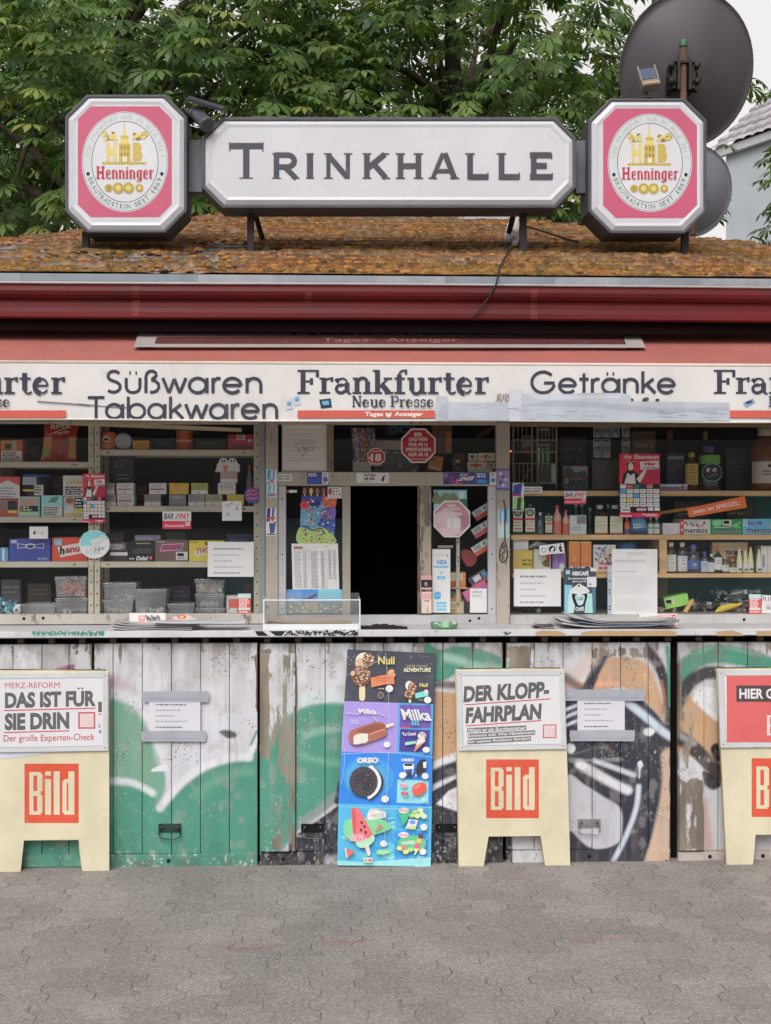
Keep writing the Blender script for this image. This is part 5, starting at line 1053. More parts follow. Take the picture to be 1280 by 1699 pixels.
def newsboard(out, holder, logo, label, draw, paper, rim, base):
 Y0 = gpt(base[0], base[1]).y; k = .022 / .92
 pl = Pl(Y0, k); root = thing('newspaper_board', (gpt(*base).x, Y0 + .02, 0), label, 'newspaper board', 'folding newspaper boards along the kiosk front')
 def outline(p, ground):
  q = [p(x, y) for x, y in out]; lo = min(v.z for v in q)
  for v in q:
   if v.z < .04: v.z = .0008; v.y = p.Y0 + p.k * v.z
  return q
 m = MB(); m.prism(outline(pl, 1)[::-1], (0, .012, 0), BCRM, C(206, 186, 132)); fr = m.build('front_leaf', 'boardpaint', root, bev=.002)
 a = Art(pl, .0004); bild(a, *logo, BCRM, BRED, BCRM)
 a.build('printed_logo', 'boardpaint', fr)
 p2 = Pl(Y0 + .034, -.010); m = MB(); q = outline(p2, 1); sh = .004
 m.prism([v + Vector((-sh, 0, 0)) for v in q][::-1], (0, .010, 0), C(210, 194, 150)); m.build('rear_leaf', 'boardpaint', root, bev=.002)
 m = MB(); t0, t1 = pl(out[0][0] + 6, out[0][1] + 1), pl(out[1][0] - 6, out[1][1] + 1); m.tube([t0 + Vector((0, .016, .002)), t1 + Vector((0, .016, .002))], .005, C(120, 116, 110), 8); m.build('hinge', 'steel', root)
 # clip frame with the day's headline
 ph = Pl(Y0 - .0015, k); m = Art(ph); m.slab(holder, -.0095, C(206, 208, 212)); hd = m.build('clip_frame', 'enamel', root, bev=.0015)
 a = Art(ph, .0098); (ax, ay), (bx, by), (cx, cy), (dx, dy_) = holder
 a.poly([(ax + rim, ay + rim), (bx - rim, by + rim), (cx - rim, cy - rim), (dx + rim, dy_ - rim)], paper)
 sh_ = C(150, 152, 158); a.line([(ax + rim, ay + rim), (bx - rim, by + rim)], 1.1, sh_); a.line([(ax + rim, ay + rim), (dx + rim, dy_ - rim)], .8, C(176, 178, 184)); a.line([(dx + rim, dy_ - rim), (cx - rim, cy - rim)], .7, sh_)
 for x, y in ((ax + 5, ay + 5), (bx - 5, by + 5), (cx - 5, cy - 5), (dx + 5, dy_ - 5)): a.ell(x, y, 1.2, 1.2, C(110, 104, 98), 8)
 draw(a); a.build('headline_poster', 'paper', hd)
 if base[0] < 100: a = Art(ph, .0004); a.poly([(-8, 1246), (96, 1246), (60, 1253), (10, 1259), (-8, 1259)], C(206, 208, 222)); a.build('paper_slip', 'paper', hd)
INK, HR = C(98, 96, 100), C(200, 74, 80)
def d1(a):
 a.text('MERZ-REFORM', 9.5, 1132.5, 100, 1142, HR, .0, dy=-1)
 a.text('DAS IST FUR', 9.5, 1148.5, 160, 1175, INK, .048, dy=-3.5); a.ell(131.5, 1142, 2, 1.7, INK, 8); a.ell(137.5, 1141.7, 2, 1.7, INK, 8); a.line([(8, 1178.5), (160, 1174.5)], 1.8, HR)
 a.text('SIE DRIN', 9, 1183, 116, 1211.5, INK, .05, dy=-2.5); a.line([(8, 1215), (116, 1212)], 1.8, HR)
 a.frame(131, 1181, 159, 1208.5, 2.4, HR); bild(a, 131, 1181, 159, 1208.5, C(226, 190, 192), None, C(222, 222, 226))
 a.text('Der große Experten-Check', 7.5, 1219, 158, 1233, HR, .0, dy=-2.5); a.text('1', 164, 1164, 170, 1181, INK, .03); a.line([(164, 1184.5), (170, 1184.5)], 1.2, HR)
 a.text('EX', 164.5, 1201, 168, 1207, INK); a.ell(167, 1213, 2.4, 3, C(150, 150, 154), 10)
newsboard([(-14, 1112), (181.5, 1113), (181.5, 1444), (137, 1444.5), (131, 1393.5), (40, 1394.5), (34.5, 1446), (-12, 1447)], [(-10, 1118), (180, 1116), (180, 1245), (-10, 1248)], (41, 1267, 131, 1365.5),
          'cream folding newspaper board with headline DAS IST FÜR SIE DRIN, at the left edge', d1, C(218, 217, 221), 8, (86, 1446))
def d2(a):
 a.text('DER KLOPP-', 769.5, 1138, 911, 1165.5, INK, .048, dy=-8.5, shear=.06); a.line([(771, 1169), (913, 1159)], 1.7, HR)
 a.text('FAHRPLAN', 773, 1173.5, 898, 1200, INK, .05, dy=-7, shear=.06); a.line([(773, 1204), (898, 1195)], 1.7, HR)
 for t, x0, x1, y, d in (('Wann er als Bundestrainer', 775, 873, 1207.5, -4.5), ('kommen soll. Was Nagelsmann', 776, 888, 1217, -6), ('für seinen Rückzug fordert', 776, 881, 1227, -6)):
  a.poly([(x0, y), (x1, y + d), (x1, y + d + 7.6), (x0, y + 7.6)], C(120, 119, 122)); a.text(t, x0 + 1, y + 1, x1 - 1, y + 7, C(222, 221, 224), .02, .06, d)
 a.frame(900.5, 1201.5, 923, 1224, 1.6, HR); bild(a, 900.5, 1201.5, 923, 1224, C(226, 190, 192), None, C(222, 222, 226))
newsboard([(757, 1110.5), (937, 1109.5), (946.5, 1436), (905, 1437), (897.5, 1387), (811, 1388), (803, 1437.5), (762, 1438)], [(758, 1113), (935, 1112), (939, 1242), (761, 1245)], (807, 1260, 894.5, 1357.5),
          'cream folding newspaper board with headline DER KLOPP-FAHRPLAN, right of the ice cream board', d2, C(220, 219, 221), 8, (853, 1437))
def d3(a):
 a.rect(1205, 1120.5, 1362, 1231, C(222, 102, 102)); a.rect(1221, 1137, 1340, 1164, C(84, 70, 72)); a.text('HIER GIBT ES', 1226, 1142, 1334, 1159, C(230, 226, 226), .03)
 bild(a, 1266, 1180, 1330, 1226, C(228, 214, 214), None, C(222, 102, 102))
newsboard([(1190, 1109.5), (1372, 1108.5), (1382, 1433), (1338, 1434), (1332, 1384), (1254, 1385), (1250, 1434.5), (1206, 1435)], [(1191, 1112), (1370, 1111), (1373, 1238), (1195, 1240)], (1247.5, 1258, 1335, 1355.5),
          'cream folding newspaper board with a red poster HIER GIBT ES, cut by the right edge', d3, C(222, 221, 224), 9, (1260, 1434.5))

def iceboard():
 global KB; KB = 1.3
 Y0 = gpt(640, 1437.5).y; pl = Pl(Y0, (-.024 - Y0) / 1.0)
 root = thing('ice_cream_board', (gpt(640, 1437).x, Y0, 0), 'tall printed ice cream price board leaning against the shutters in the middle', 'advert board')
 Q = [(577, 1077.5), (723, 1084), (715, 1437.5), (559.5, 1436)]
 m = Art(pl); m.slab(Q, .004, C(60, 62, 72)); bd = m.build('panel', 'poster', root)
 a = Art(pl, .0003); Z7 = lambda x, y: (550 + x / 6.737, 1065 + y / 6.737); Z8 = lambda x, y: (550 + x / 6.737, 1240 + y / 6.737)
 def P7(pts, c, sm=0): a.poly([Z7(*p) for p in pts], c, sm)
 def P8(pts, c, sm=0): a.poly([Z8(*p) for p in pts], c, sm)
 def E7(x, y, rx, ry, c, rot=0): p = Z7(x, y); a.ell(p[0], p[1], rx / 6.737, ry / 6.737, c, 18, rot)
 def E8(x, y, rx, ry, c, rot=0): p = Z8(x, y); a.ell(p[0], p[1], rx / 6.737, ry / 6.737, c, 18, rot)
 def T7(t, x0, y0, x1, y1, c, b=.02, sh=0.0, dy=0): p, q = Z7(x0, y0), Z7(x1, y1); a.text(t, p[0], p[1], q[0], q[1], c, b, sh, dy / 6.737)
 def T8(t, x0, y0, x1, y1, c, b=.02, sh=0.0, dy=0): p, q = Z8(x0, y0), Z8(x1, y1); a.text(t, p[0], p[1], q[0], q[1], c, b, sh, dy / 6.737)
 r = random.Random(8); W_ = C(232, 230, 236); BL = C(66, 160, 228); GLD = C(226, 190, 112)
 # fields
 a.poly([(578, 1078.5), (722, 1085), (719.5, 1168), (571.5, 1163)], C(70, 72, 84))
 for i in range(60):
  x, y = r.uniform(575, 722), r.choice([r.uniform(1079, 1092), r.uniform(1085, 1165)])
  if y > 1095 and 590 < x < 712: continue
  a.line([(x, y), (x + r.uniform(-4, 6), y + r.uniform(-2, 2))], r.uniform(.3, .8), C(150, 152, 160))
 a.poly([(571.5, 1163), (661, 1166), (659, 1250), (566.5, 1247)], C(158, 140, 208)); a.poly([(661, 1166), (719.5, 1168), (717.5, 1253), (659, 1250)], BL)
 a.poly([(664, 1169), (716, 1170.5), (714.5, 1208.5), (663.5, 1207.5)], C(112, 86, 166)); a.poly([(664, 1210), (714, 1211), (712.5, 1249), (662.5, 1247)], C(78, 70, 150))
 a.poly([(566.5, 1247), (717.5, 1252), (716.8, 1341), (562, 1333)], C(48, 128, 216)); a.ell(612, 1290, 42, 34, C(60, 146, 226), 28); a.ell(608, 1292, 34, 30, C(74, 160, 232), 28)
 a.poly([(660, 1293), (711.5, 1295), (711, 1333.5), (658.5, 1331.5)], C(138, 204, 238))
 a.poly([(562, 1333), (716.8, 1338), (715, 1437), (560, 1435.5)], C(78, 172, 234))
 for i in range(46): x, y = r.uniform(575, 705), r.uniform(1345, 1428); a.ell(x, y, r.uniform(4, 18), r.uniform(2, 7), C(*r.choice([(104, 192, 240), (124, 204, 244), (62, 152, 224), (92, 184, 236)])), 12, r.uniform(-.6, .6))
 a.poly([(559.8, 1427), (600, 1430), (715, 1422), (715, 1437), (560, 1435.5)], C(140, 206, 240)); a.poly([(658, 1338), (712, 1340), (711, 1374), (656, 1373)], C(66, 160, 226)); a.poly([(656, 1378), (711, 1379), (710, 1420), (655, 1419)], C(54, 146, 220))
 # chocolate nut ice creams
 CH, CH2, NUT = C(118, 80, 66), C(92, 62, 54), C(206, 164, 132)
 def nuts(E, x, y, rx, ry, n):
  for i in range(n):
   q = math.sqrt(r.random()); an = r.uniform(0, 6.28); E(x + rx * q * math.cos(an), y + ry * q * math.sin(an), r.uniform(6, 13), r.uniform(5, 10), r.choice([NUT, CH2, CH, C(180, 132, 104), C(226, 196, 166)]))
 P7([(318, 490), (312, 620), (330, 655), (360, 655), (378, 620), (372, 490)], C(222, 196, 160), 4)
 E7(375, 205, 103, 88, C(226, 206, 190)); E7(335, 240, 70, 60, C(200, 164, 142)); E7(415, 200, 66, 84, CH); nuts(E7, 415, 200, 60, 76, 42)
 E7(330, 360, 108, 96, CH); P7([(235, 380), (262, 470), (330, 495), (400, 470), (440, 380)], CH, 5); nuts(E7, 335, 380, 96, 104, 110); E7(240, 350, 24, 30, C(214, 164, 132))
 for i in range(14): E7(r.uniform(200, 470), r.uniform(180, 440), 6, 5, r.choice([CH, NUT]))
 T7('Nuii', 522, 158, 708, 250, GLD, .03); P7([(440, 400), (560, 372), (700, 348), (705, 470), (610, 470), (448, 506)], C(206, 124, 82)); T7('CARAMEL', 470, 392, 650, 418, C(150, 84, 50), .0, 0, -6); T7('ALMOND', 500, 424, 640, 446, C(150, 84, 50), .0, 0, -6)
 E7(665, 335, 40, 28, C(214, 160, 112), -.6); E7(690, 365, 28, 26, C(200, 142, 100), .3); E7(648, 520, 42, 40, W_); E7(552, 594, 34, 38, C(140, 132, 110)); E7(552, 594, 24, 27, C(80, 80, 80)); p = Z7(520, 515); a.words(p[0], p[1], p[0] + 11, 1.3, GLD)
 T7('CHOOSE YOUR NEXT', 838, 255, 1080, 275, C(196, 176, 150), .0); T7('ADVENTURE', 806, 287, 1110, 334, C(232, 212, 178), .03)
 E7(870, 485, 44, 52, C(226, 214, 206)); E7(905, 510, 50, 64, CH); nuts(E7, 905, 510, 44, 56, 30); E7(872, 580, 60, 56, CH); nuts(E7, 875, 585, 52, 50, 40); P7([(864, 640), (862, 675), (892, 678), (890, 640)], C(222, 196, 160)); T7('Nuii', 985, 455, 1076, 500, GLD, .03)
 P7([(934, 570), (1040, 545), (1084, 560), (1082, 600), (1030, 612), (940, 630)], C(112, 196, 190)); E7(1058, 552, 24, 26, C(220, 180, 180)); E7(1075, 645, 40, 38, W_); p = Z7(970, 640); a.words(p[0], p[1], p[0] + 9, 1.2, GLD)
 # milk chocolate bar on a stick
 T7('Milka', 306, 738, 498, 800, W_, .025, -.35, 4); T7('MILCH &', 218, 864, 304, 880, W_, .0); T7('VANILLE', 206, 886, 308, 906, W_, .0);
 for pts in ([(160, 790), (300, 800)], [(520, 780), (600, 825)], [(470, 820), (500, 870), (520, 880)]): a.line([Z7(*p) for p in pts], 2, C(182, 168, 222))
 P7([(600, 925), (680, 902), (698, 912), (690, 930), (610, 955)], C(232, 214, 184), 4); P7([(196, 1060), (225, 985), (440, 905), (540, 890), (600, 915), (614, 960), (610, 1040), (470, 1100), (290, 1150), (215, 1125)], C(160, 100, 84), 5); P7([(300, 985), (440, 925), (560, 915), (596, 950), (420, 1020), (330, 1010)], C(136, 82, 70), 4)
 a.line([Z7(*p) for p in ((420, 1030), (500, 1000), (600, 972))], 2.2, C(196, 136, 112), 5); P7([(252, 1050), (300, 1024), (400, 1020), (408, 1060), (398, 1110), (260, 1140), (250, 1100)], C(232, 222, 204), 3)
 for i in range(16): E7(r.uniform(265, 395), r.uniform(1035, 1125), 9, 5, C(206, 190, 168))
 E7(622, 1140, 40, 34, W_)
 T7('Milka', 788, 742, 1104, 868, W_, .028, -.3, 10); T7('EIS', 896, 868, 984, 926, C(92, 190, 236), .03, 0, 2); P7([(770, 945), (850, 943), (880, 960), (770, 962)], C(206, 80, 96))
 T7('Yo Good', 790, 1005, 940, 1045, W_, .03, -.3, -6); P7([(822, 1115), (942, 1100), (944, 1130), (826, 1152)], C(140, 206, 184)); P7([(958, 1085), (1048, 1085), (1045, 1110), (920, 1230)], C(196, 146, 104)); P7([(958, 1085), (1048, 1085), (1045, 1110), (945, 1150)], W_); E7(1010, 1045, 46, 46, C(228, 204, 190)); a.line([Z7(*p) for p in ((975, 1020), (1000, 1010), (1010, 1050), (1030, 1010), (1040, 1060))], 1.4, C(70, 52, 48)); E7(1058, 1200, 40, 34, W_)
 # sandwich cookie
 T8('OREO', 284, 106, 528, 172, C(226, 232, 242), .05, 0, -2); T8('OREO', 292, 112, 520, 166, C(58, 74, 120), .0, 0, -2); T8('OREO', 296, 114, 516, 164, W_, .025, 0, -2)
 P8([(430, 215), (520, 250), (580, 350), (560, 460), (480, 545), (400, 550)], C(52, 52, 62), 5); P8([(420, 212), (500, 240), (556, 350), (540, 455), (470, 540), (400, 545)], C(222, 226, 238), 5); CK = C(58, 56, 64)
 E8(360, 378, 160, 172, CK); p = Z8(360, 378); a.ring(p[0], p[1], 22.2, 24, .8, C(92, 90, 98), 40); a.ring(p[0], p[1], 15, 16.5, .7, C(88, 86, 94), 36)
 for i in range(22):
  an = i * .2856; E8(360 + 126 * math.cos(an), 378 + 136 * math.sin(an), 9, 11, C(96, 94, 102)); E8(360 + 128 * math.cos(an), 378 + 138 * math.sin(an), 4, 5, CK)
  E8(360 + r.uniform(-80, 80), 378 + r.uniform(-85, 85), 8, 6, C(94, 92, 100), r.uniform(0, 3))
 E8(600, 568, 42, 40, W_)
 T8('OREO', 780, 116, 922, 150, W_, .05); E8(862, 190, 66, 24, W_); E8(860, 186, 52, 16, CK); P8([(800, 205), (925, 205), (905, 300), (830, 305)], C(206, 220, 244)); P8([(815, 240), (905, 232), (898, 286), (835, 290)], C(50, 84, 170)); E8(870, 295, 28, 26, CK); P8([(945, 230), (985, 140), (1050, 130), (1058, 210), (1010, 285), (955, 290)], CK, 5); P8([(1022, 160), (1060, 150), (1058, 222), (1026, 222)], W_); P8([(936, 290), (950, 290), (952, 322), (936, 322)], C(222, 180, 140)); E8(792, 304, 38, 36, W_); E8(1046, 312, 38, 36, W_)
 # balloon ice
 P8([(898, 460), (930, 405), (1010, 384), (1056, 410), (1052, 470), (990, 525), (925, 520)], C(214, 84, 72), 6); P8([(915, 455), (950, 412), (1000, 398), (960, 450)], C(232, 124, 108), 4); T8('Eis', 780, 490, 862, 528, C(206, 60, 80), .05, -.3, -8); T8('Ballon', 808, 528, 890, 556, C(80, 140, 196), .0, -.2, -10); a.line([Z8(*p) for p in ((938, 528), (915, 560), (900, 590))], .8, C(60, 100, 180), 4); E8(808, 415, 46, 26, C(232, 176, 192)); T8('Pirulo', 770, 400, 846, 432, C(206, 96, 130), .03); E8(1030, 580, 28, 24, C(160, 212, 240))
 # water melon
 P8([(140, 850), (250, 780), (560, 790), (670, 880), (600, 930), (500, 960), (300, 1040), (160, 990)], C(120, 196, 148), 4); P8([(225, 690), (262, 668), (304, 676), (380, 800), (460, 950), (484, 1010), (430, 1060), (400, 1110), (310, 1106), (268, 1050), (240, 920)], C(226, 104, 112), 4)
 P8([(235, 700), (262, 690), (280, 860), (262, 960), (242, 920)], C(206, 78, 92), 4); P8([(268, 1050), (330, 1040), (420, 1000), (466, 965), (484, 1015), (440, 1075), (380, 1106), (310, 1108)], C(158, 216, 176), 3); P8([(375, 1085), (410, 1075), (436, 1160), (430, 1192), (405, 1194)], C(240, 200, 184), 3)
 for x, y in ((338, 830), (370, 876), (330, 914), (384, 940)): E8(x, y, 13, 19, C(60, 50, 60), -.4)
 T8('WATER', 188, 964, 376, 1002, C(244, 238, 244), .05, 0, -3); T8('WATER', 190, 965, 374, 1001, C(226, 110, 142), .0, 0, -3); T8('MELON', 204, 1002, 390, 1042, C(244, 238, 244), .05, 0, -5); T8('MELON', 206, 1003, 388, 1041, C(226, 110, 142), .0, 0, -5)
 P8([(400, 760), (430, 690), (500, 676), (560, 700), (600, 720), (606, 770), (500, 790), (420, 800)], C(232, 226, 232), 5)
 for i, (q, c_) in enumerate(zip(range(5), ((206, 150, 180), (240, 170, 110), (120, 200, 160), (110, 170, 220), (230, 120, 140)))): T8('PIRULO'[q], 440 + q * 32, 732 - q * 3, 466 + q * 32, 776 - q * 3, C(*c_), .05)
 a.line([Z8(*p) for p in ((424, 722), (470, 694), (530, 690), (575, 710))], 1.4, C(240, 160, 110), 5)
 P8([(490, 925), (540, 846), (580, 890), (510, 942)], C(228, 110, 100)); P8([(488, 928), (512, 945), (584, 892), (576, 880)], C(90, 170, 110)); P8([(160, 1115), (270, 1155), (176, 1222)], C(228, 104, 100)); P8([(150, 1112), (164, 1112), (182, 1222), (168, 1224)], C(216, 232, 208))
 E8(582, 1064, 40, 36, W_); P8([(505, 1150), (540, 1132), (640, 1138), (660, 1156), (600, 1182), (520, 1184)], C(136, 206, 140), 4); T8('Vegan', 530, 1145, 620, 1170, C(220, 240, 220), .02, -.2)
 P8([(358, 1222), (460, 1222), (456, 1274), (360, 1274)], C(236, 232, 232));
 for i, c_ in enumerate(((60, 160, 90), (240, 190, 60), (230, 120, 60), (214, 60, 60))): P8([(368 + i * 21, 1236), (388 + i * 21, 1236), (388 + i * 21, 1262), (368 + i * 21, 1262)], C(*c_))
 P8([(750, 700), (870, 690), (850, 790), (795, 860), (770, 780)], C(70, 176, 128), 4); E8(808, 694, 56, 32, C(232, 210, 216)); T8('Pirulo', 762, 678, 858, 712, C(214, 100, 130), .03)
 for x, y in ((930, 712), (992, 690), (900, 750), (960, 756), (1010, 740), (1034, 760)): E8(x, y, 34, 28, r.choice([C(150, 190, 96), C(176, 206, 126), C(196, 212, 160)])); E8(x + 6, y - 4, 12, 9, C(226, 232, 200))
 P8([(868, 790), (968, 800), (935, 905), (828, 895)], C(214, 206, 216)); E8(905, 825, 34, 24, C(100, 150, 220)); E8(900, 885, 44, 20, C(186, 206, 110)); E8(1030, 880, 40, 38, W_)
 P8([(735, 1060), (800, 985), (960, 975), (1040, 1020), (1040, 1110), (880, 1150), (760, 1140)], C(86, 180, 128), 4); E8(805, 966, 58, 32, C(232, 214, 220)); T8('Pirulo', 760, 950, 852, 984, C(214, 100, 130), .03); T8('HAPPIES', 780, 1035, 936, 1078, C(206, 232, 220), .03, 0, -6)
 for x, y, c_ in ((760, 1115, (236, 220, 120)), (810, 1106, (226, 110, 140)), (830, 1156, (240, 206, 110)), (880, 1130, (160, 210, 130))): E8(x, y, 32, 24, C(*c_))
 P8([(968, 956), (1028, 956), (1020, 1010), (972, 1005)], C(110, 60, 80)); P8([(955, 1005), (1010, 1010), (1000, 1060), (950, 1050)], C(240, 180, 90)); P8([(925, 1065), (990, 1060), (985, 1120), (930, 1118)], C(224, 96, 120)); P8([(918, 1118), (980, 1120), (940, 1180)], C(240, 214, 110)); P8([(930, 1165), (944, 1165), (932, 1190), (922, 1190)], C(240, 210, 180)); E8(1020, 1152, 38, 36, W_); T8('2023', 928, 1288, 1060, 1322, C(170, 216, 242), .03)
 for q, w in (([(566, 1250), (640, 1247), (719, 1255)], .7), ([(640, 1082), (646, 1200), (641, 1330), (636, 1436)], .6), ([(563, 1336), (640, 1340), (717, 1338)], .6), ([(575, 1120), (600, 1108), (640, 1090)], .5), ([(690, 1430), (702, 1400), (714, 1380)], .7), ([(568, 1210), (572, 1260), (566, 1300)], .5)): a.line(q, w, C(176, 184, 200), 6)
 a.build('price_print', 'poster', bd); KB = 1.0
iceboard()

def notice_on_shutter(paper, t0, t1, label):
 pl = Pl(-.0135); root = thing('notice', tuple(pl((paper[0] + paper[2]) / 2, paper[3])), label, 'paper notice')
 a = Art(pl); x0, y0, x1, y1 = paper; a.slab([(x0, y0), (x1, y0), (x1, y1), (x0, y1)], .0006, C(216, 214, 222)); a.off = .0002
 for i, f in enumerate((.78, .66, .48, .82, .70)): a.words(x0 + 11, y0 + 5 + i * (y1 - y0 - 8) / 4.6, x1 - 10, 2.6 if i in (0, 4) else 2.1, C(124, 124, 134) if i in (0, 4) else C(160, 160, 170), f, i + int(x0))
 a.build('sheet', 'paper', root)
 for t in (t0, t1):
  a = Art(pl, .0010); x0, y0, x1, y1 = t; r = random.Random(int(x0)); a.poly([(x0, y0 + 1), (x0 + 60, y0), (x1, y0 + .5), (x1 + 1, y0 + 7), (x1 - .5, y1), (x0 + 40, y1 - .5), (x0 + 1, y1), (x0 - 1, y0 + 9)], C(170, 172, 184)); a.line([(x0 + 5, y1 - 6), (x1 - 9, y1 - 5)], .8, C(140, 142, 154)); a.build('tape', 'tape', root)
notice_on_shutter((247.5, 1163, 333, 1214), (237, 1146.5, 346.5, 1165), (235.5, 1212, 342, 1230.5), 'white paper notice taped to the green and white shutter with two grey strips')
notice_on_shutter((958.5, 1161, 1037, 1213), (937.5, 1143.5, 1070, 1163), (946, 1211, 1053, 1230), 'white paper notice taped with grey strips to the dark graffiti shutter')
# ------------------------------------------------------------------ shelving inside the windows
PALE = C(214, 204, 182); KB = 1.5
ZL = [None, PZ(766, .335, 70), PZ(857, .335, 70), PZ(931.5, .335, 70)]
ZR = [None, PZ(746, .335, 290), PZ(839.5, .335, 290), PZ(931.5, .335, 290)]
ZD = PZ(1018, .36, 640)
ZW = [None, PZ(814, .345, 1075), PZ(887, .345, 1075), PZ(951.5, .345, 1075)]
m = MB(); m.box(-2.85, PX(440, .34), .335, .80, ZD - .03, ZD, C(150, 148, 150)); m.box(PX(848, .34), 2.75, .335, .80, ZD - .03, ZD, C(120, 116, 110)); m.box(PX(462, .34), PX(568, .34), .335, .62, ZD - .03, ZD, C(120, 116, 110)); m.box(PX(716, .34), PX(812, .34), .335, .62, ZD - .03, ZD, C(120, 116, 110)); m.build('display_board', 'wood', KIOSK)
def rack(x0, x1, uprights, zs, label):
 root = thing('shelf_rack', (PX((x0 + x1) / 2, .335), .48, ZD), label, 'shelf rack', 'metal shelf racks in the left window')
 zt = PZ(690, .335, 290)
 for a_, b_ in uprights:
  m = MB(); pbox(m, a_, 690, b_, 1018, .330, .003, PALE); xx = PX((a_ if a_ == 147 or a_ > 400 else b_), .33)
  r0 = PX(a_, .33); r1 = PX(b_, .33); m.box(r0, r0 + .0025, .3335, .362, ZD, zt, PALE); m.box(r0, r1, .60, .603, ZD, zt, PALE)
  for y in range(700, 1018, 19):
   p = Pl(.3297)((a_ + b_) / 2, y); m.lathe([(0, -.0006), (.0042, -.0004)], tuple(p), C(34, 32, 30), 8, axis='Y');
  m.build('upright', 'enamel', root)
 for z in zs:
  m = MB(); xa, xb = PX(x0, .335), PX(x1, .335)
  m.box(xa, xb, .3345, .600, z - .003, z - .0005, PALE); m.box(xa, xb, .3335, .3365, z - .028, z - .0032, PALE); m.box(xa, xb, .3367, .348, z - .028, z - .0262, PALE); m.box(xa, xb, .597, .599, z - .028, z - .0032, PALE)
  for f in (.05, .94): cx = xa + (xb - xa) * f; m.box(cx - .007, cx + .007, .3328, .3334, z - .017, z - .012, C(34, 32, 30))
  m.build('shelf', 'enamel', root)
rack(-220, 146, [(147, 155.5), (-210, -200)], [ZL[1], ZL[2], ZL[3]], 'cream perforated metal shelf rack at the left edge, holding tobacco tins and wafer boxes')
rack(167, 421, [(157, 166), (421.5, 431.5)], [ZR[1], ZR[2], ZR[3]], 'cream perforated metal shelf rack holding small cartons and chocolate boxes')
root = thing('wooden_shelf', (PX(1075, .345), .5, ZD), 'pale wooden shelf unit behind the right window with three boards', 'shelf')
WD = C(196, 162, 116)
for i, (xa, z) in enumerate(((868, ZW[1]), (848, ZW[2]), (850, ZW[3]))): m = MB(); m.box(PX(xa, .345), 2.75, .345, .62, z - .025 + .004 * (i == 2), z - .0005, WD); m.build('shelf_board', 'wood', root, bev=.002)
m = MB(); m.box(PX(1094.5, .347), PX(1107, .347), .347, .60, ZW[3] + .0005, ZW[2] - .026, WD); m.build('divider', 'wood', root)
m = MB(); m.box(-.05, .02, 0, .02, 0, .02, WD)
# teal screen and dark boards standing behind the goods
m = MB(); pbox(m, 848, 800, 1500, 1016, .70, .02, C(44, 104, 112)); tag(m.build('back_screen', 'card'), 'dark teal screen behind the bottles in the right window', 'screen')
m = MB(); pbox(m, 160, 700, 440, 1016, .95, .02, C(40, 40, 48)); tag(m.build('back_screen', 'card'), 'dark screen behind the cartons in the left window', 'screen')
m = MB(); pbox(m, 463, 860, 575, 1016, .68, .02, C(34, 72, 86)); tag(m.build('back_screen', 'card'), 'dark teal screen behind the price list left of the serving hatch', 'screen')

# ------------------------------------------------------------------ goods
def zpy(z, Y, px):   # photo row of height z
 lo = PZ(600, Y, px); hi = PZ(1100, Y, px); return 600 + (lo - z) / (lo - hi) * 500
def drawin(a, q, dr):
 """q: four pixel corners TL TR BR BL; dr: shapes in fractions of that face"""
 def f(u, v): return tuple((q[0][i] * (1 - u) + q[1][i] * u) * (1 - v) + (q[3][i] * (1 - u) + q[2][i] * u) * v for i in (0, 1))
 ax, ay = q[1][0] - q[0][0], q[1][1] - q[0][1]; W_ = math.hypot(ax, ay); H_ = math.hypot(q[3][0] - q[0][0], q[3][1] - q[0][1]); th = math.atan2(ay, ax)
 for d in dr:
  k = d[0]
  if k == 'r': a.poly([f(d[1], d[2]), f(d[3], d[2]), f(d[3], d[4]), f(d[1], d[4])], d[5])
  elif k == 'p': a.poly([f(*p) for p in d[1]], d[2], d[3] if len(d) > 3 else 0)
  elif k == 'e': c = f(d[1], d[2]); a.ell(c[0], c[1], d[3] * W_, d[4] * H_, d[5], 16, th)
  elif k == 'l': a.line([f(*p) for p in d[1]], d[2], d[3], d[4] if len(d) > 4 else 0)
  elif k == 't':
   vs, fs = textmesh(d[1], d[7] if len(d) > 7 else .0); sh = d[8] if len(d) > 8 else 0; dy = d[9] if len(d) > 9 else 0; o = a.up()
   a.add([a.pl(*f(d[2] + (d[4] - d[2]) * u + sh * (v - .5), d[5] + (d[3] - d[5]) * v + dy * u), o) for u, v in vs], fs, d[6])
  elif k == 'w':   # rows of tiny print: x0 y0 x1 row-height col n pitch
   for i in range(d[6]):
    p0 = f(d[1], d[2] + i * d[7]); p1 = f(d[3], d[2] + i * d[7]); a.words(p0[0], p0[1], p1[0], d[4] * H_, d[5], random.Random(i * 7 + int(q[0][0])).uniform(.72, 1), i + int(q[0][0]), dy=p1[1] - p0[1])
def rq(x0, y0, x1, y1, rot=0):
 cx, cy = (x0 + x1) / 2, (y0 + y1) / 2; c, s = math.cos(math.radians(rot)), math.sin(math.radians(rot))
 return [(cx + (x - cx) * c - (y - cy) * s, cy + (x - cx) * s + (y - cy) * c) for x, y in ((x0, y0), (x1, y0), (x1, y1), (x0, y1))]
def carton(name, label, cat, x0, y0, x1, y1, z, col, dr=(), Y=YP, dep=.10, group=None, mt='card', rot=0, side=None):
 xm = (x0 + x1) / 2
 if z is not None and not rot: y1 = zpy(z + .0006, Y, xm)
 q = rq(x0, y0, x1, y1, rot); a = Art(Pl(Y)); p = [a.pl(x, y, 0) for x, y in q]
 a.prism(p[::-1], (0, dep, 0), col, side or tuple(v * .9 for v in col[:3]) + (1,)); a.off = .0002; drawin(a, q, dr)
 return tag(a.build(name, mt), label, cat, group)
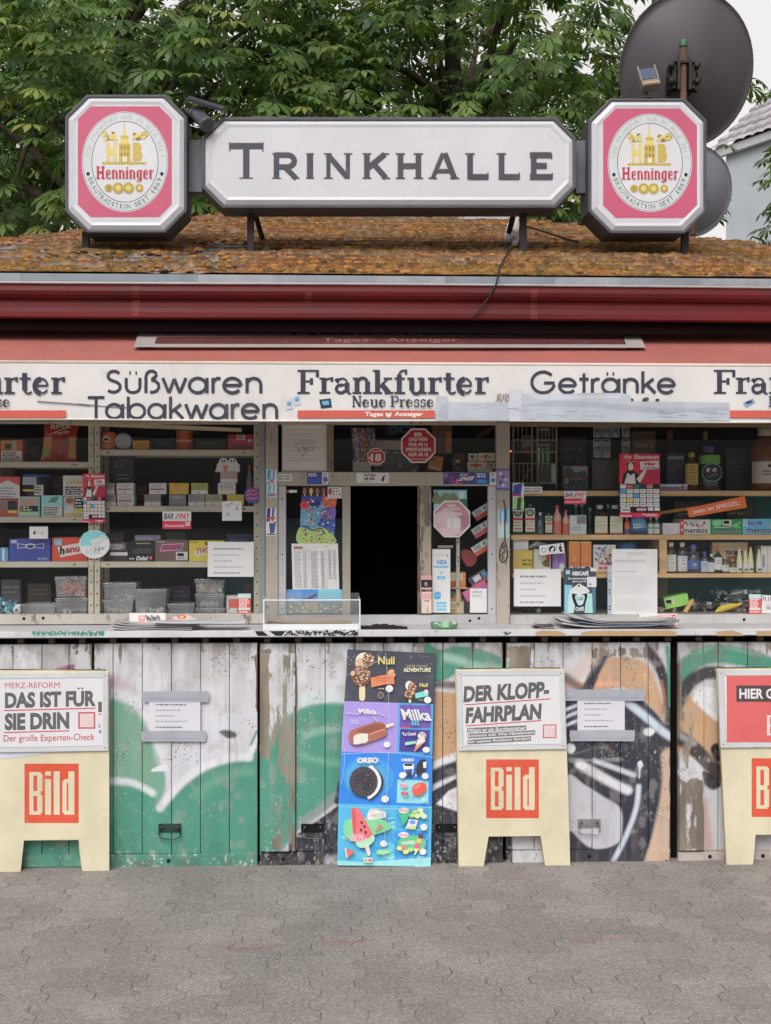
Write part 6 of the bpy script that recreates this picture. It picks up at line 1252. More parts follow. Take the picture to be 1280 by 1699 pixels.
def sheet(name, label, cat, q, Y, col, dr=(), th=.0005, mt='paper', group=None, k=0.0):
 if len(q) == 4 and not isinstance(q[0], tuple): q = rq(*q)
 a = Art(Pl(Y, k)); a.slab(q, th, col); a.off = .0001; qq = q if len(q) == 4 else rq(min(p[0] for p in q), min(p[1] for p in q), max(p[0] for p in q), max(p[1] for p in q)); drawin(a, qq, dr)
 return tag(a.build(name, mt), label, cat, group)
PROF = {
 'wine': ([(0, 0), (.94, 0), (1, .02), (1, .56), (.86, .66), (.42, .76), (.34, .80), (.33, .93)], .86, .37),
 'mini': ([(0, 0), (.94, 0), (1, .03), (1, .58), (.8, .68), (.40, .78), (.36, .82), (.36, .90)], .86, .44),
 'flask': ([(0, 0), (.96, 0), (1, .02), (1, .66), (.92, .72), (.50, .80), (.40, .83), (.40, .92)], .87, .48),
 'tin': ([(0, 0), (.98, 0), (1, .02), (1, .92), (.97, .93)], .90, 1.03),
 'cone': ([(0, 0), (.9, 0), (1, .05), (.96, .45), (.62, .75), (.30, .95)], .93, .34)}
def bottle(name, label, cat, xc, hw, ytop, z, Y, kind, glass, cap, lab=None, group=None, mt='glossy', labc=None, sq=False, dr=()):
 d = (Pl(Y)(xc, 850) - CAMP).dot(FWD); r = hw / FPX * d; x = PX(xc, Y); zt = PZ(ytop, Y, xc); H = zt - z; prof, c0, cr = PROF[kind]; Yc = Y + r
 root = thing(name, (x, Yc, z), label, cat, group); n = 4 if sq else 20; a0 = PI / 4 if sq else 0; kk = 1.28 if sq else 1
 m = MB(); m.lathe([(p * r * kk, h * H + .0006) for p, h in prof], (x, Yc, z), glass, n, a0=a0, a1=a0 + 2 * PI, smooth=not sq); b = m.build('glass_body' if kind != 'tin' else 'can_body', mt, root)
 m = MB(); m.lathe([(cr * r, c0 * H), (cr * r * 1.02, c0 * H + .001), (cr * r * 1.02, H - .002), (cr * r * .9, H), (0, H)], (x, Yc, z), cap, 14); m.build('cap', 'plastic', root)
 if lab:
  l0, l1 = lab; m = MB()
  if sq: a = Art(Pl(Yc - r * kk * .7071 - .0006)); y0, y1 = ytop + (1 - l1) * (zpy(z, Y, xc) - ytop), ytop + (1 - l0) * (zpy(z, Y, xc) - ytop); q = rq(xc - hw * .86, y0, xc + hw * .86, y1); a.slab(q, .0004, labc); drawin(a, q, dr); a.build('label', 'paper', root)
  else:
   m = Art(Pl(Yc - r * 1.0 - .0012)); m.lathe([(r * 1.012, l0 * H), (r * 1.012, l1 * H)], (x, Yc, z), labc, 16, a0=math.radians(195), a1=math.radians(345)); y0, y1 = ytop + (1 - l1) * (zpy(z, Y, xc) - ytop), ytop + (1 - l0) * (zpy(z, Y, xc) - ytop)
   if dr: m.off = r * .02; drawin(m, rq(xc - hw * .55, y0, xc + hw * .55, y1), dr)
   m.build('label', 'paper', root)
 return root
def tub(label, x0, y0, x1, z, Y, dep, fill=None, lid=True, parent_z=None):
 """clear plastic storage box with lid and, where one sees it, what fills it"""
 xm = (x0 + x1) / 2; X0, X1 = PX(x0, Y), PX(x1, Y); zt = PZ(y0, Y, xm); root = thing('storage_tub', ((X0 + X1) / 2, Y + dep / 2, z), label, 'storage tub', 'clear plastic storage tubs in the left window')
 m = MB(); g = C(190, 196, 206); t = .006; zl = zt - (.010 if lid else .006)
 b = [(X0 + t, Y + t, z + .001), (X1 - t, Y + t, z + .001), (X1 - t, Y + dep - t, z + .001), (X0 + t, Y + dep - t, z + .001), (X0, Y, zl), (X1, Y, zl), (X1, Y + dep, zl), (X0, Y + dep, zl)]
 m.add(b, [(0, 3, 2, 1), (0, 1, 5, 4), (1, 2, 6, 5), (2, 3, 7, 6), (3, 0, 4, 7)], g); m.build('tub_body', 'tub', root)
 m = MB(); e = .003; R = C(204, 208, 216); m.box(X0 - e, X1 + e, Y - e, Y + .002, zl - .004, zl + .002, R); m.box(X0 - e, X0 + .002, Y + .0022, Y + dep, zl - .004, zl + .002, R); m.box(X1 - .002, X1 + e, Y + .0022, Y + dep, zl - .004, zl + .002, R); m.build('rim', 'tub', root)
 if lid: m = MB(); m.box(X0 - e, X1 + e, Y - e, Y + dep + e, zl + .0025, zt, C(178, 184, 194)); m.build('lid', 'tub', root, bev=.002)
 if fill:
  m = MB(); r = random.Random(int(x0)); h = (zl - z) * fill[1]
  for i in range(fill[2]): p = Vector((r.uniform(X0 + .014, X1 - .014), r.uniform(Y + .016, Y + dep - .016), z + .008 + r.uniform(0, max(h - .012, .002)))); m.obox(Matrix.Translation(p) @ Matrix.Rotation(r.uniform(0, 6), 4, 'Y') @ Matrix.Rotation(r.uniform(0, 6), 4, 'Z'), r.uniform(.012, .024), .009, .010, C(*r.choice(fill[0])))
  m.build('sweets', 'plastic', root)
 return root
T = lambda *a: ('t',) + a
def R_(a, b, c, d, col): return ('r', a, b, c, d, col)
def W_(x0, y0, x1, h, col, n=1, p=.15): return ('w', x0, y0, x1, h, col, n, p)
WT, BK, TXT = C(222, 222, 224), C(26, 26, 30), C(88, 86, 90)
warn = [R_(.04, .50, .96, .98, WT), W_(.10, .56, .9, .06, BK, 4, .105)]

# --- left rack
KB = 1.1
carton('tobacco_tin', 'orange tobacco tin with white warning label on the top left shelf', 'tobacco tin', 1, 730, 38, 766, ZL[1], C(214, 104, 52), [R_(.02, .05, .5, .45, C(226, 160, 66)), R_(.2, .16, .48, .42, C(60, 76, 50)), R_(.53, .02, .72, .46, C(176, 190, 160))] + warn)
def chips():
 pl = Pl(YP + .03); n = 14; k = 12; m = MB(); x0, x1, y0, y1 = 70, 130, 696, zpy(ZL[1] + .001, YP + .03, 100)
 for s in (-1, 1):
  vs = []
  for j in range(k + 1):
   for i in range(n + 1):
    u, v = i / n, j / k; bul = (math.sin(PI * u) * math.sin(PI * min(max(v * 1.1 - .05, 0), 1))) ** .7 * .032 + .003 * math.sin(u * 17 + v * 5) * math.sin(PI * v)
    w = 1 - .10 * math.sin(PI * v); p = pl(100 + (u - .5) * (x1 - x0) * w + 6 * (v - .5) * -1, y0 + (y1 - y0) * v); vs.append(p + Vector((0, s * bul, 0)))
  base = len(m.v); m.v += [tuple(v) for v in vs]
  for j in range(k):
   for i in range(n):
    u, v = i / n - .5, j / k - .55; c = C(190, 50, 46) if v < -.15 or v > .36 else (C(214, 150, 56) if abs(u) > .26 else C(170, 56, 44)); f = (base + j * (n + 1) + i, base + j * (n + 1) + i + 1, base + (j + 1) * (n + 1) + i + 1, base + (j + 1) * (n + 1) + i)
    m.f.append(f if s > 0 else f[::-1]); m.c.append(c); m.sm.append(True)
 o = m.build('crisp_bag', 'glossy'); tag(o, 'red and yellow bag of paprika crisps standing on the top left shelf', 'crisp bag')
 a = Art(Pl(YP - .008)); a.text('funny', 84, 703, 118, 716, C(228, 214, 200), .02, .1, -6); a.text('Paprika', 92, 716, 115, 723, C(236, 214, 180), .01, .1, -3); a.line([(82, 722), (98, 714), (118, 708)], 1.3, C(230, 210, 190), 4); a.ell(103, 740, 12, 13, C(160, 46, 42), 18); a.ell(107, 734, 5, 4, C(96, 110, 56), 10); a.poly([(73, 748), (80, 746), (80, 757), (73, 758)], C(90, 170, 100)); a.build('bag_print', 'glossy', o)
chips()
KB = 1.5
rp = [('p', [(0, .42), (.5, .16), (1, .42), (1, 1), (0, 1)], C(200, 198, 200)), W_(.08, .5, .92, .07, C(120, 118, 120), 4, .13)]
carton('tobacco_box', 'red tobacco box with white gable shaped label, upper of two at the left edge', 'tobacco box', -8, 791, 33, 827, PZ(827, YP, 15), C(206, 84, 84), rp)
carton('tobacco_box', 'dull red tobacco box with black picture, lower of two at the left edge', 'tobacco box', -8, 828, 31, 857, ZL[2], C(176, 84, 86), [R_(.1, .1, .55, .6, C(130, 118, 116)), R_(.55, .1, .95, .62, C(50, 50, 56)), R_(.55, .66, .95, .8, C(220, 196, 70))], dep=.0999)
bottle('tobacco_tub', 'round black and blue tobacco tub stacked on an aqua tin', 'tobacco tub', 56, 23, 787, PZ(824, YP, 56), YP, 'tin', C(44, 52, 76), C(48, 92, 150), (.04, .88), None, 'plastic', C(40, 44, 56), dr=[R_(-.2, .0, .7, .42, C(150, 160, 170)), R_(-.2, .5, 1.1, .62, C(30, 30, 36)), R_(-.2, .66, 1.1, .76, C(224, 190, 60)), R_(.55, .42, 1.15, .98, C(190, 188, 176)), W_(.6, .5, 1.1, .08, BK, 3, .15)])
pic = lambda c: [R_(.06, .06, .94, .44, c), R_(.06, .46, .94, .76, C(44, 44, 48)), W_(.1, .5, .7, .09, C(230, 220, 150), 2, .13), R_(.06, .78, .94, .83, C(226, 196, 70))]
carton('tobacco_tin', 'aqua tobacco tin with hand picture and black warning, below the round tub', 'tobacco tin', 31, 824, 66, 858, ZL[2], C(150, 208, 212), pic(C(180, 150, 140)))
carton('tobacco_tin', 'aqua tobacco tin with white warning text, second from the rack upright', 'tobacco tin', 69, 822, 104, 857, ZL[2], C(140, 206, 210), [('p', [(.3, .35), (.5, .1), (.85, .05), (.7, .32)], C(96, 130, 124))] + warn)
carton('tobacco_tin', 'pale blue tobacco tin with a woman pictured, next to the rack upright', 'tobacco tin', 106, 824, 140, 857, ZL[2], C(196, 214, 220), [R_(.04, .05, .52, .7, C(150, 170, 190)), ('e', .3, .3, .16, .2, C(208, 162, 136)), ('e', .3, .2, .2, .16, C(150, 96, 60)), R_(.12, .5, .5, .75, C(226, 226, 228)), R_(.52, .05, .97, .6, BK), W_(.56, .12, .95, .1, WT, 3, .16), R_(.52, .62, .97, .78, C(220, 196, 70)), R_(.04, .82, .97, .96, C(206, 176, 90))])
carton('tobacco_box', 'cream and gold tobacco box stacked behind the red hotline poster', 'tobacco box', 105, 789, 140, 823, PZ(823, YP, 120), C(214, 208, 190), [T('Gauloises', .18, .2, .95, .4, C(190, 150, 60), .02, .1), R_(.02, .5, 1, .98, C(222, 218, 210)), W_(.1, .54, .95, .08, BK, 4, .11)])
carton('card_pack', 'small blue packet at the left edge of the wafer shelf', 'packet', -6, 909, 14, 931, ZL[3], C(84, 140, 190), [R_(.5, 0, .7, 1, C(200, 206, 212))])
carton('wafer_box', 'dark blue carton of chocolate wafers with white bow tie outline', 'carton', 16, 894, 84, 931, ZL[3], C(62, 70, 152), [R_(.04, .06, .18, .2, C(170, 176, 206)), ('l', [(.2, .2), (.2, .44)], .9, WT), ('p', [(.2, .2), (.38, .25), (.62, .25), (.84, .2), (.84, .44), (.62, .4), (.38, .4), (.2, .44)], C(196, 200, 226)), ('p', [(.215, .225), (.38, .275), (.62, .275), (.825, .225), (.825, .415), (.62, .375), (.38, .375), (.215, .415)], C(62, 70, 152)), ('e', .51, .33, .12, .12, C(196, 200, 226)), ('e', .51, .34, .09, .08, C(40, 44, 100)), T('36 x 45 g', .70, .84, .94, .96, WT, .02)], dep=.2)
carton('wafer_box', 'bright red carton of hazelnut wafers lettered hanuta', 'carton', 87, 892, 145, 931, ZL[3], C(214, 70, 52), [R_(.06, .06, .28, .32, C(130, 180, 210)), ('p', [(.15, .40), (1, .16), (1, .62), (.24, .84)], C(232, 228, 220)), T('h', .22, .38, .36, .72, BK, .06), T('anuta', .38, .40, 1.02, .68, C(170, 50, 44), .05, 0, -.13)], dep=.2)
# --- right rack, top shelf
KB = 1.1
bottle('crisp_tube', 'short orange crisp tube beside the white disc on the top shelf', 'crisp tube', 178.5, 12.5, 716, ZR[1], YP, 'tin', C(222, 116, 56), C(200, 96, 50), (.03, .9), None, 'plastic', C(226, 118, 58), dr=[('e', .35, .34, .4, .2, C(240, 228, 216)), ('e', .35, .38, .3, .1, BK), W_(-.1, .7, .9, .1, C(236, 180, 130), 2, .14)])
bottle('crisp_tube', 'orange crisp tube standing alone in the middle of the top shelf', 'crisp tube', 305, 13.5, 714, ZR[1], YP + .03, 'tin', C(226, 112, 52), C(206, 150, 90), (.03, .9), None, 'plastic', C(214, 100, 50), dr=[R_(-.3, .45, 1.3, .55, C(226, 180, 130))])
p = Pl(YP + .02)(205, 733); m = MB(); m.lathe([(0, -.008), (.034, -.008), (.040, -.004), (.0412, .0), (.039, .05), (0, .05)], (p.x, p.y, ZR[1] + .0418), C(182, 200, 204), 32, axis='Y'); tag(m.build('plastic_tub', 'plastic'), 'pale round tub lying on its side on the top shelf', 'tub')
carton('yellow_box', 'small amber yellow carton beside the round tub on the top shelf', 'carton', 221, 731, 247, 746, ZR[1], C(226, 164, 40), [R_(.1, .25, .9, .75, C(206, 140, 36))])
carton('red_carton', 'red carton with white tag at the right end of the top shelf', 'carton', 379, 721, 421, 746, ZR[1], C(196, 62, 74), [R_(.33, .02, .66, .36, C(214, 190, 184)), W_(.37, .1, .62, .07, BK, 2, .12), ('e', .85, .4, .06, .1, C(224, 200, 196)), R_(.1, .72, .9, .86, C(120, 60, 90))])
m = MB(); a_, b_ = Pl(.326)(98, 702), Pl(.326)(401, 714.5); R0 = MB(); dv = b_ - a_
m.prism([a_ + Vector((0, 0, .014)), b_ + Vector((0, 0, .012)), b_ + Vector((0, 0, -.006)), a_ + Vector((0, 0, -.008))], (0, .003, 0), C(214, 196, 158)); tag(m.build('batten', 'enamel'), 'long slanting cream strip across the top of the left window', 'strip')
KB = 1.4
# --- right rack, middle shelf: two rows of small cartons
def small(x0, y0, x1, z, col, label, dr, dep=.09): carton('small_carton', label, 'carton', x0, y0, x1, 839, z, col, dr, dep=dep, group='small cartons stacked on the middle shelf')
Z2 = ZR[2]; Zs = PZ(820.0, YP, 290)
bar = lambda c: [R_(.06, .5, .88, .62, c), W_(.12, .12, .9, .12, C(170, 168, 170), 2, .17), ('e', .5, .83, .07, .08, C(150, 140, 150))]
low = [R_(0, .66, 1, 1, C(224, 222, 220)), W_(.1, .15, .9, .12, C(130, 126, 122), 2, .2), ('e', .45, .84, .06, .08, C(130, 120, 120))]
for x0, x1, col, dr, lb in ((176, 193, C(150, 140, 140), low, 'grey small carton bottom left beside the hotline poster'), (195, 223, C(214, 210, 212), bar(C(176, 70, 110)), 'white small carton with a magenta bar, lower of two at the left'), (240, 267, C(140, 132, 128), low, 'grey brown small carton with a white foot, alone below the second white one'), (281, 309, C(128, 126, 130), [W_(.15, .1, .85, .1, C(170, 168, 170), 2, .16)], 'plain grey small carton below the orange yellow one'), (313, 340, C(146, 140, 138), low, 'grey small carton with white foot below the olive carton'), (341.5, 369, C(150, 158, 120), low, 'sage green small carton with white foot on the lower row'), (377, 405, C(214, 186, 84), [R_(.0, .7, 1, 1, C(200, 168, 80))], 'yellow small carton behind the white card')): small(x0, 820.5, x1, Z2, col, lb, dr)
for x0, x1, col, dr, lb in ((177, 190, C(170, 162, 160), low, 'grey small carton upper left beside the hotline poster'), (194, 222, C(222, 218, 220), bar(C(186, 60, 100)), 'white small carton with a magenta bar, upper of two at the left'), (281.5, 313, C(226, 168, 48), [R_(.05, .46, .95, .64, C(232, 150, 110)), W_(.2, .1, .8, .12, C(190, 130, 40), 1)], 'orange yellow small carton with a pink bar on the upper row'), (318, 345, C(166, 170, 70), low, 'olive green small carton with white foot on the upper row'), (362, 391, C(222, 220, 226), [R_(.1, .5, .9, .58, C(206, 130, 150)), W_(.1, .14, .9, .12, C(150, 148, 160), 2, .17)], 'white small carton with a thin pink line under the ghost bag')): small(x0, 801.5, x1, Zs, col, lb, dr, dep=.085)
small(248, 801.5, 276, PZ(820, YP, 262), C(224, 220, 220), 'white small carton with a dark red bar standing above the low grey brown one', bar(C(150, 30, 60)))
carton('small_carton', 'pale brown small carton with white foot under the ghost bag', 'carton', 366, 783, 394, 801, PZ(801.0, YP, 380), C(178, 156, 140), [R_(0, .66, 1, 1, C(226, 222, 218))], dep=.08, group='small cartons stacked on the middle shelf')
m = Art(Pl(YP + .01)); m.slab(rq(360, 770, 398, 783), .02, C(190, 188, 196)); m.poly([(357, 783), (364, 764), (372, 760), (381, 768), (388, 760), (394, 766), (399, 783)], C(206, 204, 210)); m.ell(371, 766, 7, 6.5, C(226, 226, 230)); m.ell(386, 767, 7.5, 7, C(226, 226, 230))
for x in (369, 373, 384, 389): m.ell(x, 765, 1.5, 2, BK, 8)
m.poly([(370, 772), (379, 772), (377, 782), (372, 782)], C(206, 130, 66)); tag(m.build('sweet_bag', 'plastic'), 'small bag of sweets with two pale ghost faces on the carton stack', 'sweet bag')
carton('dark_box', 'tall dark box with faint grey writing behind the white cartons', 'box', 184, 758, 222, 838, None, C(58, 56, 62), [T('G', .2, .06, .6, .22, C(120, 118, 124), .0, .1), W_(.25, .36, .85, .03, C(150, 148, 152), 2, .08), ('l', [(.3, .95), (.8, .8), (.9, .7)], 2.5, C(110, 108, 114))], Y=YP + .13, dep=.03)
bottle('red_bottle', 'small bottle with red top beside the right upright on the middle shelf', 'bottle', 414, 5.5, 771, Z2, YP + .03, 'mini', C(120, 110, 116), C(176, 60, 58), None, None, 'plastic')
# --- right rack, third shelf
KB = 1.55
carton('chocolate_carton', 'dark display box of small bars left of the black chocolate box', 'carton', 172, 900, 212, 931, ZR[3], C(52, 48, 52), [R_(.1, .05, .9, .4, C(110, 100, 104)), R_(.28, .52, 1, .70, C(214, 208, 200)), W_(.15, .1, .9, .08, C(170, 160, 160), 3, .1)])
carton('chocolate_carton', 'black chocolate box with white script lettering', 'carton', 213, 898, 256, 931, ZR[3], C(30, 30, 34), [('p', [(.15, .42), (.4, .34), (.9, .36), (.9, .6), (.2, .62)], C(54, 64, 74)), W_(.04, .84, .28, .09, WT, 1), T('Dubai', .32, .74, .76, .96, C(236, 232, 228), .05, .05), ('e', .87, .84, .06, .09, C(206, 90, 90)), R_(.3, .08, .85, .14, C(150, 140, 70))])
carton('chocolate_carton', 'brown chocolate bar carton with blue edged logo SNICKERS', 'carton', 257.5, 896, 312, 931, ZR[3], C(104, 84, 82), [T('Stück', .06, .03, .3, .12, C(200, 190, 186), .01), ('p', [(.22, .20), (.88, .16), (.80, .48), (.14, .54)], C(226, 222, 224)), ('p', [(.235, .225), (.865, .185), (.79, .46), (.16, .515)], C(206, 70, 80)), T('SNICKERS', .20, .24, .82, .47, C(50, 62, 140), .025, .06, -.02), R_(.64, .56, .99, .94, C(222, 220, 216)), W_(.68, .62, .96, .2, BK, 1), W_(.68, .84, .96, .05, BK, 1)])
carton('chocolate_carton', 'golden yellow chocolate bar carton lettered TWIX behind the paper notice', 'carton', 314, 897, 372, 931, ZR[3], C(222, 180, 54), [W_(.03, .05, .3, .06, C(120, 80, 30), 1), ('p', [(.12, .5), (.66, .2), (.7, .5), (.2, .82)], C(240, 226, 170)), T('TWIX', .20, .40, .66, .70, C(170, 40, 44), .03, .04, -.14), ('e', .5, .14, .06, .1, C(120, 76, 40))])
carton('lilac_bar', 'lilac chocolate bar lying behind the black chocolate box', 'chocolate bar', 224, 888, 266, 900, None, C(150, 150, 190), [W_(.05, .3, .9, .3, C(222, 222, 232), 1)], Y=YP + .13, dep=.03)
# --- bottom of the left window
bottle_bag = MB(); r = random.Random(6); p0 = Pl(YP + .05)(8, 1008)
for i in range(34): q = p0 + Vector((r.uniform(-.06, .07), r.uniform(-.03, .05), r.uniform(-.018, .03))); bottle_bag.obox(Matrix.Translation(q) @ Matrix.Rotation(r.uniform(0, 6), 4, 'Y') @ Matrix.Rotation(r.uniform(0, 6), 4, 'Z'), r.uniform(.02, .045), .012, r.uniform(.012, .03), C(*r.choice([(70, 150, 160), (150, 190, 196), (210, 206, 190), (60, 120, 140)])))
tag(bottle_bag.build('sweet_bag', 'plastic'), 'heap of teal wrapped sweets at the bottom left corner of the window', 'sweets')
p = Pl(YP + .02)(28.5, 1010); m = MB(); m.lathe([(0, -.006), (.016, -.006), (.020, 0), (.016, .03), (0, .03)], (p.x, p.y, ZD + .021), C(206, 204, 206), 18, axis='Y'); m.lathe([(0, -.0075), (.009, -.0065)], (p.x, p.y, ZD + .021), C(110, 108, 110), 12, axis='Y'); tag(m.build('tape_roll', 'plastic'), 'small white roll lying beside the teal sweets', 'roll')
RD = [(216, 120, 116), (226, 160, 150), (206, 100, 96)]; MX = [(196, 120, 110), (150, 150, 160), (206, 190, 150), (120, 90, 90), (216, 206, 200)]
tub('low empty clear tub left of the pair of stacked tubs', 36, 1001, 92, ZD, YP + .02, .16, None, False)
za = PZ(991, YP, 120); tub('clear tub, lower of the pair beside the double upright', 93, 992, 145, ZD, YP, .15, ([(200, 200, 206), (180, 184, 190)], .3, 12), True); tub('clear tub full of pink sweets, upper of the pair beside the double upright', 92, 957, 143, za + .0006, YP, .15, (RD, .9, 90), True)
tub('clear tub with dark sweets, lower of the tallest pair', 172, 995, 221, ZD, YP, .16, (MX, .5, 34)); tub('empty clear tub on top of the tallest pair', 172, 967, 226, PZ(994.4, YP, 195), YP, .17, ([(170, 174, 180)], .2, 8))
tub('clear tub with yellow sweets right of the tallest pair', 224, 978, 276, ZD, YP, .17, ([(214, 180, 110), (206, 200, 196)], .25, 22)); tub('low clear tub between the yellow sweets and the triple stack', 279, 1002, 322, ZD, YP + .01, .16, None)
tub('flat clear tub at the bottom of the triple stack', 325, 1009, 373, ZD, YP, .16, ([(150, 150, 156)], .4, 10)); tub('clear tub in the middle of the triple stack', 325, 985.5, 372, PZ(1008.4, YP, 350), YP, .16, ([(150, 176, 196), (190, 190, 200)], .4, 22)); tub('clear tub of reddish sweets on top of the triple stack', 324, 961, 372, PZ(984.9, YP, 350), YP, .16, ([(206, 140, 130), (170, 190, 160), (216, 190, 180)], .8, 60))
carton('teal_box', 'dark teal box standing at the back right of the tubs', 'box', 374, 956, 420, 1016, None, C(36, 96, 100), [('e', .8, .3, .1, .12, C(120, 100, 60))], Y=YP + .16, dep=.05)
carton('sweet_box', 'clear and red sweet box behind the red warning sticker', 'box', 376, 988, 396, 1016, ZD, C(200, 190, 190), [R_(.2, .2, .98, .8, C(216, 96, 84))], Y=YP + .04, dep=.06); carton('white_cube', 'tiny white box at the foot of the red warning sticker', 'box', 382, 1009, 394, 1018, ZD, C(226, 226, 228), [], dep=.03)
WARNR = [R_(0, 0, 1, .22, C(170, 200, 210)), W_(.1, .25, .9, .07, WT, 6, .095), R_(.06, .70, .94, .82, C(180, 190, 180)), W_(.1, .88, .9, .07, C(230, 210, 206), 1)]
sheet('warning_sticker', 'red warning sticker with a pale blue head in the left window corner', 'sticker', (395, 985, 416.5, 1018), .3080, C(206, 70, 70), WARNR)
# --- stickers and papers on the left glass
def station(x0, y0, x1, y1, label, Y=.3082):
 SR = C(196, 44, 62); a = Art(Pl(Y)); a.slab(rq(x0, y0, x1, y1), .0005, SR); q = rq(x0, y0, x1, y1); r = random.Random(int(x0)); gy = .50
 sk = C(222, 190, 170)
 dr = [('p', [(.5, .1), (1, .1), (1, .47), (.45, .47)], C(170, 30, 66)), ('e', .28, .16, .09, .055, BK), ('e', .28, .20, .065, .062, sk), ('l', [(.19, .17), (.21, .24), (.17, .3)], 1.2, BK), ('p', [(.06, .47), (.10, .31), (.22, .26), (.36, .26), (.46, .32), (.52, .47)], C(34, 34, 40)), ('p', [(.12, .47), (.20, .30), (.28, .34), (.37, .30), (.40, .47)], C(222, 220, 222)), ('p', [(.42, .40), (.55, .30), (.62, .24), (.66, .27), (.60, .36), (.50, .46)], sk), ('l', [(.20, .125), (.36, .125)], .9, C(220, 210, 200)),
          T('Pre', .12, .02, .30, .08, C(236, 220, 220), .02, .05), T('Station', .36, .015, .96, .08, C(236, 226, 226), .03), ('p', [(.50, .12), (.97, .105), (.98, .235), (.66, .25), (.60, .28), (.60, .25), (.52, .25)], C(232, 228, 228)), T('Hier', .62, .13, .90, .185, C(190, 30, 40), .05), T('aufladen', .58, .20, .94, .235, BK, .01), R_(0, .475, 1, .93, C(32, 32, 38))]
 for i in range(6):
  for j in range(6):
   if j == 5 and i in (2, 3):
    continue
   cx = .02 + i * .163; cy = .485 + j * .072
   if j >= 5: continue
   c = C(222, 222, 224)
   if j == 0 and i: c = (None, C(206, 60, 70), C(30, 110, 116), C(40, 44, 90), C(222, 110, 80), BK)[i]
   if (i, j) in ((0, 1), (2, 2)): c = C(70, 150, 206)
   if (i, j) == (1, 3): c = C(226, 186, 100)
   dr.append(R_(cx, cy, cx + .145, cy + .062, c));
   if c[0] > .6: dr.append(W_(cx + .03, cy + .022, cx + .12, .014, C(*r.choice([(60, 60, 66), (180, 60, 70), (80, 110, 170), (150, 150, 154)])), 1))
 dr += [R_(.03, .84, .26, .925, C(226, 224, 226)), T('viva', .06, .865, .24, .90, BK, .03), R_(.42, .855, .66, .90, C(220, 150, 160)), R_(.70, .845, .83, .90, WT), R_(.86, .845, .99, .90, WT), R_(0, .935, 1, 1, C(206, 40, 76)), R_(.02, .975, .3, .99, WT), W_(.56, .95, .98, .018, WT, 1), W_(.66, .975, .98, .014, WT, 1)]
 drawin(a, q, dr); tag(a.build('hotline_poster', 'print'), label, 'poster', 'red top-up posters on the windows')
station(138, 786, 175, 867, 'narrow red top-up poster with a woman, on the cream double upright'); station(1028, 753, 1095.5, 858, 'larger red top-up poster with a woman, on the right window')
def barpay(x0, y0, x1, y1, label): sheet('payment_sticker', label, 'sticker', (x0, y0, x1, y1), .3078, C(224, 224, 230), [R_(0, .55, 1, 1, C(206, 44, 84)), T('BAR', .06, .12, .40, .46, C(70, 76, 110), .03, .05), ('l', [(.42, .44), (.50, .3), (.56, .12)], 1.1, C(80, 110, 180)), ('l', [(.47, .46), (.58, .14)], 1.1, C(206, 60, 70)), T('PAY', .60, .12, .95, .46, C(196, 50, 66), .03, .05), T('Akzeptanzstelle', .06, .74, .76, .92, WT, .02, .03), R_(.80, .48, .95, .82, C(226, 220, 222)), W_(.82, .54, .93, .07, C(90, 90, 96), 2, .13)], group='red and white payment stickers')
barpay(270, 848.5, 317.5, 877.5, 'red and white BAR PAY sticker below the middle shelf in the left window'); barpay(936.5, 815, 973, 836.5, 'red and white BAR PAY sticker on the wooden shelf edge in the right window')
sheet('info_card', 'white card with small blue marks below the right rack shelf', 'card', (369, 831.5, 401.5, 864), .3079, C(222, 222, 220), [W_(.2, .14, .42, .05, C(90, 150, 190), 2, .1), ('e', .49, .13, .05, .05, C(50, 70, 160)), ('e', .76, .40, .06, .07, C(60, 130, 200)), W_(.68, .22, .82, .05, C(90, 150, 190), 1), W_(.22, .6, .4, .06, C(90, 160, 210), 2, .1), ('l', [(.45, .1), (.45, .85)], .5, C(190, 190, 190)), ('e', .17, .88, .03, .03, C(190, 90, 90))])
a = Art(Pl(.3083)); p = [(419 + 13.2 * math.cos(i * PI / 14), 821.5 + 13.2 * math.sin(i * PI / 14)) for i in range(28)]; a.slab(p, .0005, C(66, 72, 140));
for y, w in ((813, 8), (819, 10), (826, 9)): a.line([(419 - w, y + 3), (419 - w / 3, y), (419 + w / 3, y + 2), (419 + w, y - 2)], 2.6, C(206, 76, 86), 4)
tag(a.build('round_sticker', 'print'), 'round dark blue sticker with red waves beside the right upright', 'sticker')
a = Art(Pl(.3084)); p = [(157 + 25.5 * math.cos(i * PI / 20), 903 + 23.5 * math.sin(i * PI / 20)) for i in range(40)]; a.slab(p, .0005, C(206, 212, 212)); a.poly([(134, 893), (140, 884), (157, 880), (174, 884), (180, 893), (150, 906), (134, 906)], C(120, 190, 216)); a.poly([(150, 896), (172, 887), (176, 893), (154, 903)], C(226, 236, 240)); a.text('Prüfung', 156, 890, 172, 896, C(90, 160, 200), .0, 0, -3)
for i in range(30): r_ = random.Random(i); x, y = 140 + r_.uniform(0, 26), 902 + r_.uniform(0, 18); a.line([(x, y), (x + r_.uniform(-4, 4), y + r_.uniform(-3, 3))], .8, C(140, 156, 160))
a.text('16+', 158, 908, 174, 915, C(110, 120, 126), .02, .1, -2); tag(a.build('round_sticker', 'paper'), 'big round white and light blue sticker over the double upright', 'sticker')
sheet('pay_sticker', 'small silver grey payment sticker with apple mark above the blue carton', 'sticker', (49, 873.5, 80, 894), .3081, C(206, 208, 210), [('e', .27, .52, .065, .13, BK), ('e', .31, .50, .05, .11, BK), ('e', .335, .48, .02, .05, C(206, 208, 210)), ('l', [(.29, .36), (.32, .28)], 1.0, BK), T('Pay', .42, .34, .82, .74, C(150, 152, 156), .0), ('l', [(.02, .03), (.98, .03), (.98, .97), (.02, .97), (.02, .03)], .5, C(150, 150, 152))])
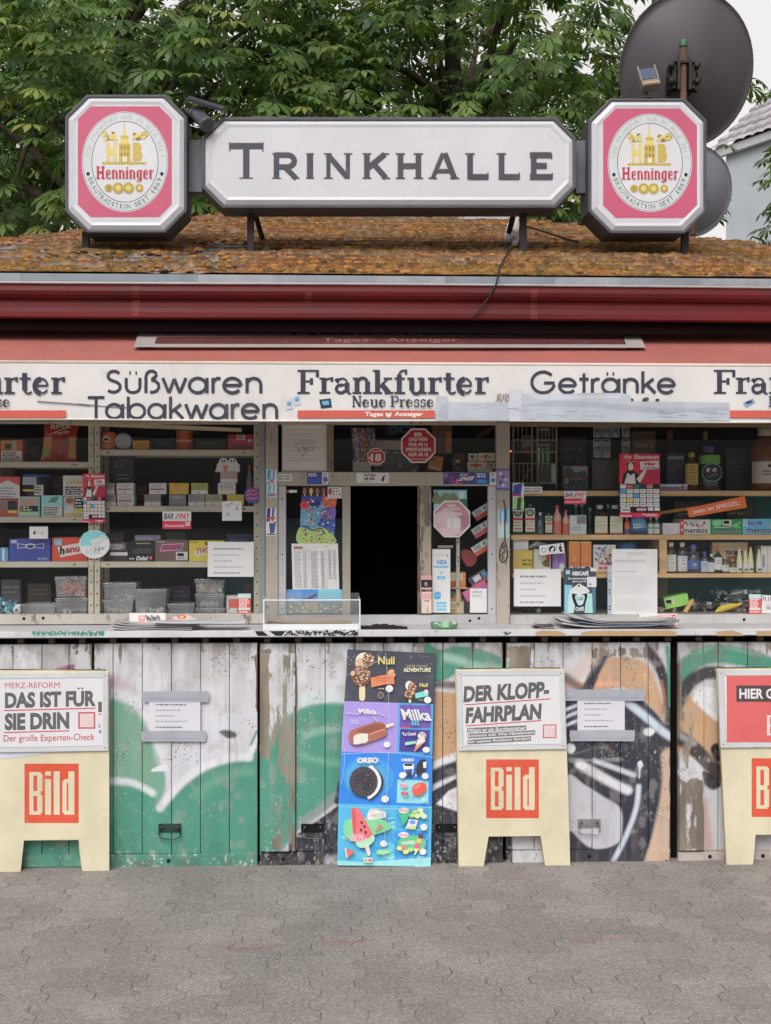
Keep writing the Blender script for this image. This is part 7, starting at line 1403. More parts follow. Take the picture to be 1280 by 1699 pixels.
def hours(rect, label): sheet('hours_notice', label, 'paper notice', rect, .3075, C(216, 214, 224), [W_(.13, .18, .80, .05, C(120, 120, 132), 1), W_(.13, .36, .72, .045, C(160, 160, 172), 1), W_(.13, .53, .56, .045, C(160, 160, 172), 1), W_(.13, .70, .82, .045, C(160, 160, 172), 1), W_(.13, .87, .74, .05, C(140, 140, 152), 1)])
hours((345, 899, 421.5, 957), 'white landscape opening hours notice in front of the yellow carton'); hours((853, 944, 931, 1006), 'white landscape opening hours notice below the yellow tin')
# ------------------------------------------------------------------ serving hatch: stickers, papers, goods
YS = .2695          # stickers lie on the posts (front .270) and beam (front .274)
m = Art(Pl(.2950)); m.slab(rq(468, 704.5, 543.5, 782.5), .004, C(198, 192, 184)); m.off = .0002; m.frame(468, 704.5, 543.5, 782.5, 2, C(176, 170, 160)); r = random.Random(2)
for y in (713, 720, 724, 730, 734, 738, 743, 748, 756, 760, 764): m.line([(472 + r.uniform(0, 4), y), (534 + r.uniform(-20, 5), y + r.uniform(-.6, .6))], r.uniform(.4, .9), C(158, 152, 150))
for i in range(70):
 an = r.uniform(0, 6.28); q = r.random() ** .7; x, y = 507 + 17 * q * math.cos(an), 742 + 14 * q * math.sin(an); m.line([(x, y), (x + r.uniform(-4, 4), y + r.uniform(-3, 3))], r.uniform(.4, 1.2), C(*r.choice([(140, 128, 116), (120, 106, 92), (160, 150, 140)])))
tag(m.build('writing_board', 'paper'), 'stained white lined board filling the upper left pane of the hatch front', 'board')
def st(label, rect, col, dr, Y=YS, name='sticker', cat='sticker', group=None, mt='print'): return sheet(name, label, cat, rect, Y, col, dr, mt=mt, group=group)
canst = lambda c, d: [('p', [(.12, .05), (.80, .0), (.74, .95), (.06, 1)], c), ('p', [(.45, .02), (.62, .02), (.56, .97), (.38, .98)], C(200, 214, 224)), R_(.05, .72, .95, .84, d), ('e', .5, .78, .16, .1, C(206, 60, 60))]
EG = 'energy drink can stickers on the posts'
st('light blue can sticker at the top of the left post', (442, 779, 460, 802.5), C(196, 206, 214), canst(C(60, 150, 200), C(190, 196, 206)), group=EG); st('light blue can sticker second from the top of the left post', (443, 803, 460, 826), C(206, 212, 216), canst(C(110, 170, 206), C(60, 140, 200)), group=EG)
st('dark blue can sticker on the left post above the white one', (441.5, 842, 459, 865), C(206, 208, 214), canst(C(52, 62, 130), C(180, 70, 80)), group=EG); st('white and dark blue can sticker lowest on the left post', (441.5, 866, 459, 889), C(214, 216, 222), [('p', [(.3, .1), (.95, .0), (.8, .8), (.4, .85)], C(60, 76, 140)), R_(.1, .86, .95, .94, C(40, 44, 70)), ('e', .6, .02, .18, .1, C(206, 170, 120))], group=EG)
st('blue and red can sticker at the left edge of the right window', (851, 801, 869.5, 848), C(206, 210, 216), [('p', [(.1, .08), (.9, .0), (.7, .46), (.0, .48)], C(56, 66, 150)), R_(.0, .42, .8, .48, C(206, 60, 80)), ('p', [(.1, .55), (.95, .5), (.9, .92), (.1, .95)], C(120, 200, 90)), ('p', [(.45, .52), (.8, .5), (.7, .94), (.35, .94)], C(50, 70, 60)), R_(.05, .93, .9, .97, C(40, 46, 70))], Y=.3078, group=EG)
st('light blue can sticker on the right post beside the wire loop', (827, 845, 845, 892), C(176, 204, 220), [('p', [(.1, .02), (.9, .0), (.9, .45), (.1, .45)], C(70, 160, 200)), R_(.1, .46, .9, .5, C(206, 90, 90)), ('p', [(.1, .52), (.95, .52), (.9, .98), (.05, .98)], C(150, 206, 230)), R_(.3, .05, .5, .95, C(206, 226, 234))], group=EG)
st('purple picture sticker where the beam meets the right post', (824.5, 777, 846, 813.5), C(132, 120, 160), [('e', .3 + .2 * (i % 3), .25 + .13 * i, .12, .07, C(*c)) for i, c in enumerate(((200, 190, 206), (90, 70, 130), (206, 170, 180), (60, 50, 90), (190, 180, 200)))] + [R_(0, .0, 1, .1, C(96, 90, 140)), R_(0, .9, 1, 1, C(70, 80, 150))])
YBM = .2735
st('tiny white sticker with two dark lines at the left end of the beam', (460.5, 787, 485, 798), C(206, 204, 202), [T('MAN GOLDEN', .1, .18, .85, .42, BK, .04), T('MAN CLASSICS', .1, .56, .9, .80, BK, .04)], Y=YBM)
st('small dark blue sticker left of the white stamp sticker on the beam', (510, 783.5, 534.5, 803.5), C(46, 66, 140), [W_(.08, .08, .7, .12, C(206, 210, 226), 2, .17), R_(.1, .5, .9, .95, C(56, 80, 160))], Y=YBM); st('narrow white sticker with blue square on the beam beside the dark blue one', (535, 783.5, 545.5, 803.5), C(206, 210, 216), [R_(.15, .4, .85, .78, C(50, 100, 170)), W_(.15, .08, .85, .1, C(120, 124, 130), 2, .15), ('e', .35, .9, .15, .07, BK)], Y=YBM)
st('white sticker with hand written capitals above the hatch', (592, 784.5, 646, 801.5), C(212, 210, 210), [T('NUTZEN', .22, .1, .58, .36, BK, .04, -.03), T('UM DER', .22, .44, .56, .70, BK, .04, -.03), W_(.2, .82, .58, .08, C(110, 108, 110), 1), ('p', [(.76, .7), (.80, .4), (.90, .12), (.86, .38), (.84, .78), (.80, .9)], BK)], Y=YBM)
p = Pl(.2738)(649.5, 791); m = MB(); m.lathe([(0, -.0035), (.004, -.003), (.005, 0)], tuple(p), C(190, 170, 130), 10, axis='Y'); tag(m.build('doorbell', 'plastic'), 'tiny brass coloured bell button on the beam right of the white sticker', 'button')
st('violet sticker strip with white script on the beam', (736, 784, 789.5, 803.5), C(62, 54, 110), [T('FIFTY', .04, .1, .16, .5, C(206, 110, 170), .02), R_(.2, .3, .32, .9, C(120, 60, 130)), T('Sugar', .5, .06, .78, .4, C(190, 190, 220), .02, .1, -.06), T('LENGER', .50, .36, .95, .72, C(226, 226, 234), .04, .1, -.06), ('e', .42, .72, .05, .16, C(220, 90, 110)), R_(.3, .86, .6, .96, C(170, 60, 150))], Y=YBM)
st('blue sticker on the beam right of the violet strip', (790, 784, 812.5, 803.5), C(46, 66, 140), [W_(.08, .1, .8, .12, C(206, 210, 226), 2, .2), R_(.1, .6, .8, .9, C(60, 130, 200))], Y=YBM); st('narrow white sticker at the right end of the beam', (813.5, 783, 823.5, 804.5), C(210, 212, 216), [R_(.2, .5, .8, .8, C(50, 110, 170)), W_(.15, .1, .85, .1, C(120, 124, 130), 2, .16)], Y=YBM)
# wire loop on the right post
m = MB(); q = [(836, 829), (838, 838), (839, 850), (838, 870), (838, 896), (841, 910), (842.5, 922), (839, 931), (834, 933), (829.5, 927), (829, 917), (833, 905), (836, 898)]
m.tube([Pl(.266)(x, y) for x, y in q], .0028, C(30, 30, 32), 6); m.tube([Pl(.2655)(x, y) for x, y in ((834, 918), (838, 914), (836, 908), (839, 904))], .002, C(40, 40, 42), 6); tag(m.build('wire_loop', 'rubber'), 'black wire loop hanging on the right post', 'wire')
p = Pl(.312)(847.6, 748.6); m = MB(); m.lathe([(0, -.004), (.004, -.003), (.0055, 0)], tuple(p), C(255, 90, 40), 10, axis='Y');
em = bpy.data.materials.new('lamp_red'); em.use_nodes = True; b = em.node_tree.nodes['Principled BSDF']; b.inputs['Base Color'].default_value = (.9, .15, .05, 1); b.inputs['Emission Color'].default_value = (1, .18, .05, 1); b.inputs['Emission Strength'].default_value = 1.6; M['lamp_red'] = em
tag(m.build('indicator_lamp', 'lamp_red'), 'tiny glowing red lamp at the upper left of the right window', 'lamp')
# upper transom window
KB = 1.15
def octsign(cx, cy, rr, label, lines, col=C(186, 40, 46), Y=.2995, edge=C(222, 216, 216), extra=()):
 a = Art(Pl(Y)); oc = lambda k: [(cx + rr * k * math.cos(math.radians(22.5 + 45 * i)), cy + rr * k * math.sin(math.radians(22.5 + 45 * i))) for i in range(8)]
 a.slab(oc(1), .0006, edge); a.poly(oc(.91), col)
 for t, y0, y1, w, c in lines: a.text(t, cx - rr * w, cy + rr * y0, cx + rr * w, cy + rr * y1, c, .035)
 drawin(a, rq(cx - rr, cy - rr, cx + rr, cy + rr), extra); return tag(a.build('age_sticker', 'print'), label, 'sticker', 'octagonal age limit stickers')
LC = C(232, 222, 220)
octsign(694.5, 739.5, 31, 'large red octagonal age sticker in the window above the hatch', [('BIER', -.70, -.50, .22, LC), ('UND WEIN', -.44, -.24, .50, LC), ('NUR AB 16', -.17, .03, .52, LC), ('SPIRITUOSEN', .10, .30, .68, LC), ('NUR AB 18', .37, .57, .52, LC), ('—', .70, .73, .48, LC)])
octsign(624.5, 758, 15.5, 'small red octagonal sticker with number 18 left of the large octagon', [('18', -.35, .48, .55, C(236, 230, 226)), ('ABGABE AB', -.66, -.52, .5, LC), ('—', .66, .72, .5, LC)], Y=.2990, extra=[T('ab', .10, .44, .30, .62, LC, .04)])
def mags(x0, y0, x1, y1, lean, label, Y=.40, seed=1, n=9):
 r = random.Random(seed); m = Art(Pl(Y)); w = (x1 - x0) / n
 for i in range(n):
  a_, b_ = x0 + i * w, x0 + (i + 1) * w - .2; m.off = 0; c = C(*r.choice([(190, 110, 60), (60, 80, 130), (120, 80, 130), (200, 200, 206), (60, 130, 150), (206, 150, 70), (140, 60, 70), (80, 60, 90)]))
  m.slab([(a_, y0 + r.uniform(0, 2)), (b_, y0 + r.uniform(0, 2)), (b_ + lean, y1), (a_ + lean, y1)], .05, c)
  for j in range(16): m.off = .0003; yy = y0 + 3 + (y1 - y0 - 6) * j / 16; xx = a_ + lean * (yy - y0) / (y1 - y0); m.rect(xx + .6, yy, xx + w * .75, yy + r.uniform(1, 3.2), C(*r.choice([(206, 160, 90), (90, 90, 140), (206, 200, 200), (150, 70, 60), (70, 140, 150), (60, 50, 60)])))
 return tag(m.build('magazine_row', 'print'), label, 'magazines')
mags(583, 709, 622, 766, 5, 'row of colourful comic booklets in the upper window left of the age stickers')
m = Art(Pl(.41)); m.slab(rq(586, 762, 616, 782), .06, C(206, 198, 188)); tag(m.build('cream_box', 'card'), 'cream box below the comic booklets in the upper window', 'box')
m = Art(Pl(.45)); m.slab(rq(620, 731, 668, 746), .1, C(190, 180, 160)); m.slab(rq(622, 746, 690, 770), .12, C(90, 110, 96)); m.off = .001
r = random.Random(12)
for i in range(40): x, y = r.uniform(624, 686), r.uniform(748, 781); m.rect(x, y, x + r.uniform(2, 8), y + r.uniform(1, 3), C(*r.choice([(150, 70, 60), (60, 90, 80), (206, 196, 190), (40, 50, 60), (120, 130, 110)])))
m.slab(rq(622, 770, 695, 782), .1, C(70, 80, 80)); tag(m.build('magazine_pile', 'card'), 'pile of magazines and packets behind the octagonal stickers', 'magazines')
carton('orange_box', 'orange box right of the large octagonal sticker', 'box', 712, 757, 735, 780, None, C(220, 136, 52), [('p', [(0, .8), (.9, 1), (.9, .9), (0, .7)], C(226, 206, 180)), R_(.1, .1, .5, .4, C(190, 110, 50))], Y=.42, rot=8)
carton('brown_box', 'tall brown and orange carton behind the large octagon', 'carton', 718, 700, 750, 752, None, C(130, 86, 50), [R_(.68, .3, .98, .98, C(206, 120, 40)), R_(.3, .35, .6, .5, C(90, 100, 130)), R_(.05, .6, .4, .8, C(70, 80, 110))], Y=.50, dep=.2)
a = Art(Pl(.60)); a.slab(rq(640, 700, 690, 722), .01, C(34, 36, 46)); a.text('OCB', 645, 706, 690, 719, C(40, 120, 200), .03); tag(a.build('display_header', 'card'), 'dark display header with blue letters OCB behind the large octagon', 'display')
cg = lambda c1: [R_(.12, .35, .7, .62, c1), ('e', .42, .34, .08, .16, C(196, 60, 50)), ('e', .4, .75, .07, .14, C(190, 70, 60))]
CW = C(214, 206, 182)
carton('cigarette_box', 'cream cigarette box with gold mark, top right of the stack by the right post', 'cigarette box', 793.5, 751.5, 825, 765, None, CW, cg(C(190, 150, 60)), Y=.36, dep=.05); carton('cigarette_box', 'small cream cigarette box with bar code, top left of the stack by the right post', 'cigarette box', 778, 752.5, 792, 764.5, None, CW, [W_(.2, .2, .8, .5, BK, 1), W_(.2, .72, .8, .12, BK, 1)], Y=.362, dep=.05)
carton('cigarette_box', 'cream cigarette box with red mark, below in the stack by the right post', 'cigarette box', 776.5, 766, 808, 778, None, CW, cg(C(176, 50, 44)), Y=.361, dep=.05); carton('cigarette_box', 'small cream cigarette box with framed label, lower right of the stack', 'cigarette box', 809, 767, 824, 778, None, CW, [('l', [(.1, .1), (.9, .1), (.9, .9), (.1, .9), (.1, .1)], .7, BK), W_(.25, .3, .8, .3, BK, 1)], Y=.36, dep=.05); carton('cigarette_box', 'cream cigarette box lying at the bottom of the stack by the right post', 'cigarette box', 777, 778.5, 817, 783, None, CW, [('e', .3, .5, .12, .4, C(176, 200, 170))], Y=.36, dep=.05)
carton('green_bottle', 'dim red and green packet behind the transom right of the orange box', 'packet', 752, 752, 772, 782, None, C(90, 40, 44), [('e', .4, .45, .16, .1, C(200, 196, 90)), ('e', .42, .85, .3, .1, C(40, 120, 70)), ('l', [(.0, .4), (.12, .3), (.12, .6), (.0, .7)], 1, C(206, 180, 170))], Y=.5)
m = Art(Pl(.9)); m.slab([(790, 724), (818, 706), (822, 711), (794, 730)], .02, C(130, 40, 46)); tag(m.build('red_tube', 'plastic'), 'dim red tube leaning deep in the upper right window', 'tube')
# left hatch pane
KB = 1.35
def lolly_menu():
 a = Art(Pl(.3015)); q = [(502, 807), (558, 807), (554, 903), (496, 903)]; a.slab(q, .0006, C(96, 156, 190)); r = random.Random(14)
 a.poly([(502, 807), (558, 807), (557, 823), (501, 823)], C(50, 40, 36)); a.poly([(501, 823), (557, 823), (556, 833), (500.5, 833)], C(58, 70, 150)); a.poly([(536, 825), (557, 824), (556, 842), (538, 840)], C(206, 96, 60), 4); a.poly([(536, 844), (556, 842), (555, 862), (538, 864), (532, 854)], C(120, 96, 170), 5); a.poly([(532, 862), (555, 862), (554, 884), (540, 890), (530, 876)], C(56, 96, 170), 5)
 a.ell(506, 838, 8, 7, C(206, 60, 64), 16); a.ell(523, 835, 10, 6, C(40, 50, 130), 16); a.poly([(497, 876), (515, 880), (532, 874), (553, 888), (554, 902), (496, 902)], C(160, 190, 110), 4)
 for i in range(150):
  x, y = r.uniform(500, 553), r.uniform(826, 900); w, h = r.uniform(1, 4), r.uniform(.8, 2.6)
  a.poly([(x, y), (x + w, y + r.uniform(-1, 1)), (x + w, y + h), (x, y + h)], C(*r.choice([(226, 220, 220), (226, 220, 220), (206, 110, 70), (200, 70, 70), (120, 80, 60), (240, 200, 110), (40, 50, 90), (230, 150, 160), (60, 70, 110)])))
 for i in range(5): a.ell(506 + i * 10.5, 815 + r.uniform(-1, 1), 3, 5.5, C(*r.choice([(206, 170, 100), (150, 100, 70), (222, 190, 130), (160, 80, 60)])), 10); a.rect(505 + i * 10.5, 820, 507 + i * 10.5, 823, C(206, 190, 160))
 a.line([(498, 872), (508, 874), (520, 880), (532, 876), (540, 886)], 1.4, C(50, 60, 110), 4)
 tag(a.build('ice_lolly_menu', 'print'), 'narrow colourful ice lolly menu behind the left hatch pane', 'poster')
lolly_menu()
st('small white sheet with two rows of dots in the corner of the left hatch pane', (544, 807.5, 568, 827), C(216, 214, 216), [('e', .2 + .21 * i, .42 + .24 * j, .06, .06, BK if (i + j) % 3 else C(190, 150, 190)) for i in range(4) for j in range(2)] + [W_(.2, .14, .8, .08, C(120, 118, 120), 1), W_(.12, .88, .85, .06, C(150, 148, 150), 1)], Y=.3008, name='note', cat='note', mt='paper')
st('tiny red and white strip in the top left corner of the left hatch pane', (475, 813, 493, 817.5), C(214, 206, 204), [R_(0, 0, .3, 1, C(196, 80, 76))], Y=.3008)
sheet('price_list', 'white printed price list behind the left hatch pane', 'price list', [(484, 902), (561, 901.5), (563.5, 982), (486, 980)], .3009, C(214, 213, 222), [R_(.05, .06, .24, .11, C(170, 96, 90)), ('l', [(.37, .13), (.38, .98)], .5, C(110, 108, 116)), ('l', [(.74, .13), (.75, .98)], .5, C(110, 108, 116)), ('l', [(.04, .13), (.37, .13)], .5, C(110, 108, 116)), W_(.06, .16, .22, .014, C(150, 150, 160), 28, .028), W_(.24, .16, .34, .014, C(150, 150, 160), 28, .028), W_(.41, .16, .58, .014, C(160, 150, 160), 28, .028), W_(.62, .16, .72, .014, C(150, 150, 160), 28, .028), W_(.78, .13, .86, .014, C(150, 150, 160), 22, .028), W_(.88, .13, .96, .014, C(150, 150, 160), 22, .028), ('e', .75, .05, .05, .015, C(206, 206, 150))])
def postcards():
 a = Art(Pl(.3004)); a.slab(rq(475.5, 978, 568, 1017), .0006, C(120, 180, 220)); r = random.Random(3)
 for x0, x1, sky_, lo in ((476, 501, (96, 150, 214), (120, 130, 90)), (501, 528, (70, 140, 210), (150, 140, 110)), (528, 568, (120, 190, 222), (90, 120, 110))):
  a.rect(x0, 978, x1, 999, C(*sky_)); a.rect(x0, 999, x1, 1017, C(*lo))
  for i in range(30): x, y = r.uniform(x0, x1 - 4), r.uniform(990, 1014) if x0 < 520 else r.uniform(1001, 1014); a.rect(x, y, min(x + r.uniform(1, 5), x1), y + r.uniform(1, 3), C(*r.choice([(206, 190, 160), (170, 110, 90), (80, 100, 80), (206, 210, 216), (90, 110, 140), (200, 170, 70)])))
 a.poly([(510, 992), (526, 984), (527, 988), (513, 995)], C(40, 44, 60)); a.rect(528, 997, 568, 999, C(90, 140, 190))
 tag(a.build('postcards', 'print'), 'row of blue sky picture postcards at the bottom of the left hatch pane', 'postcards')
postcards()
a = Art(Pl(.2998)); p = [(559.5 + 9.5 * math.cos(i * PI / 12), 1009 + 9 * math.sin(i * PI / 12)) for i in range(24)]; a.slab(p, .0005, C(226, 220, 222)); a.ell(559.5, 1009, 8.6, 8.1, C(200, 44, 50), 24); a.text('16 18', 553, 1005, 566, 1012, C(236, 226, 224), .05); tag(a.build('age_sticker', 'print'), 'round red age sticker at the bottom corner of the left hatch pane', 'sticker')
# right hatch pane
sheet('flyer', 'flyer with trees and sky half hidden by the faded octagon', 'flyer', (720, 813, 775, 851), .3022, C(120, 176, 190), [('p', [(0, .2), (.1, .05), (.2, .3), (.35, .12), (.5, .2), (.6, .1), (.7, .25), (.7, .6), (0, .6)], C(110, 120, 84), 3), R_(.74, .05, .98, .4, C(130, 190, 214)), R_(.78, .1, .9, .35, C(200, 204, 210)), R_(.0, .6, .5, .9, C(150, 190, 206)), ('p', [(.7, .5), (.98, .4), (.98, .95), (.7, .9)], C(70, 110, 80), 3)], mt='print')
octsign(750, 861, 33, 'faded pink octagonal age sticker behind the right hatch pane', [('TABAK-', -.74, -.60, .26, C(222, 208, 212)), ('PRODUKTE', -.56, -.42, .42, C(222, 208, 212)), ('ABGABE AB', -.34, -.22, .5, C(222, 208, 212))], col=C(190, 130, 142), edge=C(222, 216, 206), Y=.3012, extra=[('p', [(.06, .42), (.3, .28), (.68, .36), (.8, .5), (.78, .76), (.6, .9), (.3, .9), (.08, .7)], C(214, 184, 190), 4), T('18', .38, .46, .76, .74, C(230, 220, 218), .08), ('p', [(.62, .42), (.94, .42), (.94, .64), (.72, .8), (.72, .5)], C(170, 120, 140)), T('ab', .12, .54, .32, .74, C(206, 170, 180), .06)])
YR = .3010
sheet('card_sign', 'tall white strip with blue payment logos VISA on the right hatch pane', 'sign', (717.5, 911, 747.5, 1016.5), YR - .001, C(210, 212, 220), [W_(.1, .07, .7, .012, C(150, 180, 210), 2, .025), ('e', .84, .10, .05, .014, C(70, 110, 170)), T('VISA', .2, .17, .84, .245, C(80, 150, 200), .05, .05), R_(.08, .265, .92, .295, C(110, 170, 214)), ('l', [(.42, .35), (.5, .40), (.58, .34)], 1.6, C(90, 150, 200)), R_(.26, .425, .72, .475, C(96, 170, 220)), T('V PAY', .34, .435, .64, .465, C(200, 220, 236), .02), ('e', .30, .73, .22, .065, C(80, 160, 216)), ('p', [(.48, .70), (.6, .70), (.6, .76), (.48, .76)], C(210, 212, 220)), T('girocard', .14, .718, .44, .742, C(206, 222, 236), .02), R_(.26, .83, .78, .97, C(100, 180, 226)), T('AMERICAN', .3, .86, .74, .89, C(206, 226, 240), .03), T('EXPRESS', .3, .91, .74, .94, C(206, 226, 240), .03)])
sheet('leaflet', 'small white sheet with a printed heading at the bottom right of the hatch pane', 'leaflet', (780, 976.5, 808, 1016.5), YR - .001, C(220, 219, 222), [W_(.12, .12, .9, .05, C(130, 128, 132), 1), W_(.12, .25, .88, .04, C(160, 158, 160), 2, .07)])
carton('pink_pack', 'small pink and black packet beside the right jamb of the hatch, upper one', 'packet', 699, 955, 716.5, 978, None, C(206, 150, 156), [R_(0, .30, 1, .86, C(44, 40, 46)), W_(.35, .5, .65, .1, C(190, 180, 186), 2, .14)], Y=.262, dep=.012); carton('pink_pack', 'small pink and cream packet beside the right jamb of the hatch, lower one', 'packet', 700, 982, 716.5, 1017, None, C(206, 190, 180), [R_(.05, .08, .95, .35, C(220, 150, 160)), W_(.25, .4, .95, .06, C(150, 60, 60), 1), ('p', [(.4, .95), (.6, .6), (.8, .95)], C(190, 160, 120))], Y=.262, dep=.012)
m = MB(); pbox(m, 757.5, 893, 763, 1000, .345, .02, C(176, 172, 162)); pbox(m, 727, 905, 752, 909, .35, .02, C(160, 156, 146)); pbox(m, 750, 975.5, 778, 977, .345, .15, C(196, 180, 150)); m_ = m.build('small_rack', 'enamel'); tag(m_, 'small perforated metal rack upright behind the VISA strip', 'rack')
a = Art(Pl(.3449));
for y in (900, 925, 931, 939): a.ell(760.2, y, 1.3, 1.3, BK, 8)
a.build('rack_hole', 'enamel', m_)
carton('snack_box', 'orange and white snack box on the little rack right of the VISA strip', 'snack box', 745, 949.5, 773, 975, PZ(975.3, .37, 760), C(222, 130, 60), [R_(.04, .04, .82, .55, C(226, 206, 170)), ('p', [(.45, .5), (.55, .3), (.68, .45), (.66, .65), (.5, .7)], C(190, 120, 70)), R_(.04, .58, .5, .95, C(176, 100, 56))], Y=.37, dep=.08)
carton('snack_box', 'brown and orange snack box under the little rack shelf', 'snack box', 746, 980, 766, 998, None, C(206, 130, 60), [('p', [(0, 0), (.6, 0), (.3, .7), (0, .5)], C(96, 100, 90)), ('p', [(.1, .9), (.6, .4), (1, .3), (1, 1), (.1, 1)], C(226, 150, 70))], Y=.37, dep=.08, rot=-6); carton('snack_box', 'pale tan snack box at the bottom right of the VISA strip', 'snack box', 745, 998, 771, 1016.5, ZD, C(206, 190, 162), [R_(.08, .65, .5, .95, C(190, 160, 60)), W_(.1, .2, .8, .1, C(150, 130, 110), 2, .18)], Y=.36, dep=.07)
ctil = lambda c: [R_(0, .0, 1, .55, C(214, 212, 212)), R_(0, .56, 1, 1, c), R_(.1, .08, .5, .48, C(150, 160, 160)), ('e', .7, .28, .08, .2, C(70, 150, 160))]
for cx, cy, c, lab in ((801, 849, C(190, 70, 56), 'tilted white and red cigarette packet, topmost on the right of the hatch pane'), (800, 878, C(190, 90, 80), 'tilted white and red cigarette packet with teal picture, second from the top'), (800, 908, C(206, 96, 56), 'tilted white and orange cigarette packet, third from the top'), (796, 960, C(196, 70, 60), 'tilted dark blue and white cigarette packet, above the pink box')): carton('cigarette_packet', lab, 'cigarette packet', cx - 16, cy - 8.5, cx + 16, cy + 8.5, None, C(196, 196, 200), ctil(c) if cy != 960 else [R_(0, 0, 1, .7, C(60, 66, 110)), R_(.2, .08, .6, .6, C(206, 206, 214)), R_(.7, .1, .95, .6, C(80, 150, 190)), R_(0, .72, 1, 1, c)], Y=.36, dep=.03, rot=-32, group='tilted cigarette packets')
m = Art(Pl(.40)); m.poly([(764, 918), (772, 912), (786, 915), (792, 926), (786, 938), (774, 938)], C(150, 60, 64), 4); m.prism([m.pl(x, y) for x, y in catmull([(764, 918), (772, 912), (786, 915), (792, 926), (786, 938), (774, 938)], 4, True)][::-1], (0, .05, 0), C(150, 60, 64)); tag(m.build('red_pouch', 'plastic'), 'dull red tobacco pouch behind the tilted packets', 'pouch')
carton('pink_box', 'bright pink box tilted behind the white leaflet', 'box', 769, 972, 812, 990, None, C(222, 110, 160), [('e', .5, .45, .12, .25, C(60, 40, 56)), ('e', .5, .4, .16, .12, C(226, 210, 220)), R_(0, .9, 1, 1, C(180, 60, 110))], Y=.345, dep=.05, rot=-30); carton('black_box', 'dark box with a pale edge left of the white leaflet', 'box', 770, 988, 783, 1017, ZD, C(54, 52, 58), [('l', [(.1, .05), (.7, .4)], 1, C(150, 148, 152))], Y=.35)
# ------------------------------------------------------------------ on the counter
KB = 1.0
ZC = 1.0672
def rack_acrylic():
 root = thing('newspaper_tray', (PX(517, .05), .05, ZC), 'clear acrylic newspaper tray with bright edges in front of the left hatch pane', 'newspaper tray'); x0, x1 = PX(437.5, .0), PX(598, .0); yf, yb = -.02, .20; zb, zt = ZC + .0008, PZ(996, -.02, 517)
 A_ = C(220, 224, 228); t = .003
 m = MB(); m.box(x0, x1, yf, yf + t, zb + .018, zt, A_); m.box(x0, x1, yb, yb + t, zb + .018, zt + .02, A_); m.box(x0, x0 + t, yf + t, yb, zb + .018, zt, A_); m.box(x1 - t, x1, yf + t, yb, zb + .018, zt, A_); m.build('wall', 'acrylic', root)
 m = MB(); E = C(232, 234, 238); g = .0045
 m.box(x0 - .001, x1 + .001, yf - .001, yf + .004, zt - .001, zt + .004, E)
 for xx in (x0, x1 - g): m.box(xx - .0005, xx + g + .0005, yf - .0005, yf + .0035, zb, zt - .0015, E); m.box(xx, xx + .004, yf + .0045, yb, zt - .001, zt + .003, E)
 m.build('polished_edge', 'plastic', root)
 m = MB(); m.box(x0 + .004, x1 - .008, yf + .0042, yb - .002, zb, zb + .004, C(220, 222, 230)); m.box(x0 + .005, x1 - .008, yf - .004, yf - .0012, zb, zb + .026, C(224, 226, 232)); m.build('base', 'plastic', root)
rack_acrylic()
def paper_stack(name, label, cat, x0, x1, y0, y1, n, th, z, seed, cols, fan=.02, curl=.0, group=None, dr=None):
 r = random.Random(seed); m = MB()
 for i in range(n):
  dx = r.uniform(-fan, fan) + fan * .6 * (i - n / 2) / max(n, 1); dy = r.uniform(-fan, fan) * .5; zz = z + i * th; c = C(*r.choice(cols)); K = 8; a0, a1 = x0 + dx, x1 + dx; b0, b1 = y0 + dy, y1 + dy; sl = r.uniform(-.03, .03)
  vs = []
  for k in range(K + 1):
   u = k / K; lift = curl * (max(0, .35 - u) / .35) ** 2 * (1 + .3 * i / n) + curl * .5 * (max(0, u - .7) / .3) ** 2
   for yy in (b0, b1):
    for dz in (0, th * .8): vs.append((a0 + (a1 - a0) * u, yy + sl * u, zz + lift + dz))
  f = []
  for k in range(K):
   o = k * 4; q = o + 4; f += [(o, q, q + 1, o + 1), (o + 1, q + 1, q + 3, o + 3), (o + 3, q + 3, q + 2, o + 2), (o + 2, q + 2, q, o)]
  f += [(0, 1, 3, 2), (K * 4, K * 4 + 2, K * 4 + 3, K * 4 + 1)]; m.add(vs, f, c)
 return tag(m.build(name, 'paper'), label, cat, group)
NP = [(206, 202, 200), (190, 186, 184), (176, 172, 170), (214, 212, 212), (206, 170, 160), (90, 88, 92), (150, 150, 156)]
paper_stack('magazine_stack', 'magazines lying inside the clear tray on the counter', 'magazines', PX(446, .06), PX(580, .06), .03, .16, 9, .0035, ZC + .006, 4, NP + [(206, 140, 130), (200, 190, 120), (190, 176, 100)], .015, .004)
paper_stack('newspaper_stack', 'fanned pile of newspapers in front of the right window', 'newspapers', PX(945, .05), PX(1100, .05), -.03, .22, 12, .0034, ZC + .001, 5, NP + [(120, 150, 180), (196, 120, 110)], .05, .014)
paper_stack('leaflet_pile', 'small fanned pile of leaflets at the left of the right window counter', 'leaflets', PX(888, .05), PX(916, .05), .0, .12, 5, .002, ZC + .001, 6, [(206, 190, 184), (90, 60, 56), (214, 200, 190), (196, 150, 130), (60, 50, 50)], .012, .008)
paper_stack('newspaper_stack', 'flat pile of newspapers on the counter below the clear tubs', 'newspapers', PX(198, .05), PX(330, .05), -.02, .18, 8, .0036, ZC + .001, 7, NP + [(206, 120, 100)], .03, .010)
paper_stack('newspaper_stack', 'single white newspaper with black lettering lying at the counter edge', 'newspapers', PX(262, .0), PX(412, .0), -.045, .10, 3, .0025, ZC + .031, 8, [(222, 221, 224), (206, 205, 210)], .012, .003)
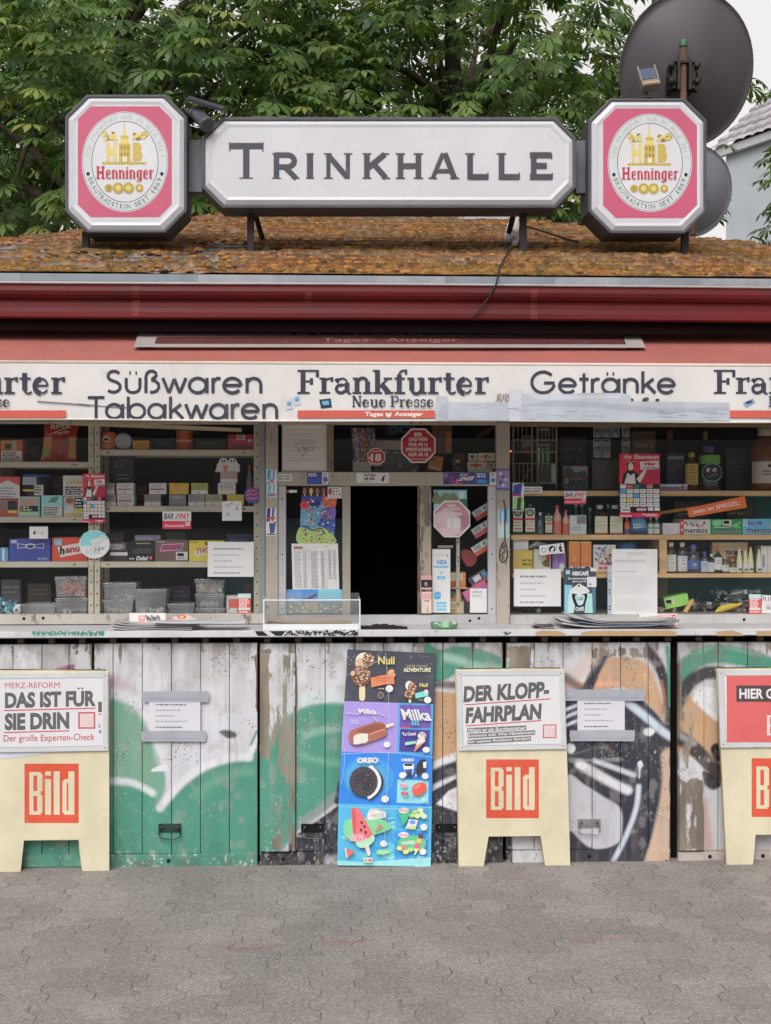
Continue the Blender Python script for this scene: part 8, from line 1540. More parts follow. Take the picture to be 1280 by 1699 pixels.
def folded(x0, y0, x1, y1, Y, label, dr):
 d = zpy(ZC + .03, Y, (x0 + x1) / 2); q = rq(x0, y0, x1, y1); a = Art(Pl(Y - .5 * 1.085, .5)); p = [a.pl(x, y) for x, y in q]; a.prism(p[::-1], Vector((0, .012, -.004)), C(214, 210, 210)); a.off = .0003; drawin(a, q, dr); return tag(a.build('folded_newspaper', 'paper'), label, 'newspaper')
folded(215, 1017, 275, 1034, .06, 'folded white newspaper with red and black print propped on the pile by the tubs', [R_(.26, .25, .44, .85, C(222, 130, 120)), R_(.30, .35, .40, .6, C(226, 190, 184))] + [('l', [(.46 + .05 * i, .2 + .1 * (i % 3)), (.50 + .05 * i, .75 - .08 * (i % 2))], 1.8, BK) for i in range(8)] + [W_(.5, .4, .86, .12, C(70, 70, 74), 3, .17)])
sheet('leaflet', 'crumpled leaflet with a red and yellow picture beside the folded newspaper', 'leaflet', [(278, 1026), (308, 1019), (326, 1027), (318, 1034), (280, 1033)], .10 - .4 * 1.08, C(206, 190, 184), [('e', .5, .3, .16, .22, C(206, 60, 50)), ('e', .5, .3, .07, .12, C(236, 200, 80)), R_(.0, .4, .2, .8, C(200, 110, 100))], k=.4)
folded(1060, 1018, 1124, 1042, .10, 'folded newspaper with a pink panel leaning on the right pile', [R_(.50, .05, .98, .95, C(220, 176, 178)), R_(.87, .1, .96, .9, C(190, 70, 80)), W_(.9, .2, .95, .1, WT, 4, .16), ('p', [(.1, .2), (.48, .3), (.48, .7), (.1, .65)], C(206, 204, 206)), T('jungen', .10, .25, .46, .62, BK, .06, .02, .06), ('e', .5, .68, .02, .05, C(190, 40, 40))])
m = MB(); n = 26; r = random.Random(2); vs = []; x0, x1 = PX(599, .04), PX(676, .04)
for j in range(7):
 for i in range(n): u = i / (n - 1); v = j / 6; vs.append((x0 + (x1 - x0) * u, -.005 + .13 * v, ZC + .003 + .016 * math.sin(PI * v) * (1 - .75 * abs(u - .4) ** 1.2) * math.sin(PI * min(max(u * 1.05, .06), .97)) + .003 * math.sin(u * 31 + v * 7)))
m.add(vs, [(j * n + i, j * n + i + 1, (j + 1) * n + i + 1, (j + 1) * n + i) for j in range(6) for i in range(n - 1)], C(40, 38, 42), True); tag(m.build('cloth', 'fabric'), 'crumpled black cloth lying on the counter in front of the hatch', 'cloth')
def tray():
 cx, cy = PX(738.5, .0), .0; m = MB(); x0, x1 = PX(716, .0), PX(761, .0); w = (x1 - x0) / 2; G = C(120, 176, 134); n = 32
 def ov(k, z): return [(cx + w * k * math.copysign(abs(math.cos(2 * PI * i / n)) ** .5, math.cos(2 * PI * i / n)), .045 + .075 * k * math.copysign(abs(math.sin(2 * PI * i / n)) ** .5, math.sin(2 * PI * i / n)), z) for i in range(n)]
 R = [ov(.93, ZC + .0006), ov(1.0, ZC + .022), ov(.95, ZC + .024), ov(.80, ZC + .014), ov(.30, ZC + .010)]
 vs = [p for r_ in R for p in r_]; m.add(vs, [(k * n + i, k * n + (i + 1) % n, (k + 1) * n + (i + 1) % n, (k + 1) * n + i) for k in range(4) for i in range(n)] + [tuple(range(n - 1, -1, -1)), tuple(range(4 * n, 5 * n))], G, True)
 o = m.build('coin_tray', 'greenglass'); tag(o, 'green glass coin tray on the counter right of the hatch', 'coin tray'); a = Art(Pl(-.0325)); a.rect(733, 1031, 745, 1041, C(160, 204, 164)); a.rect(720, 1033, 727, 1036, C(190, 214, 196)); a.rect(751, 1031, 757, 1036, C(180, 210, 190)); a.build('tray_label', 'print', o)
clearmat('greenglass', (.55, .86, .62, 1), .45, .06, .1)
tray()
# ------------------------------------------------------------------ goods of the right window
Y7 = .37; KB = 1.1
def wires():
 root = thing('wire_rack', (PX(887, .38), .45, PZ(812, .38, 887)), 'cream wire rack in the upper left corner of the right window', 'wire rack'); W = C(140, 126, 94); m = MB(); pl = Pl(.375)
 for x in (852, 883, 892, 923.5): m.tube([pl(x, 703), pl(x, 812)], .0046, W, 6)
 for y in (730, 750): m.tube([pl(852, y), pl(924, y)], .0040, W, 6)
 for y in (769, 802): m.tube([pl(848, y), pl(925, y)], .003, W, 6)
 m.build('frame', 'enamel', root); m = MB()
 for x in (860, 867, 874, 900, 906, 912, 918): m.tube([pl(x, 703) + Vector((0, .006, 0)), pl(x, 748) + Vector((0, .006, 0))], .0022, W, 5)
 for x in (855, 862, 869, 876): m.tube([pl(x, 770) + Vector((0, .006, 0)), pl(x, 812) + Vector((0, .006, 0))], .0022, W, 5)
 m.tube([pl(864, 802), pl(884, 772)], .0022, W, 5); m.build('wire', 'enamel', root)
 a = Art(Pl(.374)); a.slab(rq(883, 733, 892, 740), .002, C(70, 68, 66)); a.build('clip', 'steel', root)
wires()
a = Art(Pl(.385)); a.slab(rq(890, 712, 915, 800), .03, C(36, 36, 42))
for x, w, c in ((894, 3.2, C(190, 206, 190)), (901, 3.6, C(80, 190, 90)), (909, 3.4, C(80, 180, 84))): a.poly([(x - w * .8, 744), (x + w * .8, 743), (x + w * .4, 752), (x + w * .6, 760), (x, 772), (x + w * .1, 779), (x - w * .4, 770), (x - w * .3, 758), (x - w * .7, 750)], c)
a.rect(894, 711, 913, 714, C(150, 150, 160)); a.rect(894, 737, 913, 740, C(140, 140, 160)); tag(a.build('energy_pack', 'print'), 'black pack with three green claw marks hanging in the wire rack', 'drink pack')
carton('green_card', 'pale green card below the claw mark pack', 'card', 891, 769, 924, 803, None, C(166, 190, 172), [R_(.05, .05, .95, .95, C(170, 196, 178))], Y=.40, dep=.01)
carton('grey_wrap', 'dim grey and red wrapped item in the left of the wire rack', 'packet', 866, 722, 886, 748, None, C(110, 104, 110), [('p', [(0, .7), (.6, .2), (1, .1), (.5, .9)], C(140, 138, 146)), R_(.1, .75, .8, 1, C(110, 60, 60))], Y=.43, dep=.03)
m = MB()
for k, x in enumerate((985, 1000, 1015, 1032)):
 for j, (y0, y1) in enumerate(((703, 726), (728, 760))):
  if k == 2 and j: continue
  pl_ = Pl(.40 + .004 * (k % 2)); p = [pl_(a_, b_) for a_, b_ in ((x, y0), (x + 13.5, y0), (x + 13.5, y1), (x, y1))]; m.prism(p[::-1], (0, .004, 0), C(136, 138, 144)); c = pl_(x + 7, (y0 + y1) / 2 + 2); m.lathe([(0, -.012), (.010, -.010), (.015, 0)], tuple(c), C(120, 122, 126), 12, axis='Y')
  q = [pl_(a_, b_, .0006) for a_, b_ in ((x + 2, y0 + 1.5), (x + 11, y0 + 1.5), (x + 12, y0 + 4.5), (x + 1, y0 + 4.5))]; m.add(q, [(3, 2, 1, 0)], C(34, 34, 38)); q = [pl_(a_, b_, .0007) for a_, b_ in ((x + 4, y1 - 5), (x + 7, y1 - 3), (x + 10, y1 - 5), (x + 7, y1 - 1))]; m.add(q, [(3, 2, 1, 0)], C(206, 204, 196))
pbox(m, 983, 700, 1049, 703, .405, .01, C(90, 86, 84)); pbox(m, 983, 762, 1049, 812, .46, .01, C(86, 84, 82)); tag(m.build('blister_card', 'plastic'), 'hanging card of clear blister packs in the right window', 'blister card')
carton('display_box', 'dark teal display box with a picture top on the upper wooden shelf', 'display box', 934, 772, 976, 813, ZW[1], C(44, 70, 70), [R_(.03, .04, .97, .42, C(150, 148, 146)), ('p', [(.05, .1), (.3, .05), (.5, .3), (.9, .2), (.97, .42), (.03, .42)], C(70, 72, 70)), R_(.08, .5, .24, .72, C(130, 120, 112)), W_(.3, .5, .9, .07, C(190, 80, 60), 1), ('e', .16, .86, .03, .04, C(190, 70, 50)), ('e', .46, .86, .03, .04, C(190, 70, 50)), ('e', .7, .86, .03, .04, C(200, 90, 60))], Y=.40)
station_done = True
carton('gum_box', 'blue and white gum box lying under the liquor bottles', 'gum box', 1095, 803, 1141, 814, ZW[1], C(150, 176, 206), [R_(0, .1, 1, .35, C(206, 212, 222)), T('Airwaves', .02, .35, .70, .8, C(150, 50, 76), .04), ('e', .82, .5, .07, .3, C(196, 60, 60)), R_(0, .86, 1, 1, C(90, 110, 160))], Y=.36, dep=.06)
bottle('liqueur_bottle', 'amber bottle with yellow arched label on the top shelf of the right window', 'bottle', 1150.5, 11.5, 750, ZW[1], .40, 'flask', C(96, 66, 34), C(190, 160, 80), (.16, .70), None, labc=C(214, 186, 100), dr=[W_(.1, .12, .9, .06, C(120, 90, 50), 3, .14), W_(.1, .6, .9, .05, C(140, 110, 60), 2, .12), T('OLD', .2, .84, .8, .94, C(110, 80, 40), .03)])
b = bottle('liqueur_bottle', 'clear round bottle with a dark oval label and two white eyes', 'bottle', 1181.5, 18.5, 740, ZW[1], .41, 'flask', C(150, 156, 150), C(110, 100, 170), (.60, .80), None, mt='clearglass', labc=C(120, 180, 70))
a = Art(Pl(.405)); a.ell(1182, 784, 17, 15.5, C(96, 190, 190), 28); a.ell(1182, 784, 16, 14, C(34, 40, 44), 28);
for s in (-1, 1): a.ell(1182 + s * 5.2 - 1, 780, 3.4, 3.6, C(226, 226, 222), 14); a.ell(1182 + s * 4.8, 780.5, 1.5, 1.8, BK, 10)
a.line([(1174, 792), (1182, 789), (1192, 786)], 1.4, C(120, 150, 150), 4); a.build('oval_label', 'print', b)
bottle('liqueur_bottle', 'slim dark bottle with gold cap behind the eyed bottle', 'bottle', 1173.5, 10, 715, ZW[1], .50, 'wine', C(44, 36, 30), C(130, 110, 60), None, None); bottle('wine_bottle', 'dark bottle with red and cream neck behind the red poster', 'bottle', 1115, 13, 713, ZW[1], .50, 'wine', C(30, 34, 34), C(120, 36, 44), (.2, .5), None, labc=C(70, 60, 60))
bottle('liqueur_bottle', 'large brown spirit bottle with white label at the right edge', 'bottle', 1277, 24, 708, ZW[1], .40, 'flask', C(120, 66, 30), C(206, 190, 170), (.12, .46), None, labc=C(214, 206, 196), dr=[('e', .5, .2, .1, .07, BK), W_(.1, .42, .9, .06, C(90, 86, 84), 2, .14)])
carton('dim_box', 'dim blue box behind the slim bottle on the top shelf', 'box', 1107, 752, 1136, 802, None, C(56, 60, 84), [R_(.05, .1, .95, .2, C(150, 156, 160)), W_(.1, .4, .9, .05, C(120, 60, 60), 2, .1)], Y=.46)
carton('dark_box', 'wide dark box behind the brown bottle on the top shelf', 'box', 1206, 744, 1256, 813, ZW[1], C(44, 42, 50), [W_(.1, .3, .9, .04, C(70, 66, 70), 2, .1)], Y=.52, dep=.08)
# second shelf
KB = 1.55
st('white strip with dark lettering next to the can sticker in the right window', (869.5, 807.5, 900, 818.5), C(210, 210, 214), [T('MAN GOLDEN', .05, .14, .95, .42, C(90, 90, 94), .03), T('MAN CLASSICS', .05, .55, .9, .84, BK, .04)], Y=.3079)
KL = C(206, 200, 180); kl = [('e', .5, .2, .42, .16, C(60, 90, 66)), ('e', .5, .2, .28, .1, C(150, 170, 140)), R_(-.05, .42, 1.05, .52, C(196, 70, 60)), W_(.0, .6, .95, .05, C(150, 140, 120), 2, .12), R_(.1, .86, .9, .92, C(200, 90, 80))]
BG = 'small square green bottles with cream labels'
for xc, hw, yt, lb in ((859.5, 9, 836, 'green mini bottle with cream label at the left end of the second shelf'), (880, 9, 836, 'green mini bottle with cream label, second on the second shelf'), (911, 6.5, 851, 'smallest green mini bottle with cream label on the second shelf')): bottle('herb_liqueur', lb, 'mini bottle', xc, hw, yt, ZW[2], Y7, 'flask', C(44, 70, 54), C(70, 90, 80), (.10, .86), BG, labc=KL, sq=True, dr=kl)
bottle('clear_bottle', 'small empty looking clear bottle between the green mini bottles', 'mini bottle', 897.5, 6, 850, ZW[2], Y7, 'mini', C(150, 166, 166), C(170, 176, 178), None, mt='clearglass')
bottle('pink_liqueur', 'taller pink bottle with red top on the second shelf', 'mini bottle', 926, 7, 838, ZW[2], Y7, 'mini', C(206, 150, 140), C(206, 60, 76), (.05, .45), None, labc=C(222, 110, 96)); bottle('pink_liqueur', 'shorter pink bottle with red top on the second shelf', 'mini bottle', 940, 5.5, 846, ZW[2], Y7, 'mini', C(206, 156, 140), C(206, 70, 76), (.05, .45), None, labc=C(214, 96, 84))
carton('white_box', 'blue and white box with red script beside the pink bottles', 'box', 945.5, 855, 973, 887, ZW[2], C(176, 190, 214), [R_(.05, .04, .42, .46, C(206, 212, 220)), R_(.44, .04, .98, .44, C(120, 136, 150)), R_(.0, .5, 1, 1, C(186, 196, 220)), ('l', [(.55, .45), (.75, .30), (.95, .38)], 1.6, C(196, 50, 50), 3), W_(.1, .62, .9, .05, C(130, 140, 190), 2, .1)], Y=Y7)
ho = [W_(.12, .3, .88, .05, C(150, 136, 110), 2, .2), W_(.3, .66, .8, .05, C(160, 140, 110), 1), R_(.04, .92, .96, .98, C(206, 160, 110))]
for xc, lb in ((998, 'dark square bottle with house shaped cream label, left of two'), (1023, 'dark square bottle with house shaped cream label, right of two')):
 b = bottle('house_bottle', lb, 'mini bottle', xc, 12, 838, ZW[2], Y7, 'flask', C(40, 40, 40), C(170, 176, 180), (.04, .62), 'dark square bottles with house shaped labels', labc=C(214, 200, 172), sq=True, dr=ho)
bottle('orange_mini', 'tiny orange bottle beside the house label bottles', 'mini bottle', 1042, 5, 857, ZW[2], Y7, 'mini', C(206, 110, 70), C(190, 150, 110), (.05, .3), None, 'plastic', C(80, 90, 130))
carton('blue_pouch', 'blue and teal pouch pack below the larger red poster', 'pouch', 1047, 858, 1074, 887, ZW[2], C(60, 90, 140), [('e', .45, .2, .4, .16, C(110, 150, 206)), ('p', [(.1, .3), (.9, .25), (.95, .6), (.2, .7)], C(96, 150, 180)), W_(.15, .4, .85, .08, C(190, 206, 226), 2, .15), R_(.0, .8, 1, 1, C(40, 56, 80))], Y=Y7, dep=.05)
for xc, lb in ((1080.5, 'small grey green bottle with white label, left of a pair'), (1091, 'small grey green bottle with white label, right of a pair')): bottle('herb_mini', lb, 'mini bottle', xc, 5.2, 858, ZW[2], Y7, 'mini', C(120, 136, 110), C(190, 176, 140), (.05, .62), 'pair of small grey green bottles', labc=C(206, 210, 200), dr=[R_(-.4, .35, 1.4, .5, C(90, 150, 120))])
carton('pale_box', 'pale pastel box left of the mint sweets cartons', 'box', 1100.5, 868, 1128, 887, ZW[2], C(206, 204, 212), [('e', .22, .4, .16, .2, C(222, 170, 190)), W_(.1, .55, .6, .1, C(170, 150, 190), 2, .2), R_(.6, .1, .95, .9, C(206, 216, 214))], Y=Y7)
def mentos(x0, x1, y0, base, label, extra, dep=.14): carton('sweets_carton', label, 'sweets carton', x0, y0, x1, 887, ZW[2], base, extra + [T('mentos', .10, .58, .92, .92, C(222, 226, 234), .05, .0), T('mentos', .11, .59, .91, .91, C(28, 34, 84), .022, .0)], Y=.362, dep=dep, group='cartons of mint sweets')
mentos(1128.5, 1179, 862, C(206, 204, 206), 'white and red carton of fruit sweets lettered mentos', [R_(0, 0, .12, 1, C(206, 56, 66)), ('e', .06, .25, .03, .09, WT), ('e', .06, .7, .03, .09, WT), R_(.88, 0, 1, 1, C(222, 206, 170))] + [('e', .18 + .062 * i, .22 + .3 * ((i * 7) % 5) / 5, .045, .10, C(*c)) for i, c in enumerate(((206, 70, 80), (120, 150, 130), (222, 222, 226), (90, 110, 120), (206, 90, 90), (216, 200, 200), (70, 120, 110), (206, 80, 90), (190, 190, 200), (206, 110, 100), (110, 90, 110)))])
mentos(1180, 1231.5, 861.5, C(44, 140, 72), 'green carton of mint sweets lettered mentos', [('p', [(.05, .1), (.35, .05), (.3, .4), (.1, .45)], C(120, 190, 140), 4), R_(.38, .04, .66, .40, C(206, 214, 206)), W_(.41, .10, .63, .24, BK, 1), ('l', [(.1, .55), (.6, .5), (.95, .2)], 1.2, C(190, 226, 200), 3), ('e', .84, .5, .1, .12, C(90, 180, 110))])
mentos(1232.5, 1290, 861, C(96, 164, 206), 'light blue carton of mint sweets lettered mentos at the right edge', [R_(.15, .18, .55, .36, C(60, 76, 150)), W_(.2, .24, .5, .06, WT, 1), R_(0, 0, .15, .5, C(140, 190, 220)), ('l', [(.75, .5), (.85, .42)], 2, C(226, 150, 150)), R_(.8, .0, 1, .4, C(130, 186, 216))])
sheet('headline_strip', 'orange headline strip stuck slanting on the right window, lettered Jetzt im SPIEGEL', 'sticker', [(1140, 844), (1236, 822.5), (1239.5, 842), (1144, 858.5)], .3080, C(222, 98, 48), [T('Jetzt im SPIEGEL:', .08, .28, .90, .78, C(230, 214, 204), .012)])
m = Art(Pl(.50)); m.slab([(1093, 849), (1160, 839), (1160, 844), (1093, 854)], .02, C(190, 140, 60)); tag(m.build('yellow_stick', 'wood'), 'yellow stick leaning behind the orange strip', 'stick')
# third shelf
carton('white_box', 'small white box on top of the yellow tin', 'box', 852.5, 896, 877, 912, PZ(912.2, Y7, 866), C(216, 212, 206), [W_(.1, .7, .9, .1, C(180, 176, 170), 1)], Y=Y7, dep=.06); carton('yellow_tin', 'yellow tin with black writing at the left end of the third shelf', 'tin', 852, 912.6, 884, 951, ZW[3], C(212, 172, 66), [R_(0, 0, .28, 1, C(196, 164, 110)), T('BUTTER', .48, .40, .97, .50, BK, .03), T('BIEGELS', .48, .56, .97, .66, BK, .03)], Y=Y7, dep=.1)
carton('cream_packet', 'cream packet with a bird picture behind the pictogram sticker', 'packet', 886, 911, 914, 951, ZW[3], C(206, 198, 182), [('p', [(.45, .55), (.7, .45), (.95, .3), (.95, .75), (.6, .72)], C(120, 90, 60)), ('p', [(.7, .3), (.95, .2), (.95, .5), (.8, .5)], C(190, 60, 60)), W_(.1, .84, .9, .06, BK, 1)], Y=Y7, dep=.05)
carton('purple_bag', 'purple snack bag right of the cream packet', 'snack bag', 917, 917, 939, 951, ZW[3], C(136, 110, 170), [('e', .7, .7, .2, .2, C(206, 200, 206)), R_(.1, .05, .4, .9, C(150, 124, 184))], Y=Y7, dep=.05)
sheet('pictogram_sticker', 'white strip sticker with three black pictograms stuck slanting', 'sticker', [(895, 905.5), (935.5, 900.5), (937.5, 917.5), (896.5, 921)], .3079, C(220, 219, 221), [('e', .17, .52, .10, .26, BK), ('e', .17, .52, .075, .19, C(220, 219, 221)), ('l', [(.34, .05), (.35, .95)], .5, BK), ('l', [(.69, .05), (.69, .95)], .5, BK), ('e', .51, .5, .14, .36, BK), ('p', [(.44, .6), (.5, .4), (.57, .3), (.6, .5), (.54, .62), (.56, .8), (.46, .8)], C(220, 219, 221)), T('t', .77, .18, .92, .86, BK, .06), ('e', .86, .16, .03, .08, BK)])
m = MB(); m.tube([Pl(.345)(x, y) for x, y in ((877, 908), (886, 905), (892, 902), (900, 904), (906, 902))], [.006, .012, .016, .01, .004], C(150, 146, 156), 10); tag(m.build('plastic_wrap', 'tub'), 'twisted clear plastic wrap beside the pictogram sticker', 'plastic wrap')
for x0, x1, lb in ((944.5, 962.5, 'orange upright box, left of two on the third shelf'), (963.8, 981.5, 'orange upright box, right of two on the third shelf')): carton('orange_box', lb, 'box', x0, 898, x1, 951, ZW[3], C(226, 122, 58), [R_(.0, .0, 1, .06, C(236, 160, 100)), ('l', [(.5, .5), (.5, .64)], 1, C(240, 190, 150)), R_(.06, .78, .96, .86, C(222, 214, 206)), W_(.4, .79, .9, .05, BK, 1), W_(.12, .66, .88, .03, C(200, 96, 44), 2, .05)], Y=Y7, dep=.07, group='two orange upright boxes')
r = random.Random(21); carton('comic', 'colourful comic magazine right of the orange boxes', 'magazine', 985, 904, 1022, 951, ZW[3], C(206, 204, 210), [('p', [(x, y), (x + r.uniform(.05, .2), y + r.uniform(-.08, .08)), (x + r.uniform(.05, .16), y + r.uniform(.05, .14))], C(*r.choice([(206, 60, 60), (40, 40, 50), (70, 150, 180), (230, 200, 90), (60, 90, 160), (220, 130, 150), (40, 120, 80)]))) for x, y in [(r.uniform(0, .84), r.uniform(.04, .6)) for _ in range(60)]] + [W_(.25, .62, .95, .10, C(196, 60, 70), 2, .15), R_(.1, .92, .95, .98, C(214, 150, 70))], Y=Y7, dep=.02)
bottle('blue_can', 'blue lidded tub behind the white clear sleeve', 'tub', 1044, 15, 901, ZW[3], .42, 'tin', C(70, 130, 190), C(60, 120, 186), None, None, 'plastic')
sheet('printed_letter', 'white printed letter in a punched clear sleeve on the right window', 'letter', (1015.5, 911, 1091, 1019), .3085, C(214, 214, 218), [W_(.35, .05, .85, .008, C(150, 150, 154), 3, .018)] + [W_(.06, .17, .95, .010, C(140, 140, 144), 2, .024), W_(.06, .34, .7, .010, C(140, 140, 144), 1), W_(.06, .42, .95, .007, C(170, 170, 174), 12, .024), W_(.06, .76, .95, .007, C(170, 170, 174), 9, .022)])
a = Art(Pl(.3079)); a.slab(rq(1008.5, 938, 1015.2, 1019), .0004, C(150, 164, 176))
for y in (964, 979, 984.5, 1006, 1011): a.ell(1012, y, 1.5, 1.5, C(30, 36, 44), 10)
a.ell(1012, 951, 1.4, 1.2, C(190, 60, 60), 8); tag(a.build('punched_strip', 'paper'), 'punched edge strip of the clear sleeve left of the printed letter', 'strip')
def coffee():
 a = Art(Pl(.3088)); x0, x1, y0, y1 = 935.5, 989, 942.5, 1018; a.slab(rq(x0, y0, x1, y1), .0006, C(62, 70, 82)); a.poly([(937, 970), (950, 971), (944, 1017), (937, 1017)], C(120, 176, 196)); a.poly([(944, 985), (952, 980), (955, 1002), (952, 1017), (942, 1017)], C(170, 204, 214)); a.poly([(975, 984), (984, 985), (986, 1017), (970, 1017), (972, 1000)], C(150, 196, 210)); a.poly([(989, 972), (982, 970), (984, 1017), (989, 1017)], C(70, 104, 120)); a.poly([(950, 984), (974, 984), (971, 1002), (967, 1006), (957, 1006), (953, 1002)], C(30, 34, 42), 3); a.poly([(955, 988), (970, 988), (968, 1001), (964, 1004), (959, 1003)], C(170, 206, 218), 3); a.text('Café', 957, 990, 968, 996, C(40, 110, 140), .02)
 a.poly([(945, 981), (948, 977), (961, 968), (974, 975), (979, 980), (976, 984), (962, 987), (948, 984)], C(222, 221, 218)); a.ell(961, 972, 2, 1.6, C(40, 40, 44), 10)
 a.text('NESCAFÉ', 950, 946.5, 977, 955, C(230, 230, 232), .06); a.text('Der macht die kleinen', 943, 958, 975, 961.5, C(226, 226, 228), .03); a.text('ganz groß', 950, 963, 973, 966.5, C(226, 226, 228), .03); a.text('CAFÉ', 955, 1006, 969, 1013.5, C(232, 232, 234), .05)
 a.rect(974.5, 957, 990, 974, C(206, 214, 220)); a.rect(977, 968, 982, 971, C(70, 150, 200)); a.rect(980, 942, 990, 948, C(206, 208, 212)); a.rect(939, 946, 946, 953, C(140, 180, 190)); tag(a.build('coffee_poster', 'print'), 'dark coffee poster with a cup under a white cloth in the right window', 'poster')
coffee()
lb1 = [W_(.1, .1, .9, .05, C(110, 108, 106), 2, .16), ('e', .5, .5, .3, .12, C(176, 168, 160)), W_(.1, .76, .9, .05, C(130, 126, 120), 2, .1)]
SM = [(1116, 8.6, 900, 'flask', C(60, 52, 46), C(206, 184, 150), (.06, .60), C(206, 202, 192), 'glossy', 'dark spirit flask with white label beside the shelf divider'), (1134.5, 8.6, 900, 'flask', C(120, 140, 134), C(206, 190, 140), (.06, .56), C(206, 208, 206), 'clearglass', 'clear green spirit flask with white label, second from the divider'), (1153.5, 11, 904, 'mini', C(150, 160, 176), C(80, 90, 160), (.14, .46), C(80, 100, 170), 'clearglass', 'wide clear bottle with blue cap and blue oval label'), (1171, 7, 915, 'mini', C(150, 160, 180), C(70, 76, 150), (.05, .55), C(170, 180, 206), 'clearglass', 'narrow clear bottle with violet cap'), (1182, 5.2, 919, 'mini', C(50, 44, 46), C(214, 206, 196), (.06, .55), C(190, 196, 206), 'glossy', 'tiny dark bottle with white cap'), (1193.5, 7, 908, 'wine', C(34, 60, 44), C(196, 90, 60), (.12, .60), C(214, 208, 206), 'glossy', 'small dark green bottle with orange red cap and white label'), (1205.5, 6, 924, 'mini', C(120, 150, 136), C(150, 160, 164), (.1, .5), C(190, 210, 206), 'clearglass', 'tiny clear bottle with a green label'), (1218, 6.6, 928, 'mini', C(130, 120, 106), C(150, 140, 130), (.05, .4), C(206, 190, 170), 'clearglass', 'small clear jar shaped bottle with cream label')]
for xc, hw, yt, kd, g, cp, lab, lc, mt_, lb in SM: bottle('spirit_miniature', lb, 'mini bottle', xc, hw, yt, ZW[3], .375, kd, g, cp, lab, 'row of spirit miniatures', mt=mt_, labc=lc, dr=lb1 if hw > 7.5 else [W_(.1, .2, .9, .08, C(130, 126, 126), 2, .2)])
for i, (xc, hw, yt, y_, lb) in enumerate(((1228.5, 5, 909, .38, 'cream cone shaped bottle, leftmost of four'), (1238.5, 4.6, 912, .385, 'cream cone shaped bottle, second of four'), (1247.5, 5, 908, .38, 'cream cone shaped bottle with a little yellow tip, third of four'), (1261, 5, 911, .38, 'cream cone shaped bottle, standing apart as the rightmost of four'))):
 bottle('cone_bottle', lb, 'mini bottle', xc, hw, yt, ZW[3], y_, 'cone', C(214, 200, 162), C(206, 176, 110), (.10, .36), 'cream cone shaped bottles', 'plastic', C(190, 206, 206), dr=[R_(.0, .7, 1, .95, C(60, 70, 70))])
carton('beige_bag', 'beige snack bag with dark blue letters behind the miniatures', 'snack bag', 1182, 900, 1241, 951, ZW[3], C(196, 172, 136), [R_(0, 0, 1, .1, C(206, 190, 160)), T('TÜC', .36, .26, .60, .42, C(40, 48, 110), .08), T('BITS', .62, .28, .86, .44, C(40, 48, 110), .08), ('p', [(.3, .5), (.9, .5), (.95, .95), (.4, .95)], C(140, 96, 56), 3)], Y=.46, dep=.04); carton('white_box', 'white box with blue strip at the right end of the third shelf', 'box', 1263, 906, 1300, 951, ZW[3], C(206, 206, 216), [('l', [(.28, 0), (.28, 1)], .8, C(150, 150, 160)), R_(.08, .35, .16, .8, C(110, 130, 180))], Y=.42)
# bottom of the right window
carton('green_box', 'lime green box lying tilted at the bottom of the right window', 'box', 1103, 988, 1143, 1007, None, C(140, 196, 92), [R_(.04, .12, .40, .7, C(176, 206, 150)), W_(.08, .2, .36, .3, BK, 1), W_(.08, .6, .36, .06, BK, 1)], Y=.40, dep=.09, rot=-12, side=C(96, 160, 60))
m = MB(); m.tube([Pl(.38)(x, y) for x, y in ((1137, 1016), (1143, 1006), (1148, 998), (1151, 994))], [.012, .010, .012, .006], C(196, 160, 90), 8); tag(m.build('wooden_stick', 'wood'), 'short knobbly wooden stick beside the lime green box', 'stick')
m = MB(); m.tube([Pl(.39)(x, y) for x, y in ((1187, 1015), (1196, 1011), (1212, 1006), (1224, 1004), (1232, 1001))], [.004, .017, .016, .010, .005], C(222, 170, 50), 12); tag(m.build('yellow_tube', 'plastic'), 'yellow tube lying at the bottom of the right window', 'tube')
r = random.Random(31)
def clut(name, label, cx, cy, w, h, n, cols, mt='plastic'):
 m = MB(); p0 = Pl(.46)(cx, cy)
 for i in range(n): q = p0 + Vector((r.uniform(-w, w), r.uniform(-.05, .08), r.uniform(0, h))); q.z = max(q.z, ZD + .012); m.obox(Matrix.Translation(q) @ Matrix.Rotation(r.uniform(-.5, .5), 4, 'Y') @ Matrix.Rotation(r.uniform(0, 6), 4, 'Z'), r.uniform(.02, .06), .012, r.uniform(.006, .02), C(*r.choice(cols)))
 tag(m.build(name, mt), label, 'oddments')
clut('lighter_heap', 'heap of small oddments behind the yellow tube', 1195, 1013, .13, .035, 60, [(110, 106, 112), (60, 60, 68), (150, 120, 110), (190, 186, 190), (70, 60, 90), (140, 60, 60)])
clut('oddment_heap', 'heap of small dark oddments under the lime green box', 1115, 1014, .09, .02, 26, [(90, 84, 76), (60, 64, 60), (150, 130, 100), (110, 60, 56)])
clut('bag_heap', 'crumpled grey bags behind the yellow tube at the right', 1222, 1000, .10, .06, 40, [(130, 140, 146), (96, 106, 112), (160, 166, 170), (80, 90, 100)])
m = MB(); m.tube([Pl(.42)(x, y) for x, y in ((1150, 1016), (1157, 992), (1168, 1010), (1172, 1016))], .0022, C(150, 150, 140), 5); m.tube([Pl(.43)(x, y) for x, y in ((1157, 1010), (1230, 996))], .003, C(110, 104, 104), 5); tag(m.build('wire_stand', 'steel'), 'thin bent wire stand beside the wooden stick', 'wire stand')
p = Pl(.36)(894, 1013); m = MB(); m.lathe([(0, -.004), (.011, -.003), (.0125, .004), (.012, .03), (0, .03)], (p.x, p.y, ZD + .0131), C(160, 176, 150), 16, axis='Y'); tag(m.build('bottle_cap', 'plastic'), 'pale green round cap below the opening hours notice', 'cap')
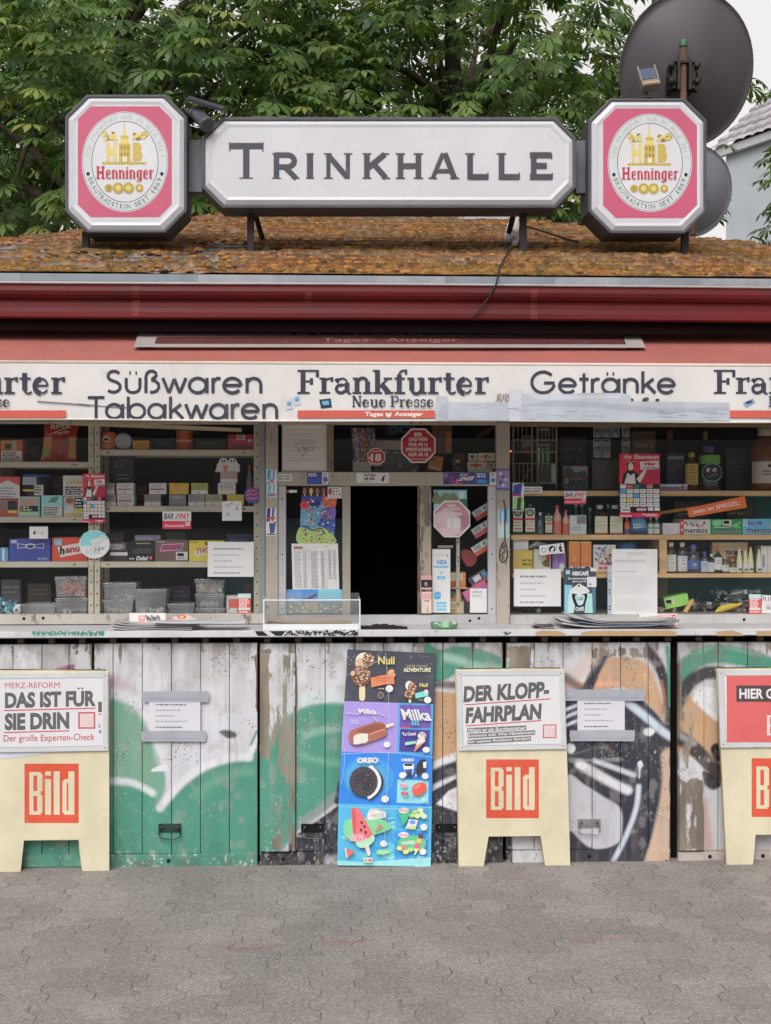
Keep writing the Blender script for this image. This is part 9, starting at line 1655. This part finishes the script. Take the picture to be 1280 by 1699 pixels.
clut('jar_heap', 'dim heap of jars and packets below the right opening hours notice', 880, 1014, .05, .02, 16, [(60, 70, 70), (110, 96, 84), (90, 60, 60), (140, 150, 140)])
sheet('warning_sticker', 'red and white warning sticker at the bottom right of the right window', 'sticker', (1243, 986, 1263.5, 1018), .3080, C(206, 70, 70), WARNR); sheet('rid_sticker', 'white sticker with grey capitals at the right edge beside the warning sticker', 'sticker', [(1265, 987), (1292, 989), (1292, 1019), (1264, 1017)], .3080, C(206, 206, 210), [T('RID', .05, .08, .8, .34, C(110, 110, 116), .0), ('e', .5, .6, .3, .2, C(180, 178, 182)), ('e', .4, .7, .12, .1, C(150, 140, 140))])
m = MB(); pbox(m, 1092, 960, 1108, 1002, .50, .02, C(110, 104, 90)); tag(m.build('board_strip', 'wood'), 'brown board strip standing left of the lime green box', 'board')

# dimmer goods further back
KB = 1.0
D_ = lambda c: [W_(.1, .2, .9, .08, C(*[min(v + 46, 200) for v in c]), 2, .16), R_(.0, .7, 1, .86, C(*[v * .7 for v in c]))]
for lb, x0, y0, x1, z, c, Y in (('dim olive flat box between the orange tube and the red carton', 326, 731, 374, ZR[1], (84, 92, 50), .46), ('dim dark blue box left of the lone orange tube', 258, 728, 288, ZR[1], (50, 54, 70), .48), ('dim grey box behind the orange tobacco tin', 40, 741, 66, ZL[1], (70, 76, 70), .47),
 ('dim grey box above the gable labelled red box', -10, 774, 22, ZL[2], (104, 96, 92), .5), ('dim dark red box behind the cream and gold tobacco box', 84, 790, 104, ZL[2], (90, 48, 50), .5), ('dim brown box behind the magenta barred cartons', 224, 806, 243, ZR[2], (96, 58, 48), .5),
 ('dim blue box behind the paper notice on the third shelf', 376, 886, 418, ZR[3], (62, 70, 110), .5), ('dim dark box behind the dark display box on the third shelf', 176, 884, 206, ZR[3], (86, 76, 74), .5), ('dim green box behind the brown chocolate carton', 276, 884, 308, ZR[3], (64, 84, 70), .52), ('dim violet box behind the low clear tub', 284, 972, 316, ZD, (74, 66, 92), .6), ('dim white box behind the teal sweets', 2, 962, 34, ZD, (120, 122, 124), .6), ('dim brown box behind the low empty tub', 46, 968, 84, ZD, (90, 78, 66), .6),
 ('dim brown board behind the blister card in the right window', 1049, 716, 1088, ZW[1], (98, 76, 52), .52), ('dim dark box between the wire rack and the blister card', 930, 724, 972, ZW[1], (46, 40, 40), .56), ('dim grey box behind the mint sweets cartons', 1120, 832, 1176, ZW[2], (90, 92, 96), .54), ('dim brown box behind the light blue carton', 1206, 830, 1250, ZW[2], (80, 66, 52), .54), ('dim teal folder behind the spirit miniatures', 1128, 898, 1176, ZW[3], (48, 76, 86), .54)): carton('dim_box', lb, 'box', x0, y0, x1, 0, z, C(*c), D_(c), Y=Y, dep=.04)
for xc, yt, lb in ((870, 832, 'dim clear bottle behind the two green mini bottles at the left'), (957, 834, 'dim clear bottle behind the blue and white box, left of two'), (967, 833, 'dim clear bottle behind the blue and white box, right of two'), (980, 842, 'dim clear bottle left of the house label bottles'), (1010, 836, 'dim clear bottle between the house label bottles')): bottle('clear_bottle', lb, 'mini bottle', xc, 5, yt, ZW[2], .47, 'mini', C(130, 150, 150), C(190, 194, 196), None, mt='clearglass')

# ------------------------------------------------------------------ tidy the names of the things
for o in bpy.data.objects:
 if o.parent is None and o.type in ('MESH', 'EMPTY') and 'label' not in o and 'kind' not in o and o.name not in ('camera', 'sun'): print('UNLABELLED', o.name)
